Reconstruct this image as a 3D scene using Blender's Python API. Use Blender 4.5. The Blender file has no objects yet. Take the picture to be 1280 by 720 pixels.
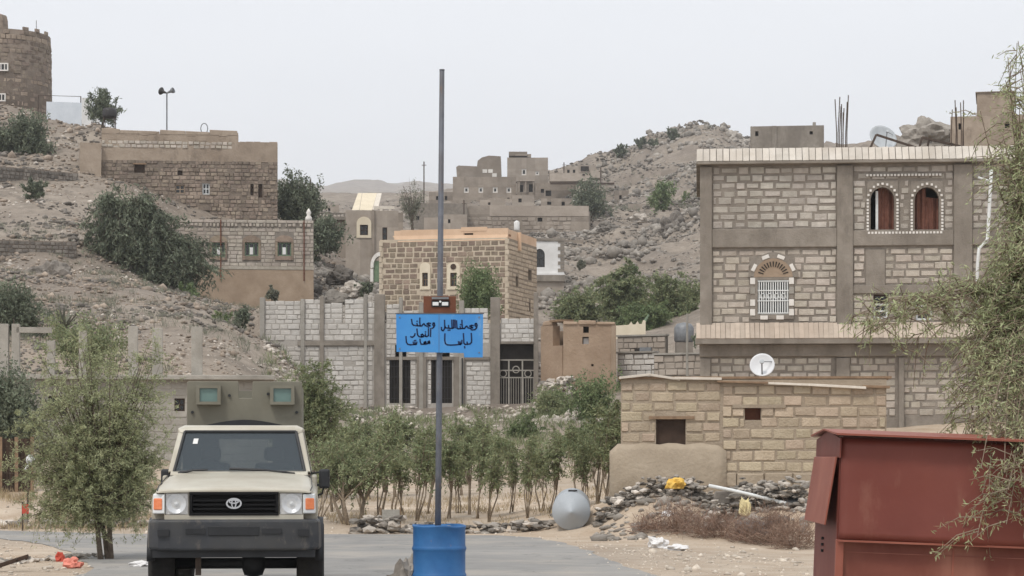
import bpy, bmesh, math, random
import numpy as np
from mathutils import Vector, Matrix, Euler, noise as mnoise

random.seed(7)
rng = np.random.default_rng(7)
R = math.radians
scene = bpy.context.scene
C = bpy.context.collection

# ------------------------------------------------------------------ camera
FPX, HZ, EYE = 2890.0, 568.0, 1.6          # focal length and horizon row in pixels of a 1280 px frame, eye height
cam_d = bpy.data.cameras.new('camera')
cam = bpy.data.objects.new('camera', cam_d)
C.objects.link(cam)
cam.location = (0, 0, EYE)
cam.rotation_euler = (R(90), 0, 0)
cam_d.sensor_width = 36
cam_d.lens = FPX / 1280 * 36
cam_d.shift_y = (HZ - 360) / 1280
cam_d.clip_start = 0.1
cam_d.clip_end = 20000
scene.camera = cam

# ------------------------------------------------------------------ sky, sun, exposure
SUN_EL, SUN_AZ = R(58), R(212)              # azimuth clockwise from +Y: behind the camera, a little to the left
world = bpy.data.worlds.new('World')
scene.world = world
world.use_nodes = True
wn, wl = world.node_tree.nodes, world.node_tree.links
wn.clear()
w_out = wn.new('ShaderNodeOutputWorld')
w_sky = wn.new('ShaderNodeTexSky')
w_sky.sky_type = 'NISHITA'
w_sky.sun_disc = False
w_sky.sun_elevation = SUN_EL
w_sky.sun_rotation = SUN_AZ
w_sky.dust_density = 4.0
w_b1 = wn.new('ShaderNodeBackground')
w_b1.inputs['Strength'].default_value = 0.07
wl.new(w_sky.outputs[0], w_b1.inputs['Color'])
# the even cloud sheet over it
w_tc = wn.new('ShaderNodeTexCoord')
w_map = wn.new('ShaderNodeMapping')
w_map.inputs['Scale'].default_value = (2.0, 2.0, 7.0)
wl.new(w_tc.outputs['Generated'], w_map.inputs['Vector'])
w_nz = wn.new('ShaderNodeTexNoise')
w_nz.inputs['Scale'].default_value = 1.3
w_nz.inputs['Detail'].default_value = 5
wl.new(w_map.outputs[0], w_nz.inputs['Vector'])
w_cr = wn.new('ShaderNodeValToRGB')
w_cr.color_ramp.elements[0].position = 0.3
w_cr.color_ramp.elements[0].color = (0.77, 0.795, 0.84, 1)
w_cr.color_ramp.elements[1].position = 0.75
w_cr.color_ramp.elements[1].color = (0.85, 0.87, 0.905, 1)
wl.new(w_nz.outputs['Fac'], w_cr.inputs['Fac'])
w_b2 = wn.new('ShaderNodeBackground')
w_b2.inputs['Strength'].default_value = 1.0
wl.new(w_cr.outputs[0], w_b2.inputs['Color'])
w_mix = wn.new('ShaderNodeMixShader')
w_mix.inputs[0].default_value = 0.9
wl.new(w_b1.outputs[0], w_mix.inputs[1])
wl.new(w_b2.outputs[0], w_mix.inputs[2])
wl.new(w_mix.outputs[0], w_out.inputs['Surface'])

sun_d = bpy.data.lights.new('sun', 'SUN')
sun_d.energy = 1.5
sun_d.angle = R(12)
sun_d.color = (1.0, 0.95, 0.88)
sun = bpy.data.objects.new('sun', sun_d)
C.objects.link(sun)
sdir = Vector((math.sin(SUN_AZ) * math.cos(SUN_EL), math.cos(SUN_AZ) * math.cos(SUN_EL), math.sin(SUN_EL)))
sun.rotation_euler = sdir.to_track_quat('Z', 'Y').to_euler()
sun.location = (0, 0, 60)

vs = scene.view_settings
vs.view_transform = 'Standard'
vs.look = 'None'
vs.exposure = 0.4
vs.gamma = 1.0
vs.use_curve_mapping = False
scene.render.engine = 'CYCLES'
scene.cycles.volume_bounces = 1
scene.cycles.max_bounces = 6
scene.cycles.diffuse_bounces = 3
scene.cycles.transparent_max_bounces = 8

# ------------------------------------------------------------------ helpers: pixels, materials, meshes
def W(px, py, d):
    return Vector(((px - 640) / FPX * d, d, EYE + (HZ - py) / FPX * d))

def ppm(d):
    return FPX / d

def lin(c):
    f = lambda v: (v / 255 / 12.92) if v / 255 <= 0.04045 else ((v / 255 + 0.055) / 1.055) ** 2.4
    return (f(c[0]), f(c[1]), f(c[2]), 1)

MATS = {}
def mat(name, c1, c2=None, scale=3.0, detail=6, isl=0.0, hue=0.0, bump=0.0, bscale=None, rough=0.9, metal=0.0,
        big=None, bigc=None, bigamt=0.5, spec=0.3, trans=0.0, streak=0.0, chip=None):
    """procedural material in world metres: two-colour noise, per-piece value shift, large stains, fine relief"""
    m = bpy.data.materials.new(name)
    m.use_nodes = True
    n, l = m.node_tree.nodes, m.node_tree.links
    b = n['Principled BSDF']
    b.inputs['Roughness'].default_value = rough
    b.inputs['Metallic'].default_value = metal
    b.inputs['Specular IOR Level'].default_value = spec
    geo = n.new('ShaderNodeNewGeometry')
    pos = geo.outputs['Position']
    if c2 is None:
        c2 = c1
    nz = n.new('ShaderNodeTexNoise')
    nz.inputs['Scale'].default_value = scale
    nz.inputs['Detail'].default_value = detail
    nz.inputs['Roughness'].default_value = 0.65
    l.new(pos, nz.inputs['Vector'])
    rp = n.new('ShaderNodeValToRGB')
    rp.color_ramp.elements[0].position = 0.33
    rp.color_ramp.elements[1].position = 0.67
    rp.color_ramp.elements[0].color = lin(c1)
    rp.color_ramp.elements[1].color = lin(c2)
    l.new(nz.outputs['Fac'], rp.inputs['Fac'])
    col = rp.outputs['Color']
    if big:
        n2 = n.new('ShaderNodeTexNoise')
        n2.inputs['Scale'].default_value = big
        n2.inputs['Detail'].default_value = 4
        if streak:
            mp = n.new('ShaderNodeMapping')
            mp.inputs['Scale'].default_value = (1, 1, streak)
            l.new(pos, mp.inputs['Vector'])
            l.new(mp.outputs[0], n2.inputs['Vector'])
        else:
            l.new(pos, n2.inputs['Vector'])
        r2 = n.new('ShaderNodeMapRange')
        r2.inputs['From Min'].default_value = 0.42
        r2.inputs['From Max'].default_value = 0.66
        r2.inputs['To Max'].default_value = bigamt
        l.new(n2.outputs['Fac'], r2.inputs['Value'])
        mx = n.new('ShaderNodeMixRGB')
        mx.inputs['Color2'].default_value = lin(bigc or c1)
        l.new(r2.outputs[0], mx.inputs['Fac'])
        l.new(col, mx.inputs['Color1'])
        col = mx.outputs[0]
    if chip:                                  # chips, rust spots or splashes: (colour, scale, low, high, amount, vertical stretch)
        cn = n.new('ShaderNodeTexNoise'); cn.inputs['Scale'].default_value = chip[1]; cn.inputs['Detail'].default_value = 8; cn.inputs['Roughness'].default_value = .7
        cm_ = n.new('ShaderNodeMapping'); cm_.inputs['Scale'].default_value = (1, 1, chip[5]); l.new(pos, cm_.inputs['Vector']); l.new(cm_.outputs[0], cn.inputs['Vector'])
        cr_ = n.new('ShaderNodeMapRange'); cr_.inputs['From Min'].default_value = chip[2]; cr_.inputs['From Max'].default_value = chip[3]; cr_.inputs['To Max'].default_value = chip[4]
        l.new(cn.outputs['Fac'], cr_.inputs['Value'])
        cx_ = n.new('ShaderNodeMixRGB'); cx_.inputs['Color2'].default_value = lin(chip[0]); l.new(cr_.outputs[0], cx_.inputs['Fac']); l.new(col, cx_.inputs['Color1'])
        col = cx_.outputs[0]
    if isl or hue:
        oi = n.new('ShaderNodeObjectInfo')
        ad = n.new('ShaderNodeMath'); ad.operation = 'ADD'
        l.new(oi.outputs['Random'], ad.inputs[0])
        l.new(geo.outputs['Random Per Island'], ad.inputs[1])
        fr = n.new('ShaderNodeMath'); fr.operation = 'FRACT'
        l.new(ad.outputs[0], fr.inputs[0])
        mr = n.new('ShaderNodeMapRange')
        mr.inputs['To Min'].default_value = 1 - isl
        mr.inputs['To Max'].default_value = 1 + isl
        l.new(fr.outputs[0], mr.inputs['Value'])
        hs = n.new('ShaderNodeHueSaturation')
        l.new(mr.outputs[0], hs.inputs['Value'])
        if hue:
            m7 = n.new('ShaderNodeMath'); m7.operation = 'MULTIPLY'; m7.inputs[1].default_value = 7.31
            l.new(fr.outputs[0], m7.inputs[0])
            f7 = n.new('ShaderNodeMath'); f7.operation = 'FRACT'
            l.new(m7.outputs[0], f7.inputs[0])
            mh = n.new('ShaderNodeMapRange')
            mh.inputs['To Min'].default_value = 0.5 - hue
            mh.inputs['To Max'].default_value = 0.5 + hue
            l.new(f7.outputs[0], mh.inputs['Value'])
            l.new(mh.outputs[0], hs.inputs['Hue'])
        l.new(col, hs.inputs['Color'])
        col = hs.outputs[0]
    l.new(col, b.inputs['Base Color'])
    if bump:
        nb = n.new('ShaderNodeTexNoise')
        nb.inputs['Scale'].default_value = bscale or scale * 4
        nb.inputs['Detail'].default_value = 5
        l.new(pos, nb.inputs['Vector'])
        bp = n.new('ShaderNodeBump')
        bp.inputs['Strength'].default_value = bump
        bp.inputs['Distance'].default_value = 0.05
        l.new(nb.outputs['Fac'], bp.inputs['Height'])
        l.new(bp.outputs[0], b.inputs['Normal'])
    if trans:
        tr = n.new('ShaderNodeBsdfTranslucent')
        l.new(col, tr.inputs['Color'])
        ms = n.new('ShaderNodeMixShader')
        ms.inputs[0].default_value = trans
        l.new(b.outputs[0], ms.inputs[1])
        l.new(tr.outputs[0], ms.inputs[2])
        l.new(ms.outputs[0], n['Material Output'].inputs['Surface'])
    MATS[name] = m
    return m

def glass(name, c, rough=0.05, alpha=0.5, tint=(0.75, 0.8, 0.8, 1)):
    m = bpy.data.materials.new(name)
    m.use_nodes = True
    n, l = m.node_tree.nodes, m.node_tree.links
    b = n['Principled BSDF']
    b.inputs['Base Color'].default_value = lin(c)
    b.inputs['Roughness'].default_value = rough
    b.inputs['Specular IOR Level'].default_value = 0.5
    t = n.new('ShaderNodeBsdfTransparent')
    t.inputs['Color'].default_value = tint
    ms = n.new('ShaderNodeMixShader')
    ms.inputs[0].default_value = alpha
    l.new(t.outputs[0], ms.inputs[1])
    l.new(b.outputs[0], ms.inputs[2])
    l.new(ms.outputs[0], n['Material Output'].inputs['Surface'])
    MATS[name] = m
    return m

class MB:
    """collects boxes, bars, tubes and prisms; build() links them as ONE mesh object"""
    def __init__(s):
        s.v, s.f = [], []
    def add(s, vs, fs):
        o = len(s.v)
        s.v += [tuple(p) for p in vs]
        s.f += [tuple(i + o for i in f) for f in fs]
        return s
    def box(s, x0, x1, y0, y1, z0, z1):
        return s.add([(x0, y0, z0), (x1, y0, z0), (x1, y1, z0), (x0, y1, z0), (x0, y0, z1), (x1, y0, z1), (x1, y1, z1), (x0, y1, z1)],
                     [(0, 3, 2, 1), (4, 5, 6, 7), (0, 1, 5, 4), (1, 2, 6, 5), (2, 3, 7, 6), (3, 0, 4, 7)])
    def hexa(s, pts):
        return s.add(pts, [(0, 3, 2, 1), (4, 5, 6, 7), (0, 1, 5, 4), (1, 2, 6, 5), (2, 3, 7, 6), (3, 0, 4, 7)])
    def prism(s, poly, a, b, axis='z'):
        """poly: list of 2-D points; extruded from a to b along the axis"""
        n = len(poly)
        def p(q, t):
            return {'z': (q[0], q[1], t), 'y': (q[0], t, q[1]), 'x': (t, q[0], q[1])}[axis]
        vs = [p(q, a) for q in poly] + [p(q, b) for q in poly]
        fs = [tuple(range(n))[::-1], tuple(range(n, 2 * n))]
        fs += [(i, (i + 1) % n, n + (i + 1) % n, n + i) for i in range(n)]
        return s.add(vs, fs)
    def loft(s, secs, cap=True):
        n = len(secs[0])
        vs = [p for sec in secs for p in sec]
        fs = []
        for k in range(len(secs) - 1):
            for i in range(n):
                j = (i + 1) % n
                fs.append((k * n + i, k * n + j, (k + 1) * n + j, (k + 1) * n + i))
        if cap:
            fs.append(tuple(range(n))[::-1])
            fs.append(tuple(range((len(secs) - 1) * n, len(secs) * n)))
        return s.add(vs, fs)
    def tube(s, pts, rad, n=6, cap=True):
        pts = [Vector(p) for p in pts]
        if not hasattr(rad, '__len__'):
            rad = [rad] * len(pts)
        secs = []
        u = None
        for i, p in enumerate(pts):
            t = (pts[min(i + 1, len(pts) - 1)] - pts[max(i - 1, 0)])
            if t.length < 1e-9:
                t = Vector((0, 0, 1))
            t.normalize()
            if u is None or abs(u.dot(t)) > 0.95:
                u = t.orthogonal()
            u = (u - t * u.dot(t)).normalized()
            w = t.cross(u)
            secs.append([p + (u * math.cos(2 * math.pi * k / n) + w * math.sin(2 * math.pi * k / n)) * rad[i] for k in range(n)])
        return s.loft(secs, cap)
    def lathe(s, prof, n=24, axis='z', c=(0, 0, 0), closed=False):
        """prof: (radius, height) list"""
        secs = []
        for r, h in prof:
            sec = []
            for k in range(n):
                a = 2 * math.pi * k / n
                x, y = r * math.cos(a), r * math.sin(a)
                p = {'z': (x, y, h), 'y': (x, h, y), 'x': (h, x, y)}[axis]
                sec.append((p[0] + c[0], p[1] + c[1], p[2] + c[2]))
            secs.append(sec)
        return s.loft(secs, not closed)
    def build(s, name, m, parent=None, smooth=False, bevel=0.0, seg=2, mtx=None):
        me = bpy.data.meshes.new(name)
        me.from_pydata(s.v, [], s.f)
        bm = bmesh.new(); bm.from_mesh(me)
        bmesh.ops.recalc_face_normals(bm, faces=bm.faces)
        bm.to_mesh(me); bm.free()
        return link(name, me, m, parent, smooth, bevel, seg, mtx)

def link(name, me, m, parent=None, smooth=False, bevel=0.0, seg=2, mtx=None):
    o = bpy.data.objects.new(name, me)
    C.objects.link(o)
    if m is not None and not len(me.materials):
        me.materials.append(MATS[m] if isinstance(m, str) else m)
    if parent is not None:
        o.parent = parent
    if mtx is not None:
        o.matrix_local = mtx
    if smooth:
        me.polygons.foreach_set('use_smooth', [True] * len(me.polygons))
    if bevel:
        md = o.modifiers.new('bevel', 'BEVEL')
        md.width = bevel; md.segments = seg; md.limit_method = 'ANGLE'; md.angle_limit = R(40)
        if smooth:
            md.harden_normals = False
    return o

def np_mesh(name, verts, faces, m, parent=None, smooth=False):
    """verts (N,3), faces (M,k) with one k"""
    me = bpy.data.meshes.new(name)
    verts = np.ascontiguousarray(verts, dtype=np.float32)
    faces = np.ascontiguousarray(faces, dtype=np.int32)
    k = faces.shape[1]
    me.vertices.add(len(verts)); me.vertices.foreach_set('co', verts.ravel())
    me.loops.add(faces.size); me.loops.foreach_set('vertex_index', faces.ravel())
    me.polygons.add(len(faces))
    me.polygons.foreach_set('loop_start', np.arange(0, faces.size, k, dtype=np.int32))
    me.polygons.foreach_set('loop_total', np.full(len(faces), k, dtype=np.int32))
    me.update(calc_edges=True)
    return link(name, me, m, parent, smooth)

def tag(o, label=None, cat=None, group=None, kind=None):
    if label: o['label'] = label
    if cat: o['category'] = cat
    if group: o['group'] = group
    if kind: o['kind'] = kind
    return o

def empty(name, loc, rz=0.0, label=None, cat=None, group=None):
    o = bpy.data.objects.new(name, None)
    C.objects.link(o)
    o.location = loc
    o.rotation_euler = (0, 0, rz)
    o.empty_display_size = 0.3
    return tag(o, label, cat, group)

def copy_tree(o, parent=None):
    c = o.copy(); C.objects.link(c)
    c.parent = parent
    for ch in list(o.children):
        copy_tree(ch, c)
    return c

ORD = ['first', 'second', 'third', 'fourth', 'fifth', 'sixth', 'seventh', 'eighth', 'ninth', 'tenth', 'eleventh', 'twelfth', 'thirteenth',
       'fourteenth', 'fifteenth', 'sixteenth', 'seventeenth', 'eighteenth', 'nineteenth', 'twentieth']

# ------------------------------------------------------------------ materials
mat('ground', (126, 115, 103), (152, 141, 128), scale=0.9, bump=0.5, bscale=9, big=0.09, bigc=(108, 98, 89), bigamt=0.75)
mat('asphalt', (126, 124, 121), (139, 137, 133), scale=1.6, bump=0.25, bscale=60, rough=0.85, big=0.25, bigc=(152, 149, 144), bigamt=0.6)
mat('gravel', (172, 160, 145), (206, 196, 182), scale=12, isl=0.25, rough=0.95)
mat('rock', (122, 116, 108), (156, 149, 140), scale=2.2, isl=0.32, bump=0.5, bscale=9, rough=0.95)
mat('rock_brown', (126, 113, 101), (160, 146, 131), scale=2.2, isl=0.32, bump=0.5, bscale=9, rough=0.95)
mat('rock_dark', (90, 85, 79), (130, 123, 115), scale=2.2, isl=0.3, bump=0.5, bscale=9, rough=0.95)
mat('rock_pale', (172, 162, 150), (198, 190, 180), scale=2.2, isl=0.25, bump=0.5, bscale=9, rough=0.95)
mat('mortar', (122, 114, 105), (146, 138, 128), scale=3, bump=0.4, bscale=25, big=0.5, bigc=(114, 106, 97), bigamt=0.5)
mat('concrete', (128, 120, 110), (150, 142, 132), scale=2, bump=0.3, bscale=20, big=0.7, bigc=(108, 100, 91), bigamt=0.6, streak=0.3, chip=((96, 89, 81), 1.1, .54, .68, .6, .25))
mat('concrete_pale', (148, 143, 134), (170, 165, 156), scale=2, bump=0.3, bscale=20, big=0.6, bigc=(126, 121, 113), bigamt=0.6, streak=0.3)
mat('block_grey', (168, 161, 151), (194, 187, 177), scale=5, isl=0.11, hue=0.012, bump=0.5, bscale=25, big=0.35, bigc=(140, 132, 123), bigamt=0.65)
mat('block_warm', (168, 159, 147), (192, 183, 171), scale=5, isl=0.12, hue=0.012, bump=0.5, bscale=25, big=0.35, bigc=(146, 134, 121), bigamt=0.65)
mat('block_tan', (172, 156, 134), (190, 174, 152), scale=5, isl=0.12, hue=0.012, bump=0.5, bscale=25, big=0.4, bigc=(148, 133, 114), bigamt=0.65)
mat('mortar_tan', (152, 138, 120), (168, 154, 136), scale=3, bump=0.4, bscale=25, big=0.5, bigc=(138, 124, 108), bigamt=0.5)
mat('block_white', (190, 186, 179), (208, 204, 198), scale=5, isl=0.1, bump=0.4, bscale=20, big=0.2, bigc=(168, 160, 150), bigamt=0.5)
mat('mortar_white', (158, 152, 144), (176, 170, 162), scale=3, bump=0.3, bscale=20)
mat('stone_dark', (122, 108, 94), (148, 132, 116), scale=3, isl=0.2, hue=0.015, bump=0.5, bscale=12)
mat('joint_pale', (180, 166, 146), (198, 184, 164), scale=3, bump=0.3, bscale=20)
mat('stone_stripe', (172, 154, 132), (190, 172, 150), scale=3, isl=0.12, bump=0.4, bscale=12)
mat('joint_brown', (132, 118, 102), (148, 134, 117), scale=3)
mat('plaster_orange', (206, 174, 144), (218, 188, 160), scale=1.5, bump=0.2, bscale=10, big=0.5, bigc=(190, 158, 130), bigamt=0.5)
mat('plaster_cream', (208, 196, 172), (220, 208, 186), scale=1.5, bump=0.2, bscale=10)
mat('plaster_brown', (150, 131, 111), (170, 151, 131), scale=1.2, bump=0.3, bscale=10, big=0.4, bigc=(131, 113, 96), bigamt=0.6)
mat('mud', (152, 130, 109), (170, 148, 127), scale=1.2, bump=0.5, bscale=8, big=0.5, bigc=(134, 114, 96), bigamt=0.6)
mat('old_stone', (120, 107, 95), (156, 141, 126), scale=2, isl=0.22, hue=0.01, bump=0.6, bscale=8, big=0.25, bigc=(98, 88, 79), bigamt=0.6)
mat('old_joint', (108, 97, 87), (128, 116, 104), scale=2, bump=0.5, bscale=8)
mat('old_plaster', (148, 133, 117), (168, 153, 137), scale=1.5, bump=0.4, bscale=8, big=0.3, bigc=(130, 115, 100), bigamt=0.6, chip=((112, 100, 88), 1.2, .54, .66, .6, .5))
mat('far_stone', (136, 125, 113), (160, 149, 137), scale=0.9, isl=0.15, bump=0.5, bscale=3, big=0.15, bigc=(120, 110, 99), bigamt=0.6)
mat('far_stone_pale', (152, 141, 129), (172, 161, 149), scale=0.9, isl=0.12, bump=0.5, bscale=3, big=0.15, bigc=(138, 127, 116), bigamt=0.6)
mat('white_paint', (214, 213, 210), (228, 227, 225), scale=2, rough=0.6, big=0.6, bigc=(196, 193, 188), bigamt=0.4)
mat('blue_white', (200, 206, 212), (212, 217, 222), scale=1.5, rough=0.6)
mat('white_stone', (205, 200, 192), (222, 218, 212), scale=4, isl=0.08)
mat('tile_white', (186, 179, 168), (203, 196, 186), scale=3, isl=0.1, bump=0.2, bscale=20, big=0.8, bigc=(176, 164, 150), bigamt=0.5)
mat('tile_pink', (172, 158, 143), (189, 175, 160), scale=3, isl=0.1, bump=0.2, bscale=20, big=0.8, bigc=(164, 147, 131), bigamt=0.5)
mat('plinth_tan', (158, 144, 125), (174, 160, 141), scale=2, bump=0.4, bscale=15, big=0.6, bigc=(142, 128, 111), bigamt=0.6)
mat('dark', (40, 36, 33), (52, 47, 43), scale=3)
mat('dark_brown', (62, 50, 42), (78, 62, 52), scale=4)
mat('curtain', (108, 70, 58), (130, 90, 76), scale=6, bump=0.4, bscale=14, rough=0.8)
mat('black_steel', (38, 36, 36), (52, 49, 48), scale=6, rough=0.55, spec=0.4)
mat('white_steel', (206, 208, 206), (224, 226, 224), scale=6, rough=0.5)
mat('grey_steel', (110, 112, 114), (134, 136, 138), scale=5, rough=0.5, metal=0.3)
mat('rebar', (70, 60, 54), (90, 76, 66), scale=9, rough=0.8)
mat('green_paint', (96, 116, 92), (116, 134, 108), scale=5, rough=0.6)
mat('wood', (120, 98, 78), (148, 124, 100), scale=6, rough=0.85)
mat('wood_pale', (198, 188, 174), (216, 208, 196), scale=6, isl=0.1, rough=0.85)
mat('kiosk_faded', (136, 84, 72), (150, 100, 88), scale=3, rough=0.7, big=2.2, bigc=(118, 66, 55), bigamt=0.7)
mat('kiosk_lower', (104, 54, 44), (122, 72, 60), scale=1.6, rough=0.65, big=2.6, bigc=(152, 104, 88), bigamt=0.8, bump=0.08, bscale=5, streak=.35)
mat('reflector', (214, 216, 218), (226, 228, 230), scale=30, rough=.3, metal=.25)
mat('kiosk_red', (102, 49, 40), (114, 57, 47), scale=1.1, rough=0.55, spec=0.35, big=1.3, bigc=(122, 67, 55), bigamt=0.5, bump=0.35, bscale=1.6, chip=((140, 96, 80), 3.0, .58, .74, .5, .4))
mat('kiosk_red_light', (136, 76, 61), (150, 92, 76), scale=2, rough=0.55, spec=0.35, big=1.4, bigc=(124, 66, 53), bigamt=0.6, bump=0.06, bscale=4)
mat('kiosk_edge', (196, 150, 136), (206, 164, 150), scale=4, rough=0.6)  # pale tone meant for the roof's lit upper edge, light put into the colour
mat('barrel_blue', (42, 94, 148), (54, 108, 160), scale=4, rough=0.5, spec=0.35, big=3.0, bigc=(38, 80, 126), bigamt=0.6, bump=0.15, bscale=5, chip=((120, 104, 92), 6.0, .62, .70, .8, .6))
mat('sign_blue', (68, 140, 204), (78, 150, 212), scale=2, rough=0.55, big=2.5, bigc=(58, 130, 200), bigamt=0.5, chip=((150, 176, 196), 5.0, .60, .72, .5, .4))
mat('ink', (20, 34, 70), (30, 46, 84), scale=9, rough=0.7)
mat('board_brown', (98, 60, 44), (116, 74, 56), scale=6, rough=0.8)
mat('lens_pale', (216, 219, 218), (224, 226, 226), rough=0.3)
mat('pole_grey', (92, 96, 104), (112, 114, 120), scale=7, rough=0.6, metal=0.2, big=2, bigc=(82, 76, 72), bigamt=0.6, chip=((118, 92, 74), 6.0, .58, .66, .7, .5))
mat('truck_tan', (180, 175, 160), (190, 185, 170), scale=2.5, rough=0.42, spec=0.4, big=1.6, bigc=(164, 155, 138), bigamt=0.65, chip=((150, 138, 118), 9.0, .58, .70, .45, .5))
mat('armour_olive', (112, 109, 97), (124, 121, 108), scale=2.5, rough=0.7, big=1.8, bigc=(102, 98, 86), bigamt=0.5)
mat('grille_black', (20, 20, 21), (26, 26, 27), scale=6, rough=0.7, spec=0.15)
mat('plastic_black', (36, 37, 39), (46, 47, 49), scale=6, rough=0.55, spec=0.35)
mat('bumper_grey', (44, 46, 50), (58, 60, 64), scale=3, rough=0.5, spec=0.4, big=2.5, bigc=(76, 74, 70), bigamt=0.5, chip=((120, 112, 100), 7.0, .56, .70, .5, .7))
mat('tyre', (34, 33, 32), (48, 46, 44), scale=5, rough=0.9, big=3, bigc=(70, 64, 57), bigamt=0.4)
mat('chrome', (200, 200, 202), rough=0.22, metal=0.9)
mat('orange_lens', (222, 122, 76), (232, 142, 98), scale=20, rough=0.25, spec=0.5)
mat('seat_cloth', (88, 84, 78), (104, 100, 92), scale=9)
mat('tank_steel', (158, 164, 169), (176, 181, 185), scale=3, rough=0.5, metal=0.0, big=1.5, bigc=(140, 144, 147), bigamt=0.6)
mat('dish_white', (206, 207, 208), (218, 219, 220), scale=3, rough=0.5)
mat('dish_grey', (168, 172, 174), (182, 186, 188), scale=3, rough=0.5)
mat('yellow_cloth', (208, 164, 70), (222, 184, 96), scale=9, rough=0.8, bump=0.3, bscale=20)
mat('cream_cloth', (206, 190, 140), (216, 202, 158), scale=9, rough=0.8)
mat('bag_white', (204, 202, 200), (222, 220, 218), scale=9, rough=0.6)
mat('pink_plastic', (206, 120, 104), (220, 140, 122), scale=6, rough=0.6)
mat('red_plastic', (176, 66, 50), (190, 84, 66), scale=6, rough=0.6)
mat('bark', (84, 74, 64), (112, 100, 88), scale=9, bump=0.6, bscale=30)
mat('bark_pale', (118, 104, 88), (142, 128, 110), scale=9, bump=0.5, bscale=30)
mat('twig_dry', (118, 94, 80), (150, 126, 110), scale=6, isl=0.2)
mat('leaf_olive', (140, 146, 110), (172, 176, 138), scale=1.5, isl=0.3, hue=0.02, rough=0.7, trans=0.3)
mat('leaf_light', (146, 153, 112), (180, 185, 145), scale=1.5, isl=0.3, hue=0.02, rough=0.7, trans=0.3)
mat('leaf_dark', (92, 99, 82), (122, 129, 108), scale=0.6, isl=0.35, hue=0.02, rough=0.75, trans=0.25)
mat('leaf_mid', (96, 112, 76), (126, 138, 98), scale=0.8, isl=0.32, hue=0.02, rough=0.75, trans=0.25)
mat('leaf_qat', (114, 123, 88), (146, 152, 116), scale=1.2, isl=0.32, hue=0.03, rough=0.7, trans=0.3)
mat('leaf_grey', (110, 112, 96), (132, 132, 116), scale=1.2, isl=0.3, rough=0.8, trans=0.2)
mat('grass_dry', (150, 132, 104), (176, 160, 130), scale=1.2, isl=0.3, rough=0.9, trans=0.2)
# the ground gets rubble speckle and dark scrub patches on top of its two earth tones
gm = MATS['ground']; gn, gl = gm.node_tree.nodes, gm.node_tree.links
gb = gn['Principled BSDF']
src = gb.inputs['Base Color'].links[0].from_socket
gpos = next(n_ for n_ in gn if n_.bl_idname == 'ShaderNodeNewGeometry').outputs['Position']
def speck(src, scale, lo, hi, colr, amt, kind='noise'):
    t = gn.new('ShaderNodeTexNoise'); t.inputs['Scale'].default_value = scale; t.inputs['Detail'].default_value = 7; t.inputs['Roughness'].default_value = .7
    gl.new(gpos, t.inputs['Vector'])
    r_ = gn.new('ShaderNodeMapRange'); r_.inputs['From Min'].default_value = lo; r_.inputs['From Max'].default_value = hi; r_.inputs['To Max'].default_value = amt
    gl.new(t.outputs['Fac'], r_.inputs['Value'])
    m_ = gn.new('ShaderNodeMixRGB'); m_.inputs['Color2'].default_value = lin(colr)
    gl.new(r_.outputs[0], m_.inputs['Fac']); gl.new(src, m_.inputs['Color1'])
    return m_.outputs[0]
src = speck(src, 0.35, .52, .66, (100, 92, 82), .7)
src = speck(src, 1.7, .56, .66, (92, 84, 76), .75)
src = speck(src, 2.6, .60, .68, (186, 176, 163), .6)
src = speck(src, 7.0, .58, .66, (120, 108, 96), .5)
gat = gn.new('ShaderNodeAttribute'); gat.attribute_name = 'sand'
gsn = gn.new('ShaderNodeTexNoise'); gsn.inputs['Scale'].default_value = 1.1; gsn.inputs['Detail'].default_value = 8; gl.new(gpos, gsn.inputs['Vector'])
gsr = gn.new('ShaderNodeValToRGB'); gsr.color_ramp.elements[0].position = .3; gsr.color_ramp.elements[1].position = .7
gsr.color_ramp.elements[0].color = lin((166, 146, 124)); gsr.color_ramp.elements[1].color = lin((192, 177, 158)); gl.new(gsn.outputs['Fac'], gsr.inputs['Fac'])
gmx = gn.new('ShaderNodeMixRGB'); gl.new(gat.outputs['Fac'], gmx.inputs['Fac']); gl.new(src, gmx.inputs['Color1']); gl.new(gsr.outputs[0], gmx.inputs['Color2'])
src = speck(gmx.outputs[0], 9.0, .57, .66, (128, 114, 100), .55)
src = speck(src, 14.0, .60, .67, (208, 198, 184), .5)
gl.new(src, gb.inputs['Base Color'])
glass('wind_glass', (78, 86, 92), 0.04, 0.55)
glass('armour_glass', (112, 138, 132), 0.08, 0.75)
glass('pane_dark', (50, 50, 49), 0.15, 0.75)
glass('lamp_glass', (240, 241, 242), 0.1, 0.12, (.98, .98, .98, 1))

am = MATS['asphalt']; an, al = am.node_tree.nodes, am.node_tree.links
ab = an['Principled BSDF']; asrc = ab.inputs['Base Color'].links[0].from_socket
apos = next(n_ for n_ in an if n_.bl_idname == 'ShaderNodeNewGeometry').outputs['Position']
vor = an.new('ShaderNodeTexVoronoi'); vor.feature = 'DISTANCE_TO_EDGE'; vor.inputs['Scale'].default_value = .55
wv = an.new('ShaderNodeTexNoise'); wv.inputs['Scale'].default_value = 1.2; wv.inputs['Detail'].default_value = 5; al.new(apos, wv.inputs['Vector'])
wm = an.new('ShaderNodeVectorMath'); wm.operation = 'ADD'; al.new(apos, wm.inputs[0]); al.new(wv.outputs['Color'], wm.inputs[1]); al.new(wm.outputs[0], vor.inputs['Vector'])
vr = an.new('ShaderNodeMapRange'); vr.inputs['From Min'].default_value = .012; vr.inputs['From Max'].default_value = .0; vr.inputs['To Max'].default_value = .6; al.new(vor.outputs['Distance'], vr.inputs['Value'])
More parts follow.
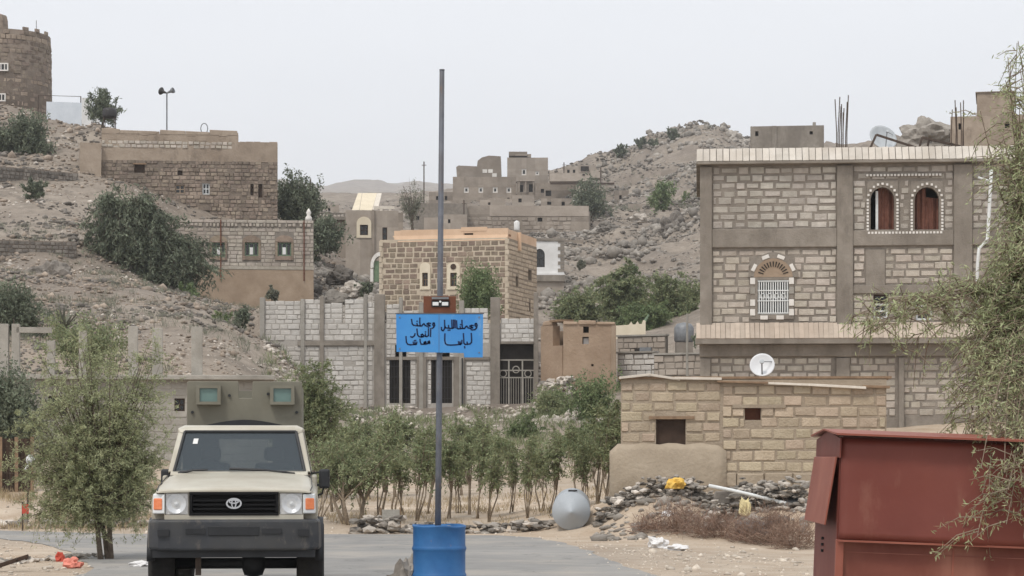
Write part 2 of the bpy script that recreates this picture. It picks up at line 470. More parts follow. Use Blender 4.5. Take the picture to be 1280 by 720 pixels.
vm = an.new('ShaderNodeMixRGB'); vm.inputs['Color2'].default_value = lin((92, 90, 88)); al.new(vr.outputs[0], vm.inputs['Fac']); al.new(asrc, vm.inputs['Color1'])
dn = an.new('ShaderNodeTexNoise'); dn.inputs['Scale'].default_value = .5; dn.inputs['Detail'].default_value = 9; dn.inputs['Roughness'].default_value = .7; al.new(apos, dn.inputs['Vector'])
dr_ = an.new('ShaderNodeMapRange'); dr_.inputs['From Min'].default_value = .5; dr_.inputs['From Max'].default_value = .72; dr_.inputs['To Max'].default_value = .7; al.new(dn.outputs['Fac'], dr_.inputs['Value'])
dm = an.new('ShaderNodeMixRGB'); dm.inputs['Color2'].default_value = lin((166, 157, 145)); al.new(dr_.outputs[0], dm.inputs['Fac']); al.new(vm.outputs[0], dm.inputs['Color1'])
al.new(dm.outputs[0], ab.inputs['Base Color'])

# ------------------------------------------------------------------ terrain
GP = []
for d in (4, 12, 20, 28, 36, 44):
    for px in (-900, -300, 0, 300, 600, 900, 1200, 1600, 2200):
        GP.append((px, 0.0, d, 'q'))
for px in (-900, -300, 0, 300, 600):
    GP.append((px, 0.0, 48, 'q'))
for t in [
    (400, 641, 52), (560, 643, 52), (680, 641, 50), (760, 634, 50), (400, 604, 72), (560, 600, 72), (640, 597, 72), (760, 590, 75), (860, 585, 72),
    (380, 562, 90), (520, 556, 92), (640, 552, 92), (740, 545, 93), (300, 425, 107), (330, 438, 107), (362, 468, 107), (392, 498, 107), (425, 511, 107), (500, 510, 107), (590, 509, 107), (680, 508, 107),
    (330, 512, 113), (420, 510, 114), (500, 508, 114), (590, 508, 114), (680, 506, 113), (720, 494, 105), (790, 484, 104), (840, 480, 100), (900, 520, 82), (1000, 540, 76), (1150, 540, 72), (1280, 540, 72), (1700, 540, 72),
    (900, 604, 50), (800, 606, 50), (1080, 612, 50), (1280, 612, 50), (1700, 612, 50), (740, 634, 47.5), (790, 614, 46.2), (850, 614, 45.6), (930, 618, 45.2), (1000, 620, 45), (1100, 622, 45), (750, 660, 45.2), (800, 660, 44.0), (850, 662, 43.4), (900, 666, 43.0), (950, 670, 42.6), (1000, 673, 42.4), (1100, 676, 42), (1300, 676, 42),
    (0, 634, 52), (150, 636, 52), (250, 640, 52), (-300, 630, 52), (0, 590, 62), (200, 580, 66), (100, 545, 76), (250, 540, 82), (0, 480, 86), (150, 458, 90), (280, 446, 96), (350, 440, 104),
    (-300, 480, 86), (-300, 400, 98), (0, 402, 97), (150, 398, 101), (280, 405, 108), (330, 395, 116), (-300, 335, 116), (0, 338, 115), (100, 346, 119), (200, 360, 124), (300, 384, 130), (390, 398, 132),
    (250, 385, 139), (300, 389, 140), (390, 399, 140.5), (250, 384, 145), (320, 388, 146), (390, 396, 146), (0, 334, 124), (90, 332, 125.5), (0, 296, 128), (90, 296, 129), (-300, 300, 128), (0, 252, 142), (90, 245, 147), (200, 276, 151), (340, 276, 153),
    (60, 205, 162), (0, 205, 160), (-300, 200, 160), (80, 165, 178), (0, 134, 186), (-300, 134, 190), (125, 165, 176), (250, 215, 195), (340, 255, 190),
    (0, 150, 260), (150, 190, 260), (300, 240, 260), (-300, 150, 280), (0, 200, 500), (200, 225, 500), (-300, 200, 500),
    (420, 396, 128), (470, 404, 122), (560, 412, 122), (660, 414, 122), (430, 352, 166), (480, 352, 168), (400, 340, 170), (560, 330, 182), (680, 392, 184), (720, 380, 172), (640, 380, 160),
    (390, 312, 205), (500, 292, 235), (600, 303, 288), (700, 296, 290), (400, 275, 400), (500, 260, 420), (600, 255, 395), (690, 252, 395), (760, 258, 385),
    (390, 262, 800), (500, 254, 800), (640, 246, 700), (200, 262, 800), (0, 262, 800), (-300, 262, 800),
    (720, 356, 188), (800, 354, 192), (870, 350, 198), (1000, 350, 198), (1280, 350, 198), (760, 305, 255), (830, 296, 265), (870, 265, 305), (780, 255, 372), (840, 226, 395), (690, 232, 430), (730, 212, 436), (760, 203, 440),
    (800, 184, 440), (840, 167, 440), (870, 161, 440), (895, 163, 440), (912, 168, 440), (922, 182, 438), (960, 190, 425), (1000, 205, 300), (1180, 190, 160), (1240, 188, 164), (1300, 188, 166), (880, 356, 172), (840, 404, 150), (780, 412, 150), (720, 414, 150), (880, 404, 140), (1100, 192, 260), (1200, 186, 215), (1280, 184, 215), (1700, 184, 230),
    (800, 235, 640), (900, 235, 640), (1100, 238, 640), (1700, 238, 640), (700, 243, 640)]:
    GP.append((t[0], t[1], t[2], 'p'))
for px, py in [(-900, 232), (-400, 240), (-100, 236), (150, 244), (340, 242), (390, 243), (430, 241), (472, 235), (500, 238), (545, 244), (640, 246), (800, 240), (1000, 244), (1300, 238), (1800, 244)]:
    GP.append((px, py, 3400, 'p'))
for px in (-900, 0, 640, 1280, 1800):
    GP.append((px, 300, 5600, 'p'))
    GP.append((px, 262, 1800, 'p'))
_cu = np.array([(p[0] - 640) / 640.0 for p in GP])
_cv = np.array([1.4 * math.log(p[2]) for p in GP])
_cq = np.array([0.0 if p[3] == 'q' else (EYE + (HZ - p[1]) / FPX * p[2]) / p[2] for p in GP])
_n = len(GP)
_A = np.zeros((_n + 1, _n + 1))
_A[:_n, :_n] = np.sqrt((_cu[:, None] - _cu[None]) ** 2 + (_cv[:, None] - _cv[None]) ** 2)
_A[:_n, _n] = 1; _A[_n, :_n] = 1
_wt = np.linalg.solve(_A, np.concatenate([_cq, [0.0]]))

ROAD = [(2.3, -60), (2.3, 20), (2.1, 28), (1.75, 32), (1.35, 37), (0.95, 41.5), (0.55, 44.2), (-0.3, 45.6), (-2.0, 46.2), (-8, 46.5), (-10.5, 48.4), (-14.5, 52), (-30, 61), (-70, 74),
        (-70, 66), (-30, 54.5), (-14, 48.2), (-10.2, 45.0), (-8.4, 41.3), (-7.1, 37.3), (-6.0, 33), (-5.5, 29), (-5.3, 24), (-5.3, -60)]
def ragged(poly, step=.5, amp=.13):
    out = []
    for (ax, ay), (bx, by) in zip(poly, poly[1:] + poly[:1]):
        L = math.hypot(bx - ax, by - ay); k = max(1, int(L / step)) if max(ay, by) > 15 and min(ay, by) < 70 and abs(ax) < 35 else 1
        for i in range(k):
            x, y = ax + (bx - ax) * i / k, ay + (by - ay) * i / k
            q = Vector((x * .9, y * .9, 1.7))
            out.append((x + amp * mnoise.fractal(q, 1, 2, 4), y + amp * mnoise.fractal(q + Vector((9, 3, 0)), 1, 2, 4)) if k > 1 else (x, y))
    return out
_road = np.array(ROAD)
def road_dist(X, Y):
    """signed distance to the road outline, negative inside"""
    X = np.asarray(X, float); Y = np.asarray(Y, float)
    best = np.full(X.shape, 1e9)
    inside = np.zeros(X.shape, bool)
    n = len(_road)
    for i in range(n):
        ax, ay = _road[i]; bx, by = _road[(i + 1) % n]
        ex, ey = bx - ax, by - ay
        t = np.clip(((X - ax) * ex + (Y - ay) * ey) / (ex * ex + ey * ey), 0, 1)
        best = np.minimum(best, np.hypot(X - ax - t * ex, Y - ay - t * ey))
        cond = ((ay > Y) != (by > Y)) & (X < ex * (Y - ay) / (ey if ey else 1e-9) + ax)
        inside ^= cond
    return np.where(inside, -best, best)

def fbm(X, Y, sc, octv=4, seed=0.0):
    return np.array([mnoise.fractal(Vector((x * sc + seed, y * sc, seed)), 1.0, 2.1, octv) for x, y in zip(X, Y)])

def height(X, Y, rough=True):
    X = np.atleast_1d(np.asarray(X, float)); Y = np.atleast_1d(np.asarray(Y, float))
    D = np.maximum(Y, 8.0)
    u = np.clip(X / np.maximum(D, 8.0) * FPX / 640.0, -2.4, 2.8)
    v = 1.4 * np.log(D)
    q = np.empty(X.shape)
    for a in range(0, len(X), 20000):
        s = slice(a, a + 20000)
        r = np.sqrt((u[s, None] - _cu[None]) ** 2 + (v[s, None] - _cv[None]) ** 2)
        q[s] = r @ _wt[:_n] + _wt[_n]
    z = q * D
    rd = road_dist(X, Y)
    k = np.clip((rd - 0.3) / 2.5, 0, 1)
    k = k * k * (3 - 2 * k)
    k = np.where(Y < 8, 0, k)
    if rough:
        amp = np.clip(D / 100.0, 0.12, 3.5) * 0.28
        amp = np.where(D < 70, 0.05 + 0.15 * np.clip((D - 45) / 40, 0, 1), amp)
        z = z + fbm(X, Y, 0.16, 5) * amp + fbm(X, Y, 0.02, 3, 7.7) * np.clip((D - 200) / 300, 0, 6) * 1.2
        rm = np.clip((D - 185) / 50, 0, 1) * np.clip((470 - D) / 20, 0, 1) * np.clip((X / D * FPX + 640 - 690) / 60, 0, 1)
        lm = np.clip((D - 86) / 12, 0, 1) * np.clip((200 - D) / 30, 0, 1) * np.clip((430 - (X / D * FPX + 640)) / 60, 0, 1)
        kk = (rm > 0) | (lm > 0)
        rg = np.zeros(X.shape)
        rg[kk] = np.array([mnoise.ridged_multi_fractal(Vector((x * .07, y * .07, 4.4)), .9, 2.1, 5, 1.0, 2.0) - 1.1 for x, y in zip(X[kk], Y[kk])])
        z = z + rg * (rm * 2.0 + lm * .45)
        z = z + np.where(D > 900, fbm(X, Y, 0.0025, 4, 3.3) * np.clip((D - 900) / 1200, 0, 1) * 26, 0)
    z = z * k - 0.004
    return z

def hz(x, y, rough=True):
    return float(height([x], [y], rough)[0])

ys = np.concatenate([np.linspace(-60, 6, 12), np.linspace(9, 30, 15), np.linspace(31, 60, 60), 60 * np.exp(np.linspace(0.012, math.log(520 / 60), 190)),
                     520 * np.exp(np.linspace(0.03, math.log(6000 / 520), 60))])
us = np.concatenate([-np.exp(np.linspace(math.log(1.6), math.log(0.26), 16)), np.linspace(-0.25, 0.25, 251), np.exp(np.linspace(math.log(0.26), math.log(1.6), 16))])
YY, UU = np.meshgrid(ys, us, indexing='ij')
XX = UU * np.maximum(YY, 60.0)
ZZ = height(XX.ravel(), YY.ravel())
nr, nc = YY.shape
idx = np.arange(nr * nc).reshape(nr, nc)
quads = np.stack([idx[:-1, :-1], idx[:-1, 1:], idx[1:, 1:], idx[1:, :-1]], -1).reshape(-1, 4)
ground = np_mesh('ground', np.stack([XX.ravel(), YY.ravel(), ZZ], -1), quads, 'ground', smooth=True)
_sand = np.clip((96 - YY.ravel()) / 14, 0, 1) * np.clip(.75 + .6 * fbm(XX.ravel(), YY.ravel(), .12, 3, 2.2), 0, 1)
_at = ground.data.attributes.new('sand', 'FLOAT', 'POINT'); _at.data.foreach_set('value', _sand.astype(np.float32))
tag(ground, 'stony brown ground rising to a rocky hillside', kind='structure')

rb = MB()
_rg = ragged(ROAD)
rb.add([(x, y, 0.004) for x, y in _rg], [tuple(range(len(_rg)))])
road = rb.build('road', 'asphalt')
tag(road, 'grey asphalt road bending to the left', kind='structure')

# ------------------------------------------------------------------ building helpers
class Fac:
    """a facade line through two ground points; local x runs along it, local y away from the viewer, z up from the root"""
    def __init__(s, name, label, cat, pxL, dL, pxR, dR, z0, group=None):
        if dR is None:                       # square to the line of sight at the corner whose flank stays hidden
            A = W(pxL, HZ, dL)
            k = (pxR - 640) / FPX * 1.12 if pxL + pxR < 1280 else (pxL - 640) / FPX * 1.12
            kR = (pxR - 640) / FPX
            t = (kR * A.y - A.x) / (1 + kR * k)
            dR = A.y - k * t
        A, B = W(pxL, HZ, dL), W(pxR, HZ, dR)
        s.A = A
        u = Vector((B.x - A.x, B.y - A.y)); s.w = u.length; s.u = u / s.w
        s.z0 = z0
        s.root = empty(name, (A.x, A.y, z0), math.atan2(u.y, u.x), label, cat, group)
    def x(s, px):
        k = (px - 640) / FPX
        return (k * s.A.y - s.A.x) / (s.u.x - k * s.u.y)
    def d(s, px):
        return s.A.y + s.u.y * s.x(px)
    def z(s, py, px=None):
        d = s.A.y if px is None else s.d(px)
        return EYE + (HZ - py) / FPX * d - s.z0
    def rect(s, px0, px1, py0, py1):
        """pixel rectangle (py0 above py1) to local x0, x1, z0, z1"""
        pm = (px0 + px1) / 2
        return s.x(px0), s.x(px1), s.z(py1, pm), s.z(py0, pm)
    def world(s, x, y, z):
        return Vector((s.A.x + s.u.x * x - s.u.y * y, s.A.y + s.u.y * x + s.u.x * y, s.z0 + z))

def slab(mb, x0, x1, z0, z1, y0, y1, holes=()):
    """upright wall slab with rectangular openings and their reveals"""
    xs = sorted({x0, x1, *[min(max(h[0], x0), x1) for h in holes], *[min(max(h[1], x0), x1) for h in holes]})
    zs = sorted({z0, z1, *[min(max(h[2], z0), z1) for h in holes], *[min(max(h[3], z0), z1) for h in holes]})
    def solid(i, j):
        if i < 0 or j < 0 or i >= len(xs) - 1 or j >= len(zs) - 1:
            return False
        cx, cz = (xs[i] + xs[i + 1]) / 2, (zs[j] + zs[j + 1]) / 2
        return not any(h[0] < cx < h[1] and h[2] < cz < h[3] for h in holes)
    for i in range(len(xs) - 1):
        for j in range(len(zs) - 1):
            if not solid(i, j):
                continue
            a, b, c, e = xs[i], xs[i + 1], zs[j], zs[j + 1]
            mb.add([(a, y0, c), (b, y0, c), (b, y0, e), (a, y0, e)], [(0, 1, 2, 3)])
            mb.add([(a, y1, c), (b, y1, c), (b, y1, e), (a, y1, e)], [(3, 2, 1, 0)])
            if not solid(i - 1, j): mb.add([(a, y0, c), (a, y1, c), (a, y1, e), (a, y0, e)], [(3, 2, 1, 0)])
            if not solid(i + 1, j): mb.add([(b, y0, c), (b, y1, c), (b, y1, e), (b, y0, e)], [(0, 1, 2, 3)])
            if not solid(i, j - 1): mb.add([(a, y0, c), (b, y0, c), (b, y1, c), (a, y1, c)], [(3, 2, 1, 0)])
            if not solid(i, j + 1): mb.add([(a, y0, e), (b, y0, e), (b, y1, e), (a, y1, e)], [(0, 1, 2, 3)])

def raw(mb, name, m, parent, mtx=None):
    me = bpy.data.meshes.new(name)
    me.from_pydata(mb.v, [], mb.f)
    return link(name, me, m, parent, mtx=mtx)

def shell(root, w, depth, ztop, m, holes=(), zbot=-4.0, t=0.28, parapet=0.4, roofm=None, x0=0.0, y0=0.0):
    """four walls and a flat roof; the front wall is pierced"""
    mb = MB(); slab(mb, x0, x0 + w, zbot, ztop, y0, y0 + t, holes)
    raw(mb, 'wall', m, root)
    mb = MB()
    mb.box(x0, x0 + t, y0 + t + 0.002, y0 + depth, zbot, ztop - 0.004).box(x0 + w - t, x0 + w, y0 + t + 0.002, y0 + depth, zbot, ztop - 0.004)
    mb.box(x0 + t + 0.002, x0 + w - t - 0.002, y0 + depth - t, y0 + depth - 0.003, zbot, ztop - 0.006)
    mb.build('rear_wall', m, root)
    MB().box(x0 + t, x0 + w - t, y0 + t, y0 + depth - t, ztop - parapet - 0.2, ztop - parapet).build('roof_slab', roofm or 'concrete', root)

def brick_mesh(k):
    r = random.Random(k)
    ix, iz = 0.04, 0.085
    j = lambda a: r.uniform(-a, a)
    b = [(-.5, .5, -.5), (.5, .5, -.5), (.5, .5, .5), (-.5, .5, .5)]
    mdl = [(-.5, -.25, -.5), (.5, -.25, -.5), (.5, -.25, .5), (-.5, -.25, .5)]
    f = [(-.5 + ix + j(.02), -.5 + j(.12), -.5 + iz + j(.06)), (.5 - ix + j(.02), -.5 + j(.12), -.5 + iz + j(.06)),
         (.5 - ix + j(.02), -.5 + j(.12), .5 - iz + j(.06)), (-.5 + ix + j(.02), -.5 + j(.12), .5 - iz + j(.06))]
    vs = b + mdl + f
    fs = [(8, 9, 10, 11)]
    for o in (0, 4):
        for i in range(4):
            k2 = (i + 1) % 4
            fs.append((o + i, o + k2, o + 4 + k2, o + 4 + i) if o else (i, i + 4, k2 + 4, k2)[::-1])
    return vs, fs
BRICKS = [brick_mesh(k) for k in range(6)]
BRICK_MESH = {}
def brick_data(m, k):
    if (m, k) not in BRICK_MESH:
        me = bpy.data.meshes.new('block')
        me.from_pydata(BRICKS[k][0], [], BRICKS[k][1])
        bm = bmesh.new(); bm.from_mesh(me); bmesh.ops.recalc_face_normals(bm, faces=bm.faces); bm.to_mesh(me); bm.free()
        me.materials.append(MATS[m])
        BRICK_MESH[(m, k)] = me
    return BRICK_MESH[(m, k)]

def lay(x0, x1, z0, z1, course, length, holes=(), gap=0.02, var=0.25, proud=(0.01, 0.032), crs_var=0.0, skip=0.0):
    """one panel of coursed blocks as (cx, cz, w, h, proud) tuples, cut round the openings"""
    out = []
    z = z0
    n = max(1, round((z1 - z0) / course)); ch = (z1 - z0) / n
    row = 0
    for r_ in range(n):
        h = ch
        x = x0 - (length * 0.5 if row % 2 else random.uniform(0, .2) * length)
        while x < x1 - 0.01:
            L = length * random.uniform(1 - var, 1 + var)
            a, b = max(x, x0), min(x + L, x1)
            if x1 - b < length * 0.3: b = x1
            x = x + L
            segs = [(a, b)]
            for hx0, hx1, hz0, hz1 in holes:
                if hz1 > z + 0.02 and hz0 < z + h - 0.02:
                    ns = []
                    for s0, s1 in segs:
                        if hx1 <= s0 or hx0 >= s1: ns.append((s0, s1)); continue
                        if s0 < hx0: ns.append((s0, hx0))
                        if hx1 < s1: ns.append((hx1, s1))
                    segs = ns
            for s0, s1 in segs:
                if s1 - s0 > gap * 3 and random.random() >= skip:
                    hh = h - gap * random.uniform(0.5, 1.9)
                    out.append(((s0 + s1) / 2 + random.uniform(-.004, .004), z + h / 2 + random.uniform(-.35, .35) * gap, s1 - s0 - gap * random.uniform(0.5, 1.9), hh, random.uniform(*proud)))
            if b >= x1: break
        z += h; row += 1
    return out

class Masonry:
    """gathers blocks of one building; at the end the largest become single parts and the rest one joined part"""
    def __init__(s, root, limit=300, name='block'):
        s.root, s.limit, s.items, s.name = root, limit, [], name
    def panel(s, m, blocks, y=0.0, mtx=None, depth=0.1):
        for b in blocks:
            s.items.append((m, b, y, mtx, depth))
    def finish(s):
        order = sorted(range(len(s.items)), key=lambda i: -s.items[i][1][2] * s.items[i][1][3])
        single = set(order[:s.limit])
        rest = {}
        for i, (m, (cx, cz, w, h, pr), y, mtx, dp) in enumerate(s.items):
            loc = Matrix.Translation((cx, y - pr + dp / 2, cz)) @ Matrix.Diagonal((w, dp, h, 1))
            if mtx is not None: loc = mtx @ loc
            k = random.randrange(6)
            if i in single:
                o = bpy.data.objects.new(s.name, brick_data(m, k))
                C.objects.link(o); o.parent = s.root; o.matrix_local = loc
            else:
                rest.setdefault(m, MB()).add([loc @ Vector(p) for p in BRICKS[k][0]], BRICKS[k][1])
        for m, mb in rest.items():
            tag(mb.build('block_courses', m, s.root), kind='stuff')

def arch_fill(x0, x1, zs, z1, y0, y1, n=10):
    """spandrel piece: the rectangle x0..x1, zs..z1 minus a half ellipse"""
    cx, rx, rz = (x0 + x1) / 2, (x1 - x0) / 2, z1 - zs
    mb = MB()
    arc = [(cx - rx * math.cos(math.pi * k / n), zs + rz * math.sin(math.pi * k / n)) for k in range(n + 1)]
    for i in range(n):
        (a, b), (c, e) = arc[i], arc[i + 1]
        mb.hexa([(a, y0, b), (c, y0, e), (c, y1, e), (a, y1, b), (a, y0, z1 + .002), (c, y0, z1 + .002), (c, y1, z1 + .002), (a, y1, z1 + .002)])
    return mb

def sash(root, r, y, m='white_steel', t=0.05, bars=1, rails=0, glassm='pane_dark', name='window'):
    """a glazed window: frame, mullions, pane"""
    x0, x1, z0, z1 = r
    mb = MB()
    mb.box(x0, x0 + t, y, y + .06, z0, z1).box(x1 - t, x1, y, y + .06, z0, z1).box(x0 + t, x1 - t, y, y + .06, z0, z0 + t).box(x0 + t, x1 - t, y, y + .06, z1 - t, z1)
    o = mb.build(name, m, root)
    for k in range(bars):
        xm = x0 + (x1 - x0) * (k + 1) / (bars + 1)
        MB().box(xm - t * .4, xm + t * .4, y + .005, y + .05, z0 + t, z1 - t).build('mullion', m, o)
    for k in range(rails):
        zm = z0 + (z1 - z0) * (k + 1) / (rails + 1)
        MB().box(x0 + t, x1 - t, y + .01, y + .045, zm - t * .4, zm + t * .4).build('glazing_bar', m, o)
    MB().box(x0 + t, x1 - t, y + .02, y + .03, z0 + t, z1 - t).build('pane', glassm, o)
    return o

# ------------------------------------------------------------------ the large concrete-framed house on the right
th = math.atan2(875 - 640, FPX)
_A = W(875, HZ, 74.5); _k = (1264 - 640) / FPX
_t = (_k * _A.y - _A.x) / (math.cos(th) + _k * math.sin(th))
F = Fac('apartment_house', 'three-storey grey block house with concrete frame and white tiled roof edge', 'house', 875, 74.5, 1264, 74.5 - math.sin(th) * _t, 0.5)
r = F.root; X, Z = F.x, F.z
w1 = F.rect(1088, 1118, 234, 287); w2 = F.rect(1143, 1174, 234, 287)
w3 = F.rect(947, 986, 350, 393); w4 = F.rect(1092, 1110, 368, 398); w5 = F.rect(1145, 1165, 370, 400)
holes = [w1, w2, w3, w4, w5]
ztop = Z(206)
shell(r, F.w, 9.0, ztop, 'mortar', holes, zbot=-3.5, parapet=0.0)
ma = Masonry(r, 300)
xl, xm0, xm1, xr0, xr1, xe = X(890), X(1046), X(1066), X(1192), X(1215), X(1262)
ma.panel('block_grey', lay(xl, xm0, Z(286), Z(209), 0.235, 0.46, gap=0.055))
sur1 = F.rect(1082, 1124, 228, 292); sur2 = F.rect(1137, 1180, 228, 292)
ma.panel('block_grey', lay(xm1, xr0, Z(289), Z(209), 0.235, 0.5, holes=[sur1, sur2], gap=0.05, skip=0.12))
ma.panel('block_grey', lay(xr1, xe, Z(289), Z(209), 0.235, 0.46, gap=0.055))
surw = F.rect(938, 992, 322, 399)
ma.panel('block_warm', lay(xl, xm0, Z(404), Z(312), 0.235, 0.5, holes=[surw], gap=0.05))
patch = F.rect(1082, 1106, 312, 357)
ma.panel('block_warm', lay(xm1, xr0, Z(357), Z(311), 0.235, 0.46, holes=[patch], gap=0.05))
ma.panel('block_warm', lay(xm1, xr0, Z(404), Z(369), 0.235, 0.46, holes=[w4, w5], gap=0.05))
ma.panel('block_warm', lay(xr1, xe, Z(404), Z(311), 0.235, 0.46, gap=0.05))
for a, b in ((888, 944), (950, 1040), (1062, 1120), (1128, 1262)):
    ma.panel('block_warm', lay(X(a), X(b), Z(520), Z(447), 0.235, 0.46, gap=0.05))
ma.finish()
for a, b in ((875, 890), (1046, 1066), (1192, 1215)):
    MB().box(X(a), X(b), -0.13, 0.12, Z(447) if a > 1 else 0, Z(209)).build('column', 'concrete', r, bevel=0.02)
for a, b in ((870, 888), (940, 954), (1040, 1062), (1118, 1130)):
    MB().box(X(a) + .13, X(b), -0.12, 0.1, -3, Z(448)).build('column', 'concrete', r, bevel=0.02)
MB().box(X(890) + .003, X(1046) - .003, -0.10, 0.1, Z(310), Z(287)).build('floor_beam', 'concrete', r, bevel=0.02)
MB().box(X(1066) + .003, X(1192) - .003, -0.10, 0.1, Z(309), Z(290)).build('floor_beam', 'concrete', r, bevel=0.02)
MB().box(X(1215) + .003, X(1262), -0.10, 0.1, Z(309), Z(290)).build('floor_beam', 'concrete', r, bevel=0.02)
MB().box(X(1066) + .003, X(1192) - .003, -0.07, 0.1, Z(368), Z(358)).build('lintel_band', 'concrete', r, bevel=0.01)
MB().box(patch[0], patch[1], -0.045, 0.1, patch[2], patch[3]).build('render_patch', 'concrete', r)
MB().box(X(875) - .02, F.w + .02, -0.16, 0.12, Z(446), Z(431)).build('floor_beam', 'concrete', r, bevel=0.02)
# roof edge and the canopy with their tiles
MB().box(-0.12, F.w + .2, -0.36, 9.2, Z(207), Z(204)).build('cornice_slab', 'concrete', r, bevel=0.01)
MB().hexa([(-0.1, -0.26, Z(203.9)), (F.w + .15, -0.26, Z(203.9)), (F.w + .15, 0.3, Z(203.9)), (-0.1, 0.3, Z(203.9)),
           (-0.1, 0.03, Z(187)), (F.w + .15, 0.03, Z(187)), (F.w + .15, 0.3, Z(187)), (-0.1, 0.3, Z(187))]).build('cornice_core', 'concrete', r)
def tile_row(name, m, xa, xb, wt, ylo, zlo, yhi, zhi, th_=0.03, gp_=.018):
    n = round((xb - xa) / wt); wt = (xb - xa) / n
    L = math.hypot(yhi - ylo, zhi - zlo); a = math.atan2(yhi - ylo, zhi - zlo)
    meshes = []
    for k in range(4):
        rr = random.Random(k + 40); j = lambda s: rr.uniform(-s, s)
        mb = MB().hexa([(j(.006), -th_ + j(.008), j(.01)), (wt - gp_ + j(.006), -th_ + j(.008), j(.01)), (wt - gp_, .01, 0), (0, .01, 0),
                        (j(.006), -th_ + j(.008), L + j(.012)), (wt - gp_ + j(.006), -th_ + j(.008), L + j(.012)), (wt - gp_, .01, L), (0, .01, L)])
        me = bpy.data.meshes.new(name); me.from_pydata(mb.v, [], mb.f); me.materials.append(MATS[m]); meshes.append(me)
    for i in range(n):
        o = bpy.data.objects.new(name, meshes[random.randrange(4)]); C.objects.link(o); o.parent = r
        o.matrix_local = Matrix.Translation((xa + i * wt, ylo, zlo)) @ Matrix.Rotation(-a, 4, 'X')
tile_row('cornice_tile', 'tile_white', -0.1, F.w + .14, 0.21, -0.30, Z(203.5), 0.0, Z(187))
MB().hexa([(-0.15, -0.6, Z(431)), (F.w + .2, -0.6, Z(431)), (F.w + .2, 0.0, Z(431)), (-0.15, 0.0, Z(431)),
           (-0.15, -0.6, Z(425)), (F.w + .2, -0.6, Z(425)), (F.w + .2, -.02, Z(405)), (-0.0, -.02, Z(405))]).build('canopy', 'concrete', r)
tile_row('canopy_tile', 'tile_pink', -0.12, F.w + .14, 0.155, -0.60, Z(424.5), -0.05, Z(404.6), 0.02, .008)
# ornate window, arched windows, small windows
o = MB(); slab(o, surw[0], surw[1], surw[2], Z(346), -0.05, .1, [w3])
sw = raw(o, 'window_surround', 'mortar', r)
cxw = (w3[0] + w3[1]) / 2; zsp = Z(347)
lun = MB().prism([(cxw + 0.62 * math.cos(math.pi * k / 14), zsp + 0.60 * math.sin(math.pi * k / 14)) for k in range(15)], -0.06, .05, 'y').build('lunette', 'plaster_brown', r)
lun['label'] = 'half-round plaster fan above the barred window'
for k in range(13):
    a = math.pi * (k + 1.5) / 15
    MB().hexa([(-.014, -.012, .33), (.014, -.012, .33), (.014, .0, .33), (-.014, .0, .33), (-.02, -.012, .50), (.02, -.012, .50), (.02, 0, .50), (-.02, 0, .50)]
              ).build('fan_slot', 'dark', lun, mtx=Matrix.Translation((cxw, -.062, zsp)) @ Matrix.Rotation(math.pi / 2 - a, 4, 'Y'))
for k in range(4):
    a = math.pi * (k + .62) / 4.24
    MB().box(-.12, .12, -.05, .02, .62, .74).build('surround_stone', 'white_stone', sw, mtx=Matrix.Translation((cxw, -.03, zsp)) @ Matrix.Rotation(math.pi / 2 - a, 4, 'Y'), bevel=.015)
arcb = MB()
for k in range(20):
    a0, a1 = math.pi * k / 20, math.pi * (k + 1) / 20
    q = lambda a, rr, y: (cxw + rr * math.cos(a), y, zsp + rr * math.sin(a))
    arcb.hexa([q(a0, .6, -.05), q(a1, .6, -.05), q(a1, .6, .05), q(a0, .6, .05), q(a0, .8, -.05), q(a1, .8, -.05), q(a1, .8, .05), q(a0, .8, .05)])
arcb.build('arch_band', 'mortar', r)
for i, py in enumerate((352, 364, 379, 391)):
    for sx in (surw[0] + .07, surw[1] - .07):
        MB().box(sx - .08, sx + .08, -.075, .0, Z(py + 4), Z(py - 4)).build('surround_stone', 'white_stone' if i != 1 else 'concrete_pale', sw, bevel=.01)
for px in (955, 975):
    MB().box(X(px) - .12, X(px) + .12, -.08, .0, Z(400), Z(395)).build('surround_stone', 'white_stone', sw, bevel=.01)
s3 = sash(r, w3, .12, 'white_steel', .06, 1, 1)
g = MB()
for k in range(13):
    xx = w3[0] + .05 + (w3[1] - w3[0] - .1) * k / 12
    g.box(xx - .016, xx + .016, -.03, -.01, w3[2] + .03, w3[3] - .03)
for zz in (w3[2] + .03, w3[2] + .42, w3[2] + .75, w3[3] - .05):
    g.box(w3[0], w3[1], -.045, -.03, zz, zz + .03)
for k in range(4):
    xx = w3[0] + .16 + k * .22
    g.tube([(xx + .07 * math.cos(t), -.04, w3[2] + .58 + .09 * math.sin(t)) for t in [i * math.pi / 5 for i in range(11)]], .012, 5)
g.build('grille', 'white_steel', r)
beads = []
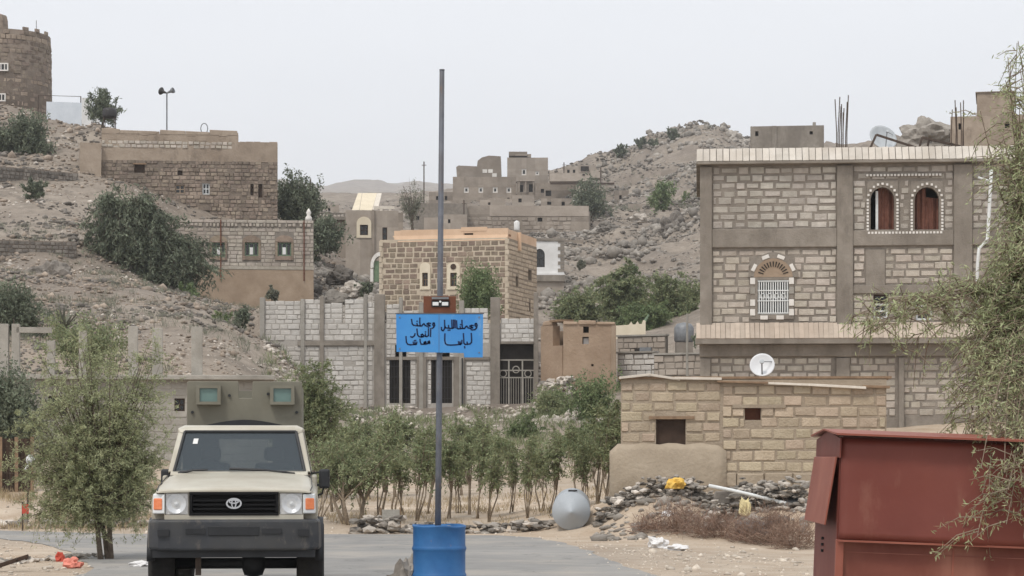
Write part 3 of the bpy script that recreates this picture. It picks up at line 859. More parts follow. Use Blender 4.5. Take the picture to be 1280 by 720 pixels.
for wi, sg in ((w1, sur1), (w2, sur2)):
    o = MB(); slab(o, sg[0] + .04, sg[1] - .04, sg[2] + .02, sg[3] + .05, -0.04, .1, [wi]); fr = raw(o, 'window_surround', 'mortar', r)
    zs = wi[3] - (wi[1] - wi[0]) * .55
    arch_fill(wi[0], wi[1], zs, wi[3], -0.045, .2).build('arch', 'mortar', r)
    cu = MB()
    nn = 14
    pts = [(wi[0] + (wi[1] - wi[0]) * k / nn, .32 + .05 * math.sin(k * 2.1) + .02 * math.sin(k * 5)) for k in range(nn + 1)]
    for k in range(nn):
        zt = wi[3] + .1 - (0.35 if (wi is w2 and k > 6) else 0.0) - (.08 * k / nn)
        cu.add([(pts[k][0], pts[k][1], wi[2] - .1), (pts[k + 1][0], pts[k + 1][1], wi[2] - .1), (pts[k + 1][0], pts[k + 1][1], zt), (pts[k][0], pts[k][1], zt)], [(0, 1, 2, 3)])
    c0 = 4 if wi is w1 else 0
    cu.f = cu.f[c0:]
    cu.build('curtain', 'curtain', r, smooth=True)
    if wi is w1:
        MB().box(wi[0] + .18, wi[0] + .26, .18, .24, wi[2], wi[3] - .1).build('window_post', 'white_steel', r)
    # bead-like white studs round the opening
    cx, rx = (wi[0] + wi[1]) / 2, (wi[1] - wi[0]) / 2 + .09
    zb, path = wi[2], []
    for k in range(9): path.append((cx - rx, zb + (zs - zb) * k / 9, 0))
    for k in range(11): path.append((cx - rx * math.cos(math.pi * k / 10), zs + (wi[3] - zs + .1) * math.sin(math.pi * k / 10), math.pi / 2 - math.pi * (1 - k / 10)))
    for k in range(9): path.append((cx + rx, zs - (zs - zb) * (k + 1) / 9, 0))
    for x_, z_, a in path:
        beads.append((x_, z_))
for k in range(22): beads.append((sur1[0] + .1 + (sur2[1] - sur1[0] - .2) * k / 21, Z(293)))
for k in range(22): beads.append((X(1084) + (X(1175) - X(1084)) * k / 21, Z(221.5)))
bm_ = MB().box(-.034, .034, -.06, .02, -.034, .034); me = bpy.data.meshes.new('stud'); me.from_pydata(bm_.v, [], bm_.f); me.materials.append(MATS['white_stone'])
for x_, z_ in beads:
    o = bpy.data.objects.new('stud', me); C.objects.link(o); o.parent = r; o.location = (x_, -.045, z_)
MB().box(X(1082), X(1177), -.04, .05, Z(223.5), Z(219.5)).build('string_course', 'mortar', r)
for wi in (w4, w5):
    sash(r, (wi[0], wi[1], wi[2], wi[2] + .48), .1, 'white_steel', .06, 0, 1)
    sash(r, (wi[0], wi[1], wi[2] + .5, wi[3]), .14, 'dark_brown', .05, 1, 0)
dp = MB().tube([(X(1237), -.42, Z(218)), (X(1236), -.42, Z(240)), (X(1233), -.42, Z(292)), (X(1232), -.42, Z(304)), (X(1222), -.42, Z(314)), (X(1220), -.42, Z(332)), (X(1219), -.3, Z(402))], .055, 8)
dp.tube([(X(1222), -.2, Z(226)), (X(1236), -.4, Z(232))], .04, 8)
tag(dp.build('drain_pipe', 'white_steel', r, smooth=True), 'white plastic drain pipe on the wall')
# starter bars and low parapet of the roof
for px, hs in ((1057, ((0, 120), (-2.2, 123), (2, 132), (4, 128), (6, 140), (9, 126), (11, 118), (7, 132))), (1205, ((0, 126), (4, 133), (7, 128), (12, 124), (-4, 136), (9, 140)))):
    for dx, pt in hs:
        x_ = X(px - 8 + dx); y_ = .6 + random.uniform(-.15, .4)
        dd = F.A.y * (1 + y_ / F.A.y)
        MB().tube([(x_, y_, Z(200)), (x_ + random.uniform(-.02, .02), y_, Z(165)), (x_ + random.uniform(-.06, .07), y_ + random.uniform(-.1, .1), Z(pt))], .017, 5).build('rebar', 'rebar', r)
MB().box(X(1028), X(1130), 3.2, 3.45, Z(205), Z(174)).box(X(1120), X(1230), 3.46, 3.7, Z(205), Z(180)).build('roof_parapet', 'plaster_brown', r)

# things on that roof
fr = empty('angle_frame', F.world(X(1090), .9, Z(187)), F.root.rotation_euler.z, 'rusty angle-iron frame tipped over on the roof of the grey block house', 'metal frame')
def fl(px, py, y): return (X(px) - X(1090), y - .9, Z(py) - Z(187))
for nm, a, b in (('bar', fl(1089, 186, .9), fl(1098, 166, .9)), ('bar', fl(1098, 166, .9), fl(1152, 184, .9)), ('bar', fl(1095, 184, 1.6), fl(1160, 184, 1.6)), ('bar', fl(1152, 185, .9), fl(1156, 170, .9)),
                 ('bar', fl(1163, 186, 1.2), fl(1166, 171, 1.2)), ('bar', fl(1156, 170, .9), fl(1226, 187, .9)), ('bar', fl(1166, 171, 1.2), fl(1222, 184, 1.2)), ('bar', fl(1170, 183, .7), fl(1264, 188, .7))):
    MB().tube([a, b], .05, 4).build('bar', 'rebar' if a[0] < 3 else 'wood_pale', fr)

def dish(name, label, loc, rad, rz, tilt, m, mast=0.5):
    t = empty(name, loc, rz, label, 'satellite dish')
    mb = MB()
    prof = [(0.001, 0.0)] + [(rad * k / 8, .28 * rad * (k / 8) ** 2) for k in range(1, 9)]
    prof += [(rad * 1.01, .28 * rad), (rad, .28 * rad + .02)] + [(rad * k / 8, .28 * rad * (k / 8) ** 2 + .025) for k in range(7, 0, -1)]
    mb.lathe([(p[0], p[1]) for p in prof], 28, 'z')
    M_ = Matrix.Translation((0, 0, mast)) @ Matrix.Rotation(tilt, 4, 'X')
    mb.build('reflector', m, t, smooth=True, mtx=M_)
    arm = MB().tube([(0, -rad * .9, .2 * rad), (0, 0, rad * .95)], .015, 5).tube([(rad * .8, .3 * rad, .25 * rad), (0, 0, rad * .95)], .01, 5)
    arm.build('feed_arm', 'grey_steel', t, mtx=M_)
    MB().lathe([(.04, rad * .88), (.05, rad * .92), (.05, rad * 1.05), (.02, rad * 1.07)], 10).build('feed_horn', 'dish_grey', t, mtx=M_)
    MB().tube([(0, .08, -mast * .0 - .05), (0, .08, mast)], .03, 6).tube([(-.25, .08, -.04), (.25, .08, -.04)], .025, 5).tube([(0, -.2, -.04), (0, .35, -.04)], .025, 5).build('mast', 'grey_steel', t)
    return t
p = F.world(X(1110), 2.6, 0); dd = p.y
dish('satellite_dish', 'large grey satellite dish on the roof of the grey block house', (p.x, p.y, EYE + (HZ - 188) / FPX * dd), 18 / ppm(dd), .3, R(62), 'dish_grey', .35)

# ------------------------------------------------------------------ the low tan block house in front of it
B1 = Fac('block_house', 'low tan block house with a dark square window and grey plinth', 'house', 776, 46.8, 1108, 46.45, 0.55)
r = B1.root; X, Z = B1.x, B1.z
wa = B1.rect(820, 857, 524, 556); wb = B1.rect(931, 951, 510, 525)
ztop = Z(474)
shell(r, B1.w, 6.0, ztop, 'mortar_tan', [wa, wb], zbot=-1.5, parapet=0.1, t=.3)
ma = Masonry(r, 300)
ma.panel('block_tan', lay(0.0, X(901), Z(553), Z(477), 0.215, 0.40, holes=[wa], gap=.03, var=.25, proud=(.016, .028)))
ma.panel('block_tan', lay(X(903), B1.w, Z(590), Z(481), 0.215, 0.41, holes=[wb], gap=.03, var=.25, proud=(.016, .028)))
ma.panel('plinth_tan', lay(X(903), B1.w, Z(628), Z(591), 0.28, 0.5, gap=.015, var=.15, proud=(.05, .07)))
ma.finish()
MB().box(X(903), B1.w, -.04, .1, Z(483), Z(475)).build('wall_plate', 'mortar_tan', r)
# swollen plinth of render below the window
pl = MB()
secs = []
for k in range(15):
    t = k / 14
    x_ = X(762) + (X(908) - X(762)) * t
    e = min(1, min(t, 1 - t) * 9)
    top = Z(555) - .16 * (1 - e) ** 2 + .02 * math.sin(k * 1.9)
    bulge = .07 + .07 * e + .02 * math.sin(k * 2.7)
    secs.append([(x_, .05, -.8), (x_, -bulge - .1, -.8), (x_, -bulge, Z(590)), (x_, -bulge * .85, top - .12), (x_, -bulge * .45, top), (x_, .05, top + .01)])
pl.loft(secs); pl.build('plinth', 'plinth_tan', r, smooth=True)
MB().box(wa[0] - .14, wa[1] + .18, -.05, .06, wa[3], wa[3] + .06).build('lintel', 'wood', r)
MB().box(wb[0] - .25, wb[1] + .5, -.05, .06, wb[3], wb[3] + .07).build('lintel', 'mortar_tan', r)
wf = sash(r, wa, .1, 'dark_brown', .05, 1, 0, 'dark_brown'); tag(wf, 'dark shuttered square window')
MB().box(wb[0], wb[1], .2, .24, wb[2], wb[3]).build('shutter', 'board_brown', r)
# roof boards laid along the edge
def plank(px0, px1, y_, py0, py1, th_, m, dy=.25):
    MB().hexa([(X(px0), y_, Z(py0) - th_), (X(px1), y_, Z(py1) - th_), (X(px1), y_ + dy, Z(py1) - th_), (X(px0), y_ + dy, Z(py0) - th_),
               (X(px0), y_, Z(py0)), (X(px1), y_, Z(py1)), (X(px1), y_ + dy, Z(py1)), (X(px0), y_ + dy, Z(py0))]).build('roof_board', m, r, bevel=.006)
plank(774, 812, -.12, 471, 467, .05, 'wood_pale'); plank(811, 850, -.1, 467, 473, .05, 'wood_pale'); plank(843, 902, -.13, 471.5, 472.5, .05, 'wood_pale')
plank(896, 960, -.14, 476, 478, .04, 'wood'); plank(955, 1030, -.12, 478, 481, .045, 'wood_pale'); plank(1010, 1082, -.14, 480, 484, .05, 'wood_pale'); plank(1078, 1112, -.1, 482, 483, .05, 'wood')
MB().box(-.05, B1.w + .1, -.05, 6.1, ztop + .002, ztop + .05).build('roof_sheet', 'wood', r)
p = B1.world(X(955), .8, 0)
dish('satellite_dish', 'small white satellite dish on the roof edge of the tan block house', (p.x, p.y, B1.z0 + ztop + .06), 15.5 / ppm(p.y), -.15, R(68), 'dish_white', .22)
for i, (px, lab) in enumerate(((893, 'pale stone weighing down the roof boards left of the small dish'), (1000, 'brown stone weighing down the roof right of the small dish'))):
    p = B1.world(X(px), .3, ztop + .05)

# ------------------------------------------------------------------ unfinished pale block building in the middle
F = Fac('unfinished_building', 'unfinished pale block building with barred openings and bare concrete posts', 'building', 327, 110.5, 671, None, 3.6)
r = F.root; X, Z = F.x, F.z
h1 = F.rect(487, 513, 450, 504); h2 = F.rect(539, 565, 450, 504); h3 = F.rect(622, 668, 430, 509)
h4 = F.rect(494, 508, 431, 446); h5 = F.rect(546, 562, 441, 446)
ztop = Z(404)
mb = MB(); slab(mb, 0, F.w, -3, ztop, 0, .3, [h1, h2, h3, h4, h5]); raw(mb, 'wall', 'mortar_white', r)
mb = MB(); mb.box(0, .28, .302, 9, -3, ztop - .01).box(F.w - .28, F.w, .302, 9, -3, ztop - .01).box(.29, F.w - .29, 8.7, 8.99, -3, ztop - .02).build('rear_wall', 'mortar_white', r)
MB().box(.28, F.w - .28, .3, 8.7, Z(428), Z(424)).build('roof_slab', 'concrete_pale', r)
ma = Masonry(r, 300)
# upper, roofless courses stand as thin walls with stepped tops
def upper(px0, px1, ptop, pbot=405):
    MB().box(X(px0), X(px1), .02, .24, Z(pbot) - .05, Z(ptop) - .04).build('upper_wall', 'mortar_white', r)
    ma.panel('block_white', lay(X(px0), X(px1), Z(pbot), Z(ptop), .235, .46, gap=.03), y=.02)
upper(331, 376, 376); upper(381, 401, 374); upper(405, 428, 379); upper(431, 455, 374); upper(459, 470, 378); upper(483, 500, 380); upper(504, 524, 388); upper(529, 574, 395); upper(580, 610, 385); upper(626, 668, 398)
ma.panel('block_white', lay(X(331), X(466), Z(426), Z(405), .235, .46, gap=.03))
ma.panel('block_white', lay(X(483), X(612), Z(430), Z(405), .235, .46, gap=.03))
ma.panel('block_white', lay(X(626), X(668), Z(429), Z(405), .235, .46, gap=.03))
ma.panel('block_white', lay(X(403), X(466), Z(506), Z(433), .235, .46, gap=.03, skip=.02))
ma.panel('block_white', lay(X(331), X(399), Z(506), Z(433), .235, .46, gap=.03))
ma.panel('block_white', lay(X(483), X(520), Z(506), Z(431), .235, .40, holes=[h1, h4], gap=.03))
ma.panel('block_white', lay(X(535), X(567), Z(506), Z(431), .235, .40, holes=[h2, h5], gap=.03))
ma.panel('block_white', lay(X(583), X(617), Z(506), Z(452), .235, .46, gap=.03))
ma.finish()
for a, b, t0, m in ((325, 331, 372, 'concrete_pale'), (376, 381, 374, 'concrete_pale'), (400, 405, 370, 'concrete'), (455, 459, 368, 'concrete_pale'), (468, 481, 368, 'concrete'), (499, 503, 372, 'concrete_pale'), (524, 529, 378, 'concrete_pale'),
                    (574, 580, 376, 'concrete_pale'), (613, 625, 372, 'concrete'), (667, 673, 366, 'concrete')):
    MB().box(X(a), X(b), -.12, .34, -2.5, Z(t0)).build('post', m, r, bevel=.02)
for a, b in ((521, 533), (567, 581)):
    MB().box(X(a), X(b), -.11, .3, -2.5, Z(446)).build('post', 'concrete', r, bevel=.02)
MB().box(X(372), X(468), -.1, .2, Z(432), Z(426)).build('floor_beam', 'concrete', r)
MB().box(X(483), X(612), -.08, .2, Z(450), Z(446)).build('floor_beam', 'concrete', r)
MB().box(X(626), X(667), -.15, .2, Z(430), Z(427)).build('floor_beam', 'concrete', r)
for hh in (h1, h2):
    g = MB()
    for k in range(7):
        x_ = hh[0] + (hh[1] - hh[0]) * (k + .5) / 7
        g.box(x_ - .015, x_ + .015, .05, .08, hh[2], hh[3])
    for k in range(4):
        z_ = hh[2] + (hh[3] - hh[2]) * (k + .4) / 4
        g.box(hh[0], hh[1], .03, .05, z_, z_ + .03)
    g.build('door_bars', 'black_steel', r)
    MB().box(hh[0], hh[1], .2, .24, hh[2], hh[3]).build('door', 'dark', r)
MB().box(h3[0], h3[1], .22, .26, Z(449), h3[3]).build('shutter', 'dark', r)
MB().box(h3[0], h3[1], .22, .26, h3[2], Z(451)).build('gate_sheet', 'dark', r)
gt = MB(); xx = [h3[0], X(636), X(653), h3[1]]
for x_ in xx: gt.box(x_ - .035, x_ + .035, .1, .15, h3[2], Z(450))
for py in (450, 463, 472): gt.box(h3[0], h3[1], .09, .13, Z(py) - .03, Z(py) + .03)
gt.box(h3[0], h3[1], .09, .13, h3[2], h3[2] + .06)
for k in range(15):
    x_ = h3[0] + (h3[1] - h3[0]) * (k + .5) / 15
    gt.box(x_ - .012, x_ + .012, .11, .13, h3[2], Z(472))
for px, py in ((629, 467), (645, 462), (660, 467)):
    gt.tube([(X(px) + .16 * math.cos(t), .1, Z(py) + .16 * math.sin(t)) for t in [i * math.pi / 5 for i in range(11)]], .025, 5)
gt.build('gate_grille', 'concrete_pale', r)
MB().tube([(X(578), -.2, Z(508)), (X(578), -.2, Z(448))], .035, 6).build('conduit', 'black_steel', r)

# ------------------------------------------------------------------ dark stone house with the orange parapet
dL = 129.0
F = Fac('stone_house', 'brown stone house with pale joints and an orange parapet', 'house', 475, 129.0, 634, 127.5, 7.0)
r = F.root; X, Z = F.x, F.z
ha = F.rect(528, 535, 341, 358); hb = F.rect(563, 571, 341, 358)
ztop = Z(300)
depth = 5.0
mb = MB(); slab(mb, 0, F.w, -4, ztop, 0, .3, [ha, hb]); raw(mb, 'wall', 'joint_pale', r)
ma = Masonry(r, 300, 'stone')
na = F.rect(525, 538, 329, 362); nb = F.rect(559, 575, 329, 362)
ma.panel('stone_dark', lay(.16, F.w - .1, Z(402), Z(303), .30, .44, holes=[na, nb], gap=.05, var=.3))
# the right flank turns back along its own line to pixel 671
P1 = F.world(F.w, 0, 0); P2 = W(671, HZ, 133.5)
fl_len = math.hypot(P2.x - P1.x, P2.y - P1.y)
fa = math.atan2(P2.y - P1.y, P2.x - P1.x) - r.rotation_euler.z
Mf = Matrix.Translation((F.w, 0, 0)) @ Matrix.Rotation(fa, 4, 'Z')
s1 = (fl_len * .28, fl_len * .36, Z(358) , Z(345)); s2 = (fl_len * .70, fl_len * .82, Z(345), Z(332)); s3 = (fl_len * .72, fl_len * .78, Z(385), Z(374))
mb = MB(); slab(mb, 0.0, fl_len, -4, ztop, .003, .3, [s1, s2, s3]); raw(mb, 'flank_wall', 'joint_brown', r, mtx=Mf)
ma.panel('stone_stripe', lay(.12, fl_len, Z(402), Z(303), .24, 1.1, holes=[s1, s2, s3], gap=.05, var=.4), mtx=Mf)
ma.finish()
for s in (s1, s2, s3): MB().box(s[0] - .05, s[1] + .05, .31, .33, s[2] - .05, s[3] + .05).build('slit_window', 'dark', r, mtx=Mf)
mb = MB().box(-.02, .26, .302, depth, -4, ztop - .01); mb.box(.27, F.w - .3, depth - .3, depth, -4, ztop - .02); mb.build('rear_wall', 'joint_brown', r)
MB().box(.28, F.w, .3, depth - .3, Z(316), Z(313)).build('roof_slab', 'concrete', r)
# quoins of pale stone at the two corners
for x_ in (-.04, F.w - .12):
    z_ = Z(402); k = 0
    while z_ < ztop - .1:
        MB().box(x_, x_ + (.16 if k % 2 else .22), -.065, .1, z_, z_ + .28).build('quoin', 'joint_pale', r, bevel=.01); z_ += .3; k += 1
# plastered parapet seen over the front, uneven on top
MB().box(X(505), F.w + .3, 2.2, 2.45, Z(312), Z(289)).box(X(480), X(505) - .01, 2.2, 2.42, Z(312), Z(284)).box(X(520), X(548), 2.18, 2.46, Z(312), Z(285.5)).build('parapet', 'plaster_orange', r)
hx = F.rect(579, 591, 291, 299)
tag(MB().hexa([(X(498), -.02, Z(303)), (F.w, -.02, Z(303)), (F.w, .2, Z(303)), (X(498), .2, Z(303)), (X(490), .1, Z(295)), (F.w + .02, .1, Z(296)), (F.w + .02, .26, Z(296)), (X(490), .26, Z(295))]).build('coping', 'plaster_orange', r), 'orange plaster coping of the wall')
mb = MB(); slab(mb, X(500), F.w + .02, Z(296), Z(288), .1, .26, [hx]); raw(mb, 'parapet', 'plaster_orange', r)
MB().box(X(576), X(608), .08, .28, Z(291) , Z(286)).build('parapet_step', 'plaster_orange', r)
MB().box(hx[0], hx[1], .3, .33, hx[2], hx[3]).build('vent_shutter', 'dark', r)
mb = MB(); slab(mb, 0.1, fl_len, Z(303), Z(289), .02, .26, [(fl_len * .02, fl_len * .14, Z(298), Z(295))]); raw(mb, 'parapet', 'plaster_orange', r, mtx=Mf)
for wi, sg in ((ha, na), (hb, nb)):
    mb = MB(); slab(mb, sg[0], sg[1], sg[2], sg[3] - .25, -.06, .1, [wi]); o = raw(mb, 'window_surround', 'plaster_cream', r)
    cx = (sg[0] + sg[1]) / 2; rw = (sg[1] - sg[0]) / 2
    MB().prism([(cx + rw * math.cos(math.pi * k / 10), sg[3] - .251 + .3 * math.sin(math.pi * k / 10)) for k in range(11)], -.06, .1, 'y').build('arch', 'plaster_cream', o)
    sash(r, wi, .12, 'wood', .04, 1, 1)
MB().lathe([(.16, -.1), (.16, .1)], 12, 'y', c=((nb[0] + nb[1]) / 2, -.0, Z(335))).build('roundel', 'dark_brown', r)
# arched doorway bay with white rim at its left end
aw = F.rect(466, 476, 318, 352)
n = 12
cx = aw[1] - .02
rim = MB()
for k in range(n // 2 + 3):
    a0, a1 = math.pi / 2 + k * math.pi / 2 / 8, math.pi / 2 + (k + 1) * math.pi / 2 / 8
    q = lambda a, s, y: (cx + s * .55 * math.cos(a), y, Z(332) + s * .75 * math.sin(a))
    rim.hexa([q(a0, .7, -.1), q(a1, .7, -.1), q(a1, .7, .2), q(a0, .7, .2), q(a0, 1, -.1), q(a1, 1, -.1), q(a1, 1, .2), q(a0, 1, .2)])
rim.box(cx - .56, cx - .4, -.1, .2, Z(352), Z(336))
rim.build('arched_rim', 'white_stone', r)
MB().box(cx - .42, cx, .05, .12, Z(352), Z(326)).build('green_door', 'green_paint', r)

# ------------------------------------------------------------------ house with three green windows
F = Fac('block_house', 'pinkish block house with three green-framed windows and a plastered lower wall', 'house', 216, 141.0, 392, None, 9.5)
r = F.root; X, Z = F.x, F.z
hs = [F.rect(a, b, 303, 320) for a, b in ((265, 281), (306, 323), (347, 364))]
ztop = Z(274)
shell(r, F.w, 9, ztop, 'mortar', hs, zbot=-4, parapet=.3)
ma = Masonry(r, 300)
sur = [(h[0] - .14, h[1] + .14, h[2] - .25, h[3] + .42) for h in hs]
ma.panel('block_warm', lay(0, F.w, Z(332), Z(284), .235, .45, holes=sur, gap=.03))
ma.panel('block_warm', lay(0, F.w, Z(283), Z(278), .24, .22, gap=.06, proud=(.06, .1)))
ma.panel('block_warm', lay(0, F.w, Z(278), Z(274), .19, .6, gap=.02, proud=(.03, .06)))
ma.finish()
MB().box(-.05, F.w + .05, -.08, .1, Z(336), Z(332)).build('string_course', 'block_warm', r)
MB().box(0, F.w, -.055, .1, -4, Z(336.2)).build('plaster_skirt', 'plaster_brown', r)
for h, s in zip(hs, sur):
    mb = MB(); slab(mb, s[0], s[1], s[2], s[3] - .35, -.055, .1, [h]); o = raw(mb, 'window_surround', 'stone_dark', r)
    cx = (s[0] + s[1]) / 2; rw = (s[1] - s[0]) / 2
    MB().prism([(cx + rw * math.cos(math.pi * k / 10), s[3] - .351 + .36 * math.sin(math.pi * k / 10)) for k in range(11)], -.05, .1, 'y').build('arch', 'stone_dark', o)
    wn_ = sash(r, h, .08, 'green_paint', .07, 2, 0)
    MB().box(h[0] + .3, h[0] + .5, .05, .1, h[2] + .1, h[3] - .3).build('curtain', 'white_paint', wn_)
fin = MB().lathe([(.22, 0), (.2, .2), (.1, .35), (.16, .5), (.1, .62), (.03, .75)], 10, c=(F.w - .3, .2, ztop)); fin.build('finial', 'white_stone', r, smooth=True)
for px in (276, 380): MB().tube([(X(px), -.1, Z(274)), (X(px), -.1, Z(350))], .04, 5).build('conduit', 'board_brown', r)

# ------------------------------------------------------------------ the old stone house on the left hill
F = Fac('old_stone_house', 'old brown rubble-stone house with a lighter parapet on the left hillside', 'house', 127, 160.0, 347, None, 17.0)
r = F.root; X, Z = F.x, F.z
hs = [F.rect(253, 262, 229, 243), F.rect(219, 231, 231, 242), F.rect(323, 328, 230, 247), F.rect(313, 317, 230, 244), F.rect(253, 262, 263, 268), F.rect(168, 181, 205, 216), F.rect(222, 228, 213, 219)]
ztop = Z(163)
zb2 = Z(172, 340)
mb = MB(); slab(mb, 0, X(298), -5, Z(200), 0, .4, hs[:1] + hs[1:2] + hs[4:]); slab(mb, X(298), F.w, -5, Z(200), 0, .4, hs[2:4]); raw(mb, 'wall', 'old_joint', r)
ma = Masonry(r, 300, 'stone')
ma.panel('old_stone', lay(0, F.w, Z(272), Z(199), .27, .36, holes=hs, gap=.04, var=.5, proud=(.0, .09), skip=.06))
ma.panel('block_warm', lay(0, X(290), Z(184), Z(175), .24, .40, gap=.04, var=.1, proud=(.02, .1)))
ma.panel('old_plaster', lay(0, X(298), Z(175), Z(163), .3, .6, gap=.03, var=.3, proud=(.0, .04)))
ma.panel('old_plaster', lay(X(299), F.w, Z(186), Z(174), .3, .6, gap=.03, var=.3, proud=(.0, .04)))
ma.finish()
MB().box(0, X(298), -.02, .4, Z(200), Z(166)).box(X(298), F.w, -.03, .4, Z(200), Z(175)).build('plaster_band', 'old_plaster', r)
for a, b, t in ((127, 150, 160), (150, 196, 162), (200, 232, 161), (232, 262, 162), (262, 297, 160)):
    MB().hexa([(X(a), -.05, Z(167)), (X(b) - .02, -.05, Z(167)), (X(b) - .02, .42, Z(167)), (X(a), .42, Z(167)), (X(a), -.02, Z(t)), (X(b) - .02, -.02, Z(t + 1)), (X(b) - .02, .4, Z(t)), (X(a), .4, Z(t))]).build('coping', 'old_plaster', r, bevel=.04)
mb = MB().box(0, .4, .402, 9, -5, Z(166)).box(F.w - .4, F.w, .402, 9, -5, Z(176)).box(.41, F.w - .41, 8.6, 9, -5, Z(176)); mb.build('rear_wall', 'old_joint', r)
MB().box(.4, F.w - .4, .4, 8.6, Z(184), Z(180)).build('roof_slab', 'concrete', r)
for i, h in enumerate(hs):
    if i in (0, 1): sash(r, h, .1, 'white_steel' if i == 0 else 'plaster_brown', .07, 1, 1)
    else: MB().box(h[0], h[1], .2, .24, h[2], h[3]).build('shutter', 'dark_brown', r)
MB().box(X(166), X(183), -.12, .1, Z(205), Z(203.5)).build('lintel', 'wood', r)
# lean-to wing
F2 = Fac('stone_shed', 'small plastered shed joined to the left end of the old stone house', 'shed', 100, 159.2, 127, None, 18.0)
h = F2.rect(115, 126, 224, 231)
shell(F2.root, F2.w - .02, 5, F2.z(178), 'old_plaster', [h], zbot=-4, parapet=.2)
tag(F2.root.children[0], 'plastered front wall with a small dark opening')
MB().box(h[0], h[1], .29, .31, h[2], h[3]).build('opening_board', 'dark', F2.root)

# roof things: loudspeaker pole, hoop
p = F.world(X(208), .9, Z(163)); t = empty('loudspeaker_pole', p, 0, 'loudspeaker horns on a thin pole above the old stone house', 'loudspeaker')
Hh = 51 / ppm(p.y)
MB().tube([(0, 0, -.8), (0, 0, Hh)], .05, 6).build('pole', 'pole_grey', t)
for a, s in ((2.6, .28), (-.3, .2)):
    MB().lathe([(.05, 0), (.07, .15), (.1, .3), (.2, .45), (s, .55), (s * .98, .56), (.15, .45), (.02, .35)], 12, 'z').build('horn', 'black_steel' if a > 1 else 'grey_steel', t, mtx=Matrix.Translation((0, 0, Hh - .05)) @ Matrix.Rotation(a, 4, 'Z') @ Matrix.Rotation(R(70), 4, 'Y'), smooth=True)
MB().tube([(-.3, 0, -.35), (0, 0, .1), (.3, 0, -.35)], .04, 5).build('base_bracket', 'pole_grey', t)
p = F.world(X(255), .9, Z(165)); t = empty('metal_hoop', p, 0, 'thin metal hoop standing on the old stone house roof', 'hoop')
MB().tube([(.24 * math.cos(a), 0, .48 + .36 * math.sin(a)) for a in [math.pi * (k - 3) / 12 for k in range(19)]], .035, 5).build('ring', 'grey_steel', t)
MB().tube([(-.2, 0, -.4), (-.18, 0, .2)], .03, 5).tube([(.2, 0, -.4), (.18, 0, .2)], .03, 5).build('stand', 'grey_steel', t)

# ------------------------------------------------------------------ round tower on the hill top
tw = W(3, 140, 194); s = 1 / ppm(190)
t = empty('stone_tower', tw, 0, 'round stone tower with a broken top at the upper left edge', 'tower')
rad = 62 * s
def tz(py): return EYE + (HZ - py) / FPX * 190 - tw.z
bands = [(tz(160), tz(107), 'old_stone'), (tz(107), tz(96), 'old_plaster'), (tz(96), tz(50), 'old_stone'), (tz(50), tz(40), 'old_joint'), (tz(40), tz(34), 'old_stone')]
core = MB()
core.lathe([(rad * 1.03, tz(180)), (rad * 1.0, tz(100)), (rad * .975, tz(35))], 32); core.build('core', 'old_joint', t, smooth=True)
mas = Masonry(t, 300, 'stone')
zz = tz(140); k = 0
while zz < tz(33):
    hgt = random.uniform(.28, .42)
    rr = rad * (1.0 - .025 * (zz - tz(160)) / (tz(35) - tz(160))) + .0
    a = random.uniform(0, .1)
    m_ = 'old_plaster' if tz(106) < zz < tz(98) or tz(49) < zz < tz(42) else 'old_stone'
    while a < 2 * math.pi - .02:
        da = random.uniform(.35, .7) / rr
        am = a + da / 2
        top = tz(33) - (.3 * (math.sin(am * 3) + 1) + random.uniform(0, .5))
        if math.sin(am) < .35 and zz < top and not (abs(math.degrees(am) - 276) < 4 and tz(88) < zz < tz(76)):
            mas.items.append((m_, (0, 0, da * rr - .05, hgt - .05, random.uniform(.0, .08)), 0.0, Matrix.Translation((rr * math.cos(am), rr * math.sin(am), zz + hgt / 2)) @ Matrix.Rotation(am + math.pi / 2, 4, 'Z'), .2))
        a += da
    zz += hgt
mas.finish()
tt = MB().lathe([(1.25, 0), (1.2, 1.0), (1.1, 1.45), (.5, 1.6)], 9, c=(-.3, -rad * .5, tz(36))); tt.build('turret_stub', 'old_stone', t, bevel=.1)
for px, py, ww, h_ in ((4, 84, .9, .55), (0, 122, 1.0, .5)):
    x_ = W(px, py, 190).x - tw.x
    sash(t, (x_ - ww / 2, x_ + ww / 2, tz(py + 5), tz(py - 5)), -rad - .1, 'white_stone', .1, 2, 0)
MB().tube([(W(36, 40, 190).x - tw.x, -1, tz(36)), (W(36, 40, 190).x - tw.x, -1, tz(17))], .03, 4).build('aerial', 'rebar', t)

# white screen wall beside it
F = Fac('white_screen_wall', 'pale blue-white sheet-metal enclosure with pipe frame on the hill below the tower', 'enclosure', 58, 183.0, 114, None, 24.0)
r = F.root; X, Z = F.x, F.z
MB().box(X(58), X(102), 0, .08, -2, Z(127)).build('panel', 'blue_white', r)
MB().box(X(102) + .01, X(114), -.05, .08, -2, Z(121)).build('panel', 'white_paint', r)
MB().box(X(114) - .08, X(114), .09, 2.5, -2, Z(123)).build('panel', 'white_paint', r)
MB().tube([(X(48), .15, 0), (X(48), .15, Z(119)), (X(101), .15, Z(119)), (X(101), .15, 0)], .05, 5).build('pipe_frame', 'rebar', r)
MB().box(X(114), X(124), .4, .9, Z(150), Z(139)).build('water_box', 'white_paint', r)

# dark tank next to the tree
p = W(137, 156, 176); t = empty('water_tank', p, 0, 'small dark water tank on legs beside the hilltop tree', 'tank')
MB().lathe([(.02, .0), (.5, .02), (.55, .15), (.55, .55), (.45, .75), (.15, .8), (.02, .82)], 14, c=(0, 0, .5)).build('body', 'black_steel', t, smooth=True)
for a in (-.4, .4):
    for b in (-.3, .3): MB().tube([(a, b, -1.5), (a, b, .55)], .04, 4).build('leg', 'rebar', t)

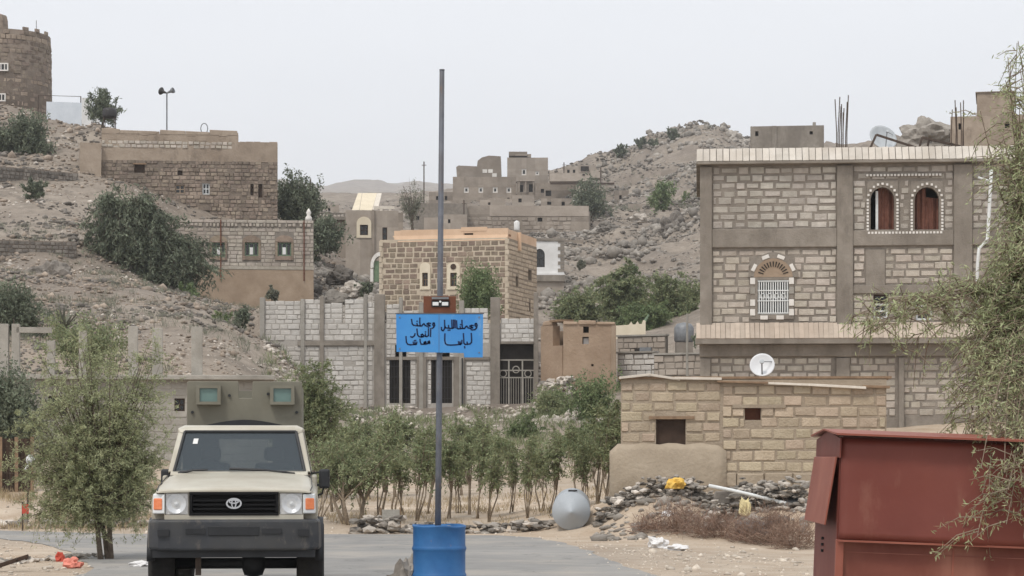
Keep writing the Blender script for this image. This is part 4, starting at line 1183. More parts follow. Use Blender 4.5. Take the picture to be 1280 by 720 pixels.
# ------------------------------------------------------------------ arched house with a tilted roof sheet
F = Fac('arched_house', 'greyish plastered house with an arched window and tilted sheets on its roof', 'house', 432, 172.0, 498, None, 13.5)
r = F.root; X, Z = F.x, F.z
h1 = F.rect(450, 460, 281, 294); h2 = F.rect(478, 484, 284, 300)
mb = MB(); slab(mb, 0, X(466), -5, Z(263), 0, .3, [h1]); slab(mb, X(467), F.w, -5, Z(263), .12, .4, [h2]); raw(mb, 'wall', 'far_stone_pale', r)
mb = MB().box(0, .3, .302, 7, -5, Z(264)).box(F.w - .3, F.w, .41, 7, -5, Z(264)).box(.31, F.w - .31, 6.7, 7, -5, Z(265)); mb.build('rear_wall', 'far_stone_pale', r)
MB().box(.3, F.w - .3, .42, 6.7, Z(268), Z(265)).build('roof_slab', 'concrete', r)
MB().box(X(465), X(468), -.1, .12, -5, Z(262)).build('pilaster', 'far_stone', r)
s_ = (h1[0] - .25, h1[1] + .25, h1[2] - .2, h1[3] + .5)
mb = MB(); slab(mb, s_[0], s_[1], s_[2], s_[3] - .4, -.07, .1, [h1]); o = raw(mb, 'window_surround', 'plaster_cream', r)
cx = (s_[0] + s_[1]) / 2
MB().prism([(cx + .55 * math.cos(math.pi * k / 10), s_[3] - .401 + .5 * math.sin(math.pi * k / 10)) for k in range(11)], -.07, .1, 'y').build('arch', 'plaster_cream', o)
sash(r, h1, .1, 'dark_brown', .06, 1, 1)
sash(r, h2, .2, 'dark_brown', .06, 0, 1)
def rs(a, b, c, e, y0, y1, m): return MB().hexa([(X(a), y0, Z(262)), (X(b), y0, Z(262)), (X(b), y0 + .08, Z(261)), (X(a), y0 + .08, Z(261)), (X(c), y1, Z(237)), (X(e), y1, Z(237)), (X(e), y1 + .08, Z(236)), (X(c), y1 + .08, Z(236))]).build('roof_sheet', m, r)
rs(440, 449, 447, 452, .3, 2.6, 'plaster_cream'); rs(449.5, 465, 452.5, 471, .3, 2.6, 'plaster_cream'); rs(465.5, 472, 471.5, 477, .35, 2.6, 'wood_pale')
MB().box(X(467), X(493), .2, .35, Z(260.5), Z(257)).box(X(475), X(478), .2, .3, Z(264), Z(260.6)).box(X(486), X(489), .2, .3, Z(264), Z(260.6)).build('roof_rail', 'wood_pale', r)

# roofed shed far behind the palm-like tree
F = Fac('slab_roof_house', 'low house with a thin railed slab roof behind the dark trees', 'house', 380, 186.0, 438, None, 17.0)
r = F.root; X, Z = F.x, F.z
shell(r, F.w, 6, Z(275), 'far_stone', [F.rect(405, 415, 290, 300)], zbot=-4, parapet=.02)
MB().box(-.3, F.w + .2, -.4, 6.2, Z(275) + .003, Z(271)).build('slab', 'concrete', r)
for k in range(13): MB().box(.2 + k * .3, .28 + k * .3, -.35, -.27, Z(271), Z(267.5)).build('baluster', 'concrete', r)
MB().box(-.3, F.w + .2, -.38, -.24, Z(267.4), Z(266)).build('rail', 'concrete', r)

# ------------------------------------------------------------------ white house at the foot of the far hill
F = Fac('white_house', 'narrow white-painted house with a dark arched window at the foot of the far hill', 'house', 664, 191.0, 705, None, 12.5)
r = F.root; X, Z = F.x, F.z
h1 = F.rect(668, 681, 311, 334); h2 = F.rect(674, 681, 372, 386)
shell(r, F.w, 7, Z(302), 'white_paint', [h1, h2], zbot=-4, parapet=.2)
arch_fill(h1[0], h1[1], h1[3] - .5, h1[3], -.005, .2).build('arch', 'white_paint', r)
sash(r, h1, .12, 'black_steel', .07, 1, 1)
MB().box(-.1, F.w + .1, -.1, .1, Z(301), Z(298)).build('cornice', 'concrete', r)
MB().box(X(667), F.w + .05, -.3, .05, Z(352), Z(344)).build('balcony_front', 'concrete', r)
MB().box(X(667), F.w + .05, -.25, .05, Z(344) + .002, Z(342)).build('balcony_rail', 'white_paint', r)
MB().box(0, F.w, -.06, .05, -4, Z(352) - .002).build('base_wall', 'far_stone_pale', r)
for k in range(9): MB().box(F.w - (.3 if k % 2 else .5), F.w + .03, -.05, .1, Z(340) + k * .3, Z(340) + k * .3 + .27).build('quoin', 'concrete', r)
MB().box(h2[0], h2[1], -.1, -.06, h2[2], h2[3]).build('door', 'dark_brown', r)
tag(MB().box(X(683), X(690), -.08, -.06, Z(365), Z(360)).build('wall_plate', 'mortar', r))

# ------------------------------------------------------------------ far village on the ridge
def far_house(label, px0, px1, pt, d, m, wins, depth=9.0, z0=None, pb=None, extra=None, dR=None, name='village_house'):
    A = W(px0, pt, d)
    zg = min(hz(A.x, A.y), hz(W(px1, 0, d).x, d)) - .5 if z0 is None else z0
    F = Fac(name, label, 'house', px0, d, px1, None, zg)
    hs = [F.rect(*w[:4]) for w in wins]
    shell(F.root, F.w, depth, F.z(pt), m, hs, zbot=-6, t=.4, parapet=.3)
    for w, h in zip(wins, hs):
        k = w[4] if len(w) > 4 else 'd'
        if k == 'w':
            sash(F.root, h, .1, 'white_stone', min(.22, (h[1] - h[0]) * .3), 0, 0)
        else:
            MB().box(h[0], h[1], .41, .44, h[2], h[3]).build('window', 'dark', F.root)
    if extra: extra(F)
    return F
def terrace_stones(F):
    ms = Masonry(F.root, 0, 'stone')
    ms.panel('far_stone_pale', lay(F.x(584), F.x(714), F.z(303), F.z(271), .55, .75, holes=[F.rect(671, 679, 271, 278), F.rect(698, 705, 291, 298)], gap=.14, var=.5, proud=(.02, .1)))
    ms.finish()
def ex1(F):
    X, Z = F.x, F.z
    o = MB(); o.add([(X(a), 1.0, Z(p)) for a, p in ()], [])
    pts = [(X(571), Z(222)), (X(570), Z(208)), (X(573), Z(206)), (X(596), Z(207)), (X(597), Z(200)), (X(602), Z(196)), (X(611), Z(193.5)), (X(626), Z(194.5)), (X(627), Z(222))]
    o = MB().prism(pts, 1.0, 7.0, 'y'); tag(o.build('upper_storey', 'far_stone', F.root), 'broken stone upper storey')
    for px, py in ((613, 213), (606, 213), (618, 218)): MB().box(X(px) - .4, X(px) + .4, .94, 1.0, Z(py + 2.2), Z(py - 2.2)).build('window', 'white_stone', F.root)
far_house('grey village house with four white-rimmed windows and a ruined top storey', 566, 645, 221, 408, 'far_stone', [(580, 586, 234, 241, 'w'), (598, 604, 234, 241, 'w'), (616, 622, 234, 241, 'w'), (633, 639, 234, 241, 'w'), (634, 637, 247, 250)], extra=ex1)
def ex2(F):
    X, Z = F.x, F.z
    MB().box(X(636), X(659), .6, 6, Z(194), Z(189)).box(X(659) + .01, X(664), .6, 6, Z(196), Z(192)).build('roof_room', 'far_stone', F.root)
    MB().box(X(644), X(659), .4, .55, Z(194.2), Z(192.8)).build('parapet_cap', 'far_stone_pale', F.root)
far_house('tall stepped village house on the ridge behind the blue sign pole', 634, 685, 197, 418, 'far_stone_pale', [(652, 658, 211, 219, 'w'), (669, 674, 214, 219, 'w'), (645, 658, 227, 229)], extra=ex2, dR=416)
def ex3(F):
    X, Z = F.x, F.z
    MB().box(X(647), X(668), -.8, .0, Z(227), Z(225.5)).build('porch_roof', 'far_stone_pale', F.root)
    for px in (648, 656, 666): MB().box(X(px), X(px) + .25, -.7, -.5, Z(241), Z(227.2)).build('porch_post', 'far_stone', F.root)
far_house('small village house with a shaded porch below the tall stepped house', 646, 669, 226, 405, 'far_stone', [(649, 654, 231, 240), (661, 666, 230, 240)], depth=6, extra=ex3)
far_house('low village house with a dark round-topped opening beside the porch house', 669, 720, 229, 402, 'far_stone', [(676, 680, 236, 241), (682, 689, 238, 245)], depth=6)
def ex4(F):
    X, Z = F.x, F.z
    MB().box(X(687), X(737), .5, 4, Z(226), Z(216)).box(X(737), X(750), .5, 4, Z(222), Z(213)).box(X(723), X(745), 1, 5, Z(215), Z(205.5)).build('upper_storey', 'far_stone_pale', F.root)
    MB().box(X(726), X(736), .9, 1.0, Z(213), Z(207)).build('window', 'dark', F.root)
    MB().box(X(688), X(768), -.15, .0, Z(230.5), Z(228.5)).build('roof_edge', 'dark_brown', F.root)
far_house('long flat-roofed village house with a dark eave line right of the ridge houses', 720, 768, 229, 396, 'far_stone_pale', [(728, 731, 217, 219), (756, 759, 240, 244)], depth=8, extra=ex4, dR=394)
far_house('long terrace house with two-tone stone wall below the ridge village', 582, 736, 257, 296, 'far_stone', [(672, 678, 272, 277), (640, 643, 266, 268), (657, 660, 266, 268), (674, 677, 266, 268), (699, 704, 292, 297)], depth=10, dR=290,
          extra=lambda F: [terrace_stones(F), MB().box(F.x(612), F.x(736), -.06, .0, F.z(270), F.z(257)).build('plaster_band', 'far_stone_pale', F.root), MB().box(F.x(715), F.x(738), .3, 6, F.z(300), F.z(264)).build('side_room', 'far_stone_pale', F.root)])
far_house('plain grey-green walled house behind the sign pole', 512, 584, 254, 292, 'mortar', [(520, 524, 270, 275)], depth=6,
          extra=lambda F: MB().box(F.x(530), F.x(582), -.07, 0, -6, F.z(272)).build('stone_base', 'far_stone_pale', F.root))
far_house('small ruined stone hut on the slope of the far rocky hill', 826, 850, 212, 402, 'far_stone_pale', [(836, 840, 222, 229)], depth=5)
far_house('low grey wall house on the far hill beside the ruined hut', 790, 826, 223, 398, 'far_stone_pale', [(800, 803, 228, 233)], depth=5)
far_house('pinkish stone hut low on the far hill above the boulders', 785, 818, 255, 330, 'far_stone_pale', [(776, 779, 260, 265), (795, 799, 262, 270)], depth=5)
far_house('square concrete house rising behind the white tiled roof', 938, 1030, 158, 205, 'concrete', [(944, 948, 164, 170), (1012, 1016, 164, 168)], depth=7, z0=20.0, dR=202,
          extra=lambda F: [MB().box(F.x(968) - .2, F.x(968) + .2, -.12, .0, -5, F.z(158)).build('column', 'concrete', F.root), MB().box(F.x(1016), F.x(1020), .5, 1, F.z(158), F.z(153)).build('chimney', 'concrete_pale', F.root)])
def ex5(F):
    X, Z = F.x, F.z
    MB().box(X(1221), X(1268), .6, 6, Z(148), Z(116)).build('upper_storey', 'old_plaster', F.root)
    MB().box(X(1221) - .1, X(1268) + .1, .5, 6.1, Z(116) + .01, Z(114.5)).build('coping', 'old_stone', F.root)
far_house('brown two-tier house at the upper right behind the rebar', 1188, 1296, 146, 166, 'old_plaster', [(1198, 1202, 154, 162), (1256, 1262, 152, 160)], depth=8, z0=15.0, dR=164, extra=ex5)

for lab, a, b, pt, d, m, wins in (
        ('tiny square hut at the right end of the ridge village', 768, 786, 238, 380, 'far_stone', [(774, 777, 244, 249)]),
        ('long low wall-like house under the village tree', 740, 792, 268, 330, 'far_stone', [(750, 753, 274, 279), (772, 776, 275, 282)]),
        ('broken stone hut above the grove at the foot of the far hill', 706, 738, 300, 262, 'far_stone', [(716, 720, 306, 312)]),
        ('small dark-doored hut on the far hill slope', 766, 786, 262, 345, 'far_stone_pale', [(772, 778, 268, 278)]),
        ('grey terraced hut left of the ridge houses', 536, 566, 240, 420, 'far_stone', [(545, 548, 245, 250), (556, 559, 245, 250)]),
        ('low stone house half hidden by the sign pole on the slope', 552, 584, 268, 284, 'far_stone_pale', [(560, 563, 274, 279)]),
        ('flat stone hut behind the tilted roof sheet', 476, 504, 266, 210, 'far_stone', [(484, 488, 272, 278)]),
        ('small far hut on the plain left of the bare tree', 402, 424, 256, 330, 'far_stone_pale', [(410, 413, 260, 264)])):
    far_house(lab, a, b, pt, d, m, wins, depth=5)
for lab, a, b, pt, d, m, wins in (
        ('little grey box house stepping down right of the stepped tower house', 686, 704, 216, 412, 'far_stone', [(692, 695, 221, 225)]),
        ('pale square house at the top right of the ridge village', 704, 724, 208, 424, 'far_stone_pale', [(709, 712, 212, 216), (716, 719, 212, 216)]),
        ('dark-windowed terrace house under the long flat-roofed house', 728, 766, 246, 372, 'far_stone', [(734, 738, 251, 256), (748, 752, 251, 256)]),
        ('narrow grey hut between porch house and terrace house', 640, 668, 244, 352, 'far_stone_pale', [(648, 652, 248, 253)]),
        ('broad ruined hut below the low village house', 676, 716, 248, 350, 'far_stone', [(684, 689, 252, 256), (702, 706, 252, 257)]),
        ('pale stub of wall house under the grey four-windowed house', 600, 632, 250, 345, 'far_stone_pale', [(610, 613, 253, 256)])):
    far_house(lab, a, b, pt, d, m, wins, depth=5)
small_wall('crooked terrace wall of grey stones across the far hill', 756, 868, 372, 366, 240, 250, 'far_stone', 'mortar', .8, 1.2, 'terrace_wall', cop=False) if False else None

# white roof tank in the village
p = W(646, 288, 262); t = empty('roof_tank', p, 0, 'small white upright tank behind the orange parapet', 'tank')
MB().lathe([(.02, 0), (.30, 0), (.32, .1), (.32, .95), (.2, 1.05), (.1, 1.1), (.02, 1.12)], 14).build('body', 'white_paint', t, smooth=True)
MB().box(-.35, .35, -.35, .35, -2.5, -.01).build('stand', 'concrete', t)

# ------------------------------------------------------------------ ruined mud house, little walls beside it
F = Fac('mud_house', 'crumbling orange-brown mud house with small openings beside a rubble slope', 'house', 704, 103.5, 768, None, 3.8)
r = F.root; X, Z = F.x, F.z
h1 = F.rect(729, 736, 408, 416); h2 = F.rect(728, 736, 421, 430); h3 = F.rect(739, 742, 455, 458)
shell(r, F.w, 4.5, Z(403), 'mud', [h1, h2, h3], zbot=-2, parapet=.25, t=.35)
for a, b, tp in ((704, 722, 401.5), (723, 745, 400), (746, 769, 402)):
    MB().hexa([(X(a), -.08, Z(406)), (X(b), -.08, Z(406)), (X(b), .4, Z(406)), (X(a), .4, Z(406)), (X(a), -.03, Z(tp)), (X(b), -.04, Z(tp + .8)), (X(b), .38, Z(tp)), (X(a), .38, Z(tp + 1))]).build('coping', 'mud', r, bevel=.05)
MB().box(h1[0], h1[1], .34, .38, h1[2], h1[3]).build('opening_board', 'dark', r)
MB().box(h2[0] + .05, h2[1], .2, .24, h2[2], h2[3] - .05).build('shutter', 'white_paint', r)
bs = MB(); bs.hexa([(X(762), -.25, -2), (X(771), -.35, -2), (X(771), .5, -2), (X(762), .5, -2), (X(764), -.02, Z(405)), (X(770), -.02, Z(405)), (X(770), .5, Z(405)), (X(764), .5, Z(405))]).build('corner_buttress', 'plaster_brown', r, bevel=.05)
F = Fac('ruined_wall', 'broken mud wall with a tall doorway beside the concrete gate post', 'wall', 676, 107.5, 704, 106.0, 3.6)
r = F.root; X, Z = F.x, F.z
mb = MB(); slab(mb, X(676), X(703), -2, Z(408), 0, .4, [F.rect(691, 703.2, 404, 432)]); raw(mb, 'wall', 'mud', r)
MB().hexa([(X(676), .02, Z(408)), (X(690), .02, Z(408)), (X(690), .38, Z(408)), (X(676), .38, Z(408)), (X(678), .04, Z(402)), (X(688), .04, Z(401)), (X(688), .36, Z(401)), (X(678), .36, Z(402))]).build('wall_top', 'mud', r, bevel=.06)
MB().box(X(676), X(700), .8, 1.2, -2, Z(414)).build('inner_wall', 'plaster_brown', r)
MB().box(X(689), X(704), -.1, .6, Z(404), Z(401.5)).build('lintel', 'wood', r)

F = Fac('parapet_wall', 'cream plastered parapet with a stepped pointed end above the stone wall', 'wall', 769, 118, 807, None, 7.0)
r = F.root; X, Z = F.x, F.z
pts = [(X(769), Z(424)), (X(807), Z(424)), (X(807), Z(401)), (X(804), Z(400)), (X(802), Z(405)), (X(799), Z(405)), (X(797), Z(401.5)), (X(794), Z(405.5)), (X(791), Z(405.5)), (X(789), Z(402)), (X(786), Z(406)), (X(770), Z(407))]
MB().prism(pts, 0, .3, 'y').build('wall', 'plaster_cream', r)
MB().tube([(X(806), .15, Z(402)), (X(811), .15, Z(393))], [.1, .04], 6).build('finial', 'green_paint', r)
def small_wall(label, pxa, pxb, da, db, pt, pb, m, mj, course, length, name='stone_wall', z0=None, cop=True):
    F = Fac(name, label, 'wall', pxa, da, pxb, db, EYE + (HZ - pb) / FPX * da)
    MB().box(0, F.w, 0, .35, -2, F.z(pt)).build('wall_core', mj, F.root)
    ms = Masonry(F.root, 300, 'stone'); ms.panel(m, lay(0, F.w, -.6, F.z(pt) - .03, course, length, gap=.03, var=.4, proud=(.02, .07))); ms.finish()
    if cop: MB().box(-.05, F.w + .05, -.1, .4, F.z(pt) + .002, F.z(pt) + .08).build('coping', 'concrete_pale', F.root)
    return F
F = small_wall('stone room wall with a small opening under the cream parapet', 772, 832, 113, 112, 421, 450, 'far_stone_pale', 'mortar', .3, .42)
MB().box(F.x(794), F.x(800), -.1, -.06, F.z(443), F.z(436)).build('opening', 'dark', F.root); MB().box(F.x(800) + .02, F.x(815), -.12, -.06, F.z(445), F.z(435)).build('metal_sheet', 'grey_steel', F.root)
small_wall('pale block wall right of the mud house', 772, 818, 106, 105, 442, 475, 'block_white', 'mortar', .24, .4, 'block_wall')
small_wall('low stone wall with pale coping left of the large block house', 818, 876, 101, 100, 444, 470, 'far_stone_pale', 'mortar', .28, .4)
t = empty('utility_pole', W(859, 470, 97), 0, 'thin pale pole standing before the low stone wall', 'pole')
MB().tube([(0, 0, -1), (0, 0, 78 / ppm(97))], [.06, .045], 6).build('shaft', 'concrete_pale', t)
MB().tube([(-.12, 0, 76 / ppm(97)), (.12, 0, 76 / ppm(97))], .02, 4).build('crossbar', 'concrete_pale', t)
t = empty('water_tank', W(855, 428, 112), 0, 'bluish-grey water tank on a stand behind the thin pale pole', 'tank')
MB().lathe([(.02, 0), (.42, 0), (.48, .1), (.48, .7), (.35, .9), (.12, .95), (.02, .97)], 16).build('body', 'grey_steel', t, smooth=True)
MB().box(-.4, .4, -.4, .4, -3, -.01).build('stand', 'mortar', t)
for px, py, d, h_, lab in ((388, 262, 200, 38, 'thin pole above the dark trees left of the tilted roof sheet'), (530, 258, 300, 56, 'thin tall pole rising left of the sign pole on the skyline'),
                           (580, 300, 290, 50, 'dark pole in front of the village terrace house'), (751, 300, 320, 90, 'thin pole standing below the village tree'), (705, 215, 410, 12, 'short aerial on the village skyline')):
    q = W(px, py, d); t = empty('utility_pole', q, 0, lab, 'pole')
    MB().tube([(0, 0, -3), (0, 0, h_ / ppm(d))], .06 + .00008 * d, 5).build('shaft', 'rebar', t)
    MB().box(-.3, .3, -.03, .03, h_ / ppm(d) - .5, h_ / ppm(d) - .42).build('crossbar', 'rebar', t)

# ------------------------------------------------------------------ low unfinished slab building on the left, behind the truck
F = Fac('slab_building', 'low plastered building with a flat slab and bare concrete posts behind the truck', 'building', -60, 68.0, 335, None, .6)
r = F.root; X, Z = F.x, F.z
h1 = F.rect(218, 231, 498, 514); h2 = F.rect(60, 84, 495, 520)
shell(r, F.w, 7, Z(474), 'concrete_pale', [h1, h2], zbot=-2, parapet=.01)
ma = Masonry(r, 300)
ma.panel('concrete_pale', lay(X(30), X(334), -.3, Z(476), .22, .42, holes=[h1, h2], gap=.02, var=.1, proud=(.004, .02)))
ma.finish()
MB().box(-.2, F.w + .2, -.3, 7.2, Z(474) + .003, Z(468)).build('roof_slab_edge', 'concrete_pale', r, bevel=.02)
for a, b, t0 in ((160, 172, 406), (190, 203, 408), (239, 253, 406), (-4, 10, 404), (14, 24, 404), (58, 68, 425), (98, 108, 412)):
    MB().box(X(a), X(b), .1, .4, Z(468) + .002, Z(t0)).build('post', 'concrete_pale', r, bevel=.015)
    MB().tube([(X(a) + .06, .2, Z(t0)), (X(a) + .05, .2, Z(t0 - 7))], .012, 4).build('rebar', 'rebar', r)
sash(r, h1, .1, 'dark_brown', .04, 1, 1); sash(r, h2, .1, 'dark_brown', .05, 1, 1)
MB().box(X(20), X(64), .1, .3, Z(415), Z(408)).build('lintel', 'concrete_pale', r)
F = Fac('sheet_fence', 'dark corrugated sheet fence at the far left behind the roadside tree', 'fence', -40, 56.0, 40, 56.5, .3)
r = F.root; X, Z = F.x, F.z
n = 26
pts = [(F.w * k / n, .03 * (k % 2)) for k in range(n + 1)]
mb = MB()
for k in range(n): mb.hexa([(pts[k][0], pts[k][1], -.5), (pts[k + 1][0], pts[k + 1][1], -.5), (pts[k + 1][0], pts[k + 1][1] + .01, -.5), (pts[k][0], pts[k][1] + .01, -.5), (pts[k][0], pts[k][1], Z(548)), (pts[k + 1][0], pts[k + 1][1], Z(548)), (pts[k + 1][0], pts[k + 1][1] + .01, Z(548)), (pts[k][0], pts[k][1] + .01, Z(548))])
mb.build('sheet', 'dark_brown', r)
for k in range(5): MB().box(F.w * k / 4 - .04, F.w * k / 4 + .04, -.08, -.01, -.5, Z(546)).build('post', 'wood', r)
# retaining wall on the left slope
F = small_wall('old dry-stone retaining wall on the left slope above the thorn bushes', -60, 96, 124, 126, 298, 334, 'rock_dark', 'old_joint', .22, .3, 'retaining_wall', cop=False)
F = small_wall('short dark dry-stone terrace wall below the white enclosure', -30, 98, 150, 155, 205, 232, 'rock_dark', 'old_joint', .24, .3, 'terrace_wall', cop=False)

# ------------------------------------------------------------------ armoured pickup truck facing the camera
T = empty('armoured_truck', ((292 - 640) / FPX * 24.5, 24.5, 0.004), R(4.5), 'pale khaki pickup truck with an olive armoured cabin, facing the viewer', 'truck')
# bumper
plan = [(-.92, .62), (-.925, .30), (-.90, .14), (-.80, .045), (-.55, .012), (.55, .012), (.80, .045), (.90, .14), (.925, .30), (.92, .62), (.80, .62), (.78, .34), (-.78, .34), (-.80, .62)]
def planz(sc, z): return [(x * sc, y + (1 - sc) * .2, z) for x, y in plan]
mb = MB().loft([planz(.985, .575), planz(1.0, .61), planz(1.0, .74), planz(.992, .87), planz(.975, .905)])
bump = mb.build('bumper', 'bumper_grey', T, bevel=.025, seg=3)
MB().box(-.27, .27, -.002, .05, .735, .835).build('licence_plate', 'plastic_black', bump, bevel=.006)
for s in (-1, 1):
    MB().box(s * .40 - .105, s * .40 + .105, -.004, .06, .755, .81).build('bumper_slot', 'plastic_black', bump)
    MB().box(s * .74 - .06, s * .74 + .06, .005, .08, .73, .80).build('tow_hole', 'plastic_black', bump)
MB().box(-.86, .86, .10, .5, .50, .578).build('lower_valance', 'plastic_black', bump)
# nose: front panel, grille, lamps
nose = MB()
slab(nose, -.735, .735, .90, 1.215, .10, .34, [(-.475, .475, .945, 1.195), (-.73, -.478, .955, 1.185), (.478, .73, .955, 1.185)])
raw(nose, 'nose_panel', 'truck_tan', T)
gr = MB().box(-.47, .47, .16, .2, .945, 1.195)
gr.box(-.472, .472, .085, .16, 1.165, 1.193).box(-.472, .472, .085, .16, .947, .972).box(-.472, -.44, .085, .16, .973, 1.164).box(.44, .472, .085, .16, .973, 1.164)
grl = gr.build('grille', 'grille_black', T, bevel=.006)
for z_ in (1.015, 1.06, 1.105):
    MB().box(-.438, .438, .10, .155, z_ - .009, z_ + .012).build('grille_slat', 'grille_black', grl)
def ell(rx, rz, wd, y, c=(0, 1.075), n=24):
    m = MB()
    for k in range(n):
        a, b = 2 * math.pi * k / n, 2 * math.pi * (k + 1) / n
        q = lambda t, s, yy: (c[0] + (rx + s) * math.cos(t), yy, c[1] + (rz + s) * math.sin(t))
        m.hexa([q(a, -wd, y), q(b, -wd, y), q(b, -wd, y + .02), q(a, -wd, y + .02), q(a, wd, y), q(b, wd, y), q(b, wd, y + .02), q(a, wd, y + .02)])
    return m
em = ell(.075, .050, .009, .062); e2 = ell(.022, .046, .007, .060); e3 = ell(.046, .017, .007, .058, (0, 1.094))
em.add(e2.v, e2.f).add(e3.v, e3.f)
em.build('emblem', 'chrome', grl)
for s in (-1, 1):
    x0, x1 = sorted((s * .485, s * .725))
    hl = MB().box(x0, x1, .14, .25, .958, 1.182).build('headlight', 'white_paint', T)
    MB().lathe([(.104, .0), (.1, .0), (.08, .025), (.045, .04), (.001, .045), (.001, .05), (.104, .05)], 24, 'y', c=((x0 + x1) / 2 + s * .005, .104, 1.07), closed=True).build('reflector', 'reflector', hl, smooth=True)
    MB().lathe([(.001, .0), (.025, .01), (.025, .03)], 12, 'y', c=((x0 + x1) / 2 + s * .005, .108, 1.07)).build('bulb', 'lens_pale', hl, smooth=True)
    MB().box(x0 + .004, x1 - .004, .086, .1, .962, 1.178).build('lens', 'lamp_glass', hl, bevel=.012)
    xi0, xi1 = sorted((s * .732, s * .872))
    mb = MB().hexa([(s * .732, .09, .965), (s * .862, .15, .965), (s * .872, .42, .965), (s * .732, .42, .965), (s * .732, .09, 1.175), (s * .858, .15, 1.175), (s * .868, .42, 1.175), (s * .732, .42, 1.175)])
    iw = mb.build('indicator', 'lens_pale', T, bevel=.012)
    MB().hexa([(s * .758, .090, 1.005), (s * .852, .135, 1.005), (s * .868, .28, 1.005), (s * .758, .28, 1.005), (s * .758, .090, 1.13), (s * .850, .135, 1.13), (s * .866, .28, 1.13), (s * .758, .28, 1.13)]).build('indicator_lens', 'orange_lens', iw, bevel=.012)
# bonnet with a crowned section
def bon(y, hw, z, crown, drop):
    xs = [-1, -.96, -.85, -.55, -.25, 0, .25, .55, .85, .96, 1]
    pts = [(x * hw, y, z + crown * (1 - abs(x) ** 2.2) - (drop if abs(x) > .98 else drop * .3 if abs(x) > .9 else 0)) for x in xs]
    th_ = .015 if y < .3 else .1
    return pts + [(hw, y, z - max(th_, drop + .01)), (.6 * hw, y, z - th_), (-.6 * hw, y, z - th_), (-hw, y, z - max(th_, drop + .01))]
MB().loft([bon(.085, .80, 1.212, .010, .02), bon(.12, .82, 1.225, .014, .025), bon(.30, .835, 1.24, .020, .03), bon(.8, .83, 1.29, .03, .04), bon(1.5, .80, 1.365, .03, .04)]).build('bonnet', 'truck_tan', T, smooth=True, bevel=.006)
for s in (-1, 1): MB().tube([(s * .812, .12, 1.212), (s * .826, .5, 1.248), (s * .815, 1.0, 1.30), (s * .80, 1.48, 1.352)], .006, 4).build('shut_line', 'plastic_black', T)
# front wings with wheel arches
for s in (-1, 1):
    secs = []
    for k in range(13):
        t = k / 12; y = .30 + 1.30 * t
        a = (y - .92) / .50
        arch = .40 + (.49 * math.sqrt(max(0, 1 - a * a)) if abs(a) < 1 else 0)
        zb = max(.62, arch if abs(a) < 1 else .62)
        secs.append([(s * .66, y, zb), (s * .88, y, zb), (s * .885, y, 1.10), (s * .865, y, 1.17 + .06 * t), (s * .80, y, 1.20 + .11 * t), (s * .66, y, 1.18 + .1 * t)])
    MB().loft(secs).build('front_wing', 'truck_tan', T, smooth=True, bevel=.004)
    fl_ = MB(); sc = []
    for k in range(13):
        a = math.pi * (k + .3) / 12.6
        cy, cz = .92 - .52 * math.cos(a), .42 + .50 * math.sin(a)
        sc.append([(s * .86, cy, cz), (s * .945, cy, cz - .015), (s * .945, .92 - .47 * math.cos(a), .42 + .45 * math.sin(a)), (s * .86, .92 - .47 * math.cos(a), .42 + .45 * math.sin(a))])
    fl_.loft(sc); fl_.build('arch_flare', 'plastic_black', T, smooth=True)
# cab: lower body, doors, pillars, roof
MB().box(-.79, .79, 1.45, 1.62, .6, 1.36).build('bulkhead', 'plastic_black', T)
MB().hexa([(-.77, 1.46, 1.30), (.77, 1.46, 1.30), (.77, 1.66, 1.30), (-.77, 1.66, 1.30), (-.77, 1.50, 1.385), (.77, 1.50, 1.385), (.77, 1.66, 1.43), (-.77, 1.66, 1.43)]).build('cowl', 'truck_tan', T, bevel=.015)
for s in (-1, 1):
    x0, x1 = sorted((s * .80, s * .865))
    dr = MB().box(x0, x1, 1.64, 2.82, .62, 1.36).build('door', 'truck_tan', T, bevel=.02)
    MB().box(*sorted((s * .865, s * .89)), 2.58, 2.74, 1.22, 1.25).build('handle', 'plastic_black', dr)
    MB().hexa([(s * .80, 1.70, 1.362), (s * .805, 2.8, 1.362), (s * .81, 2.8, 1.362), (s * .81, 1.7, 1.362), (s * .70, 2.0, 1.85), (s * .705, 2.8, 1.85), (s * .715, 2.8, 1.85), (s * .71, 2.0, 1.85)]).build('side_glass', 'wind_glass', dr)
    # A and B pillars
    MB().hexa([(s * .725, 1.60, 1.40), (s * .80, 1.60, 1.40), (s * .805, 1.75, 1.36), (s * .74, 1.75, 1.40), (s * .635, 1.93, 1.86), (s * .705, 1.93, 1.85), (s * .715, 2.05, 1.85), (s * .65, 2.05, 1.86)]).build('a_pillar', 'truck_tan', T, bevel=.012)
    MB().hexa([(s * .76, 2.80, 1.36), (s * .815, 2.80, 1.36), (s * .815, 2.98, 1.36), (s * .76, 2.98, 1.36), (s * .68, 2.80, 1.86), (s * .715, 2.80, 1.86), (s * .715, 2.98, 1.86), (s * .68, 2.98, 1.86)]).build('rear_pillar', 'truck_tan', T, bevel=.01)
    MB().box(*sorted((s * .80, s * .86)), 2.83, 3.0, .62, 1.36).build('cab_side', 'truck_tan', T, bevel=.02)
    MB().box(*sorted((s * .76, s * .86)), 1.62, 2.95, .5, .61).build('sill', 'plastic_black', T)
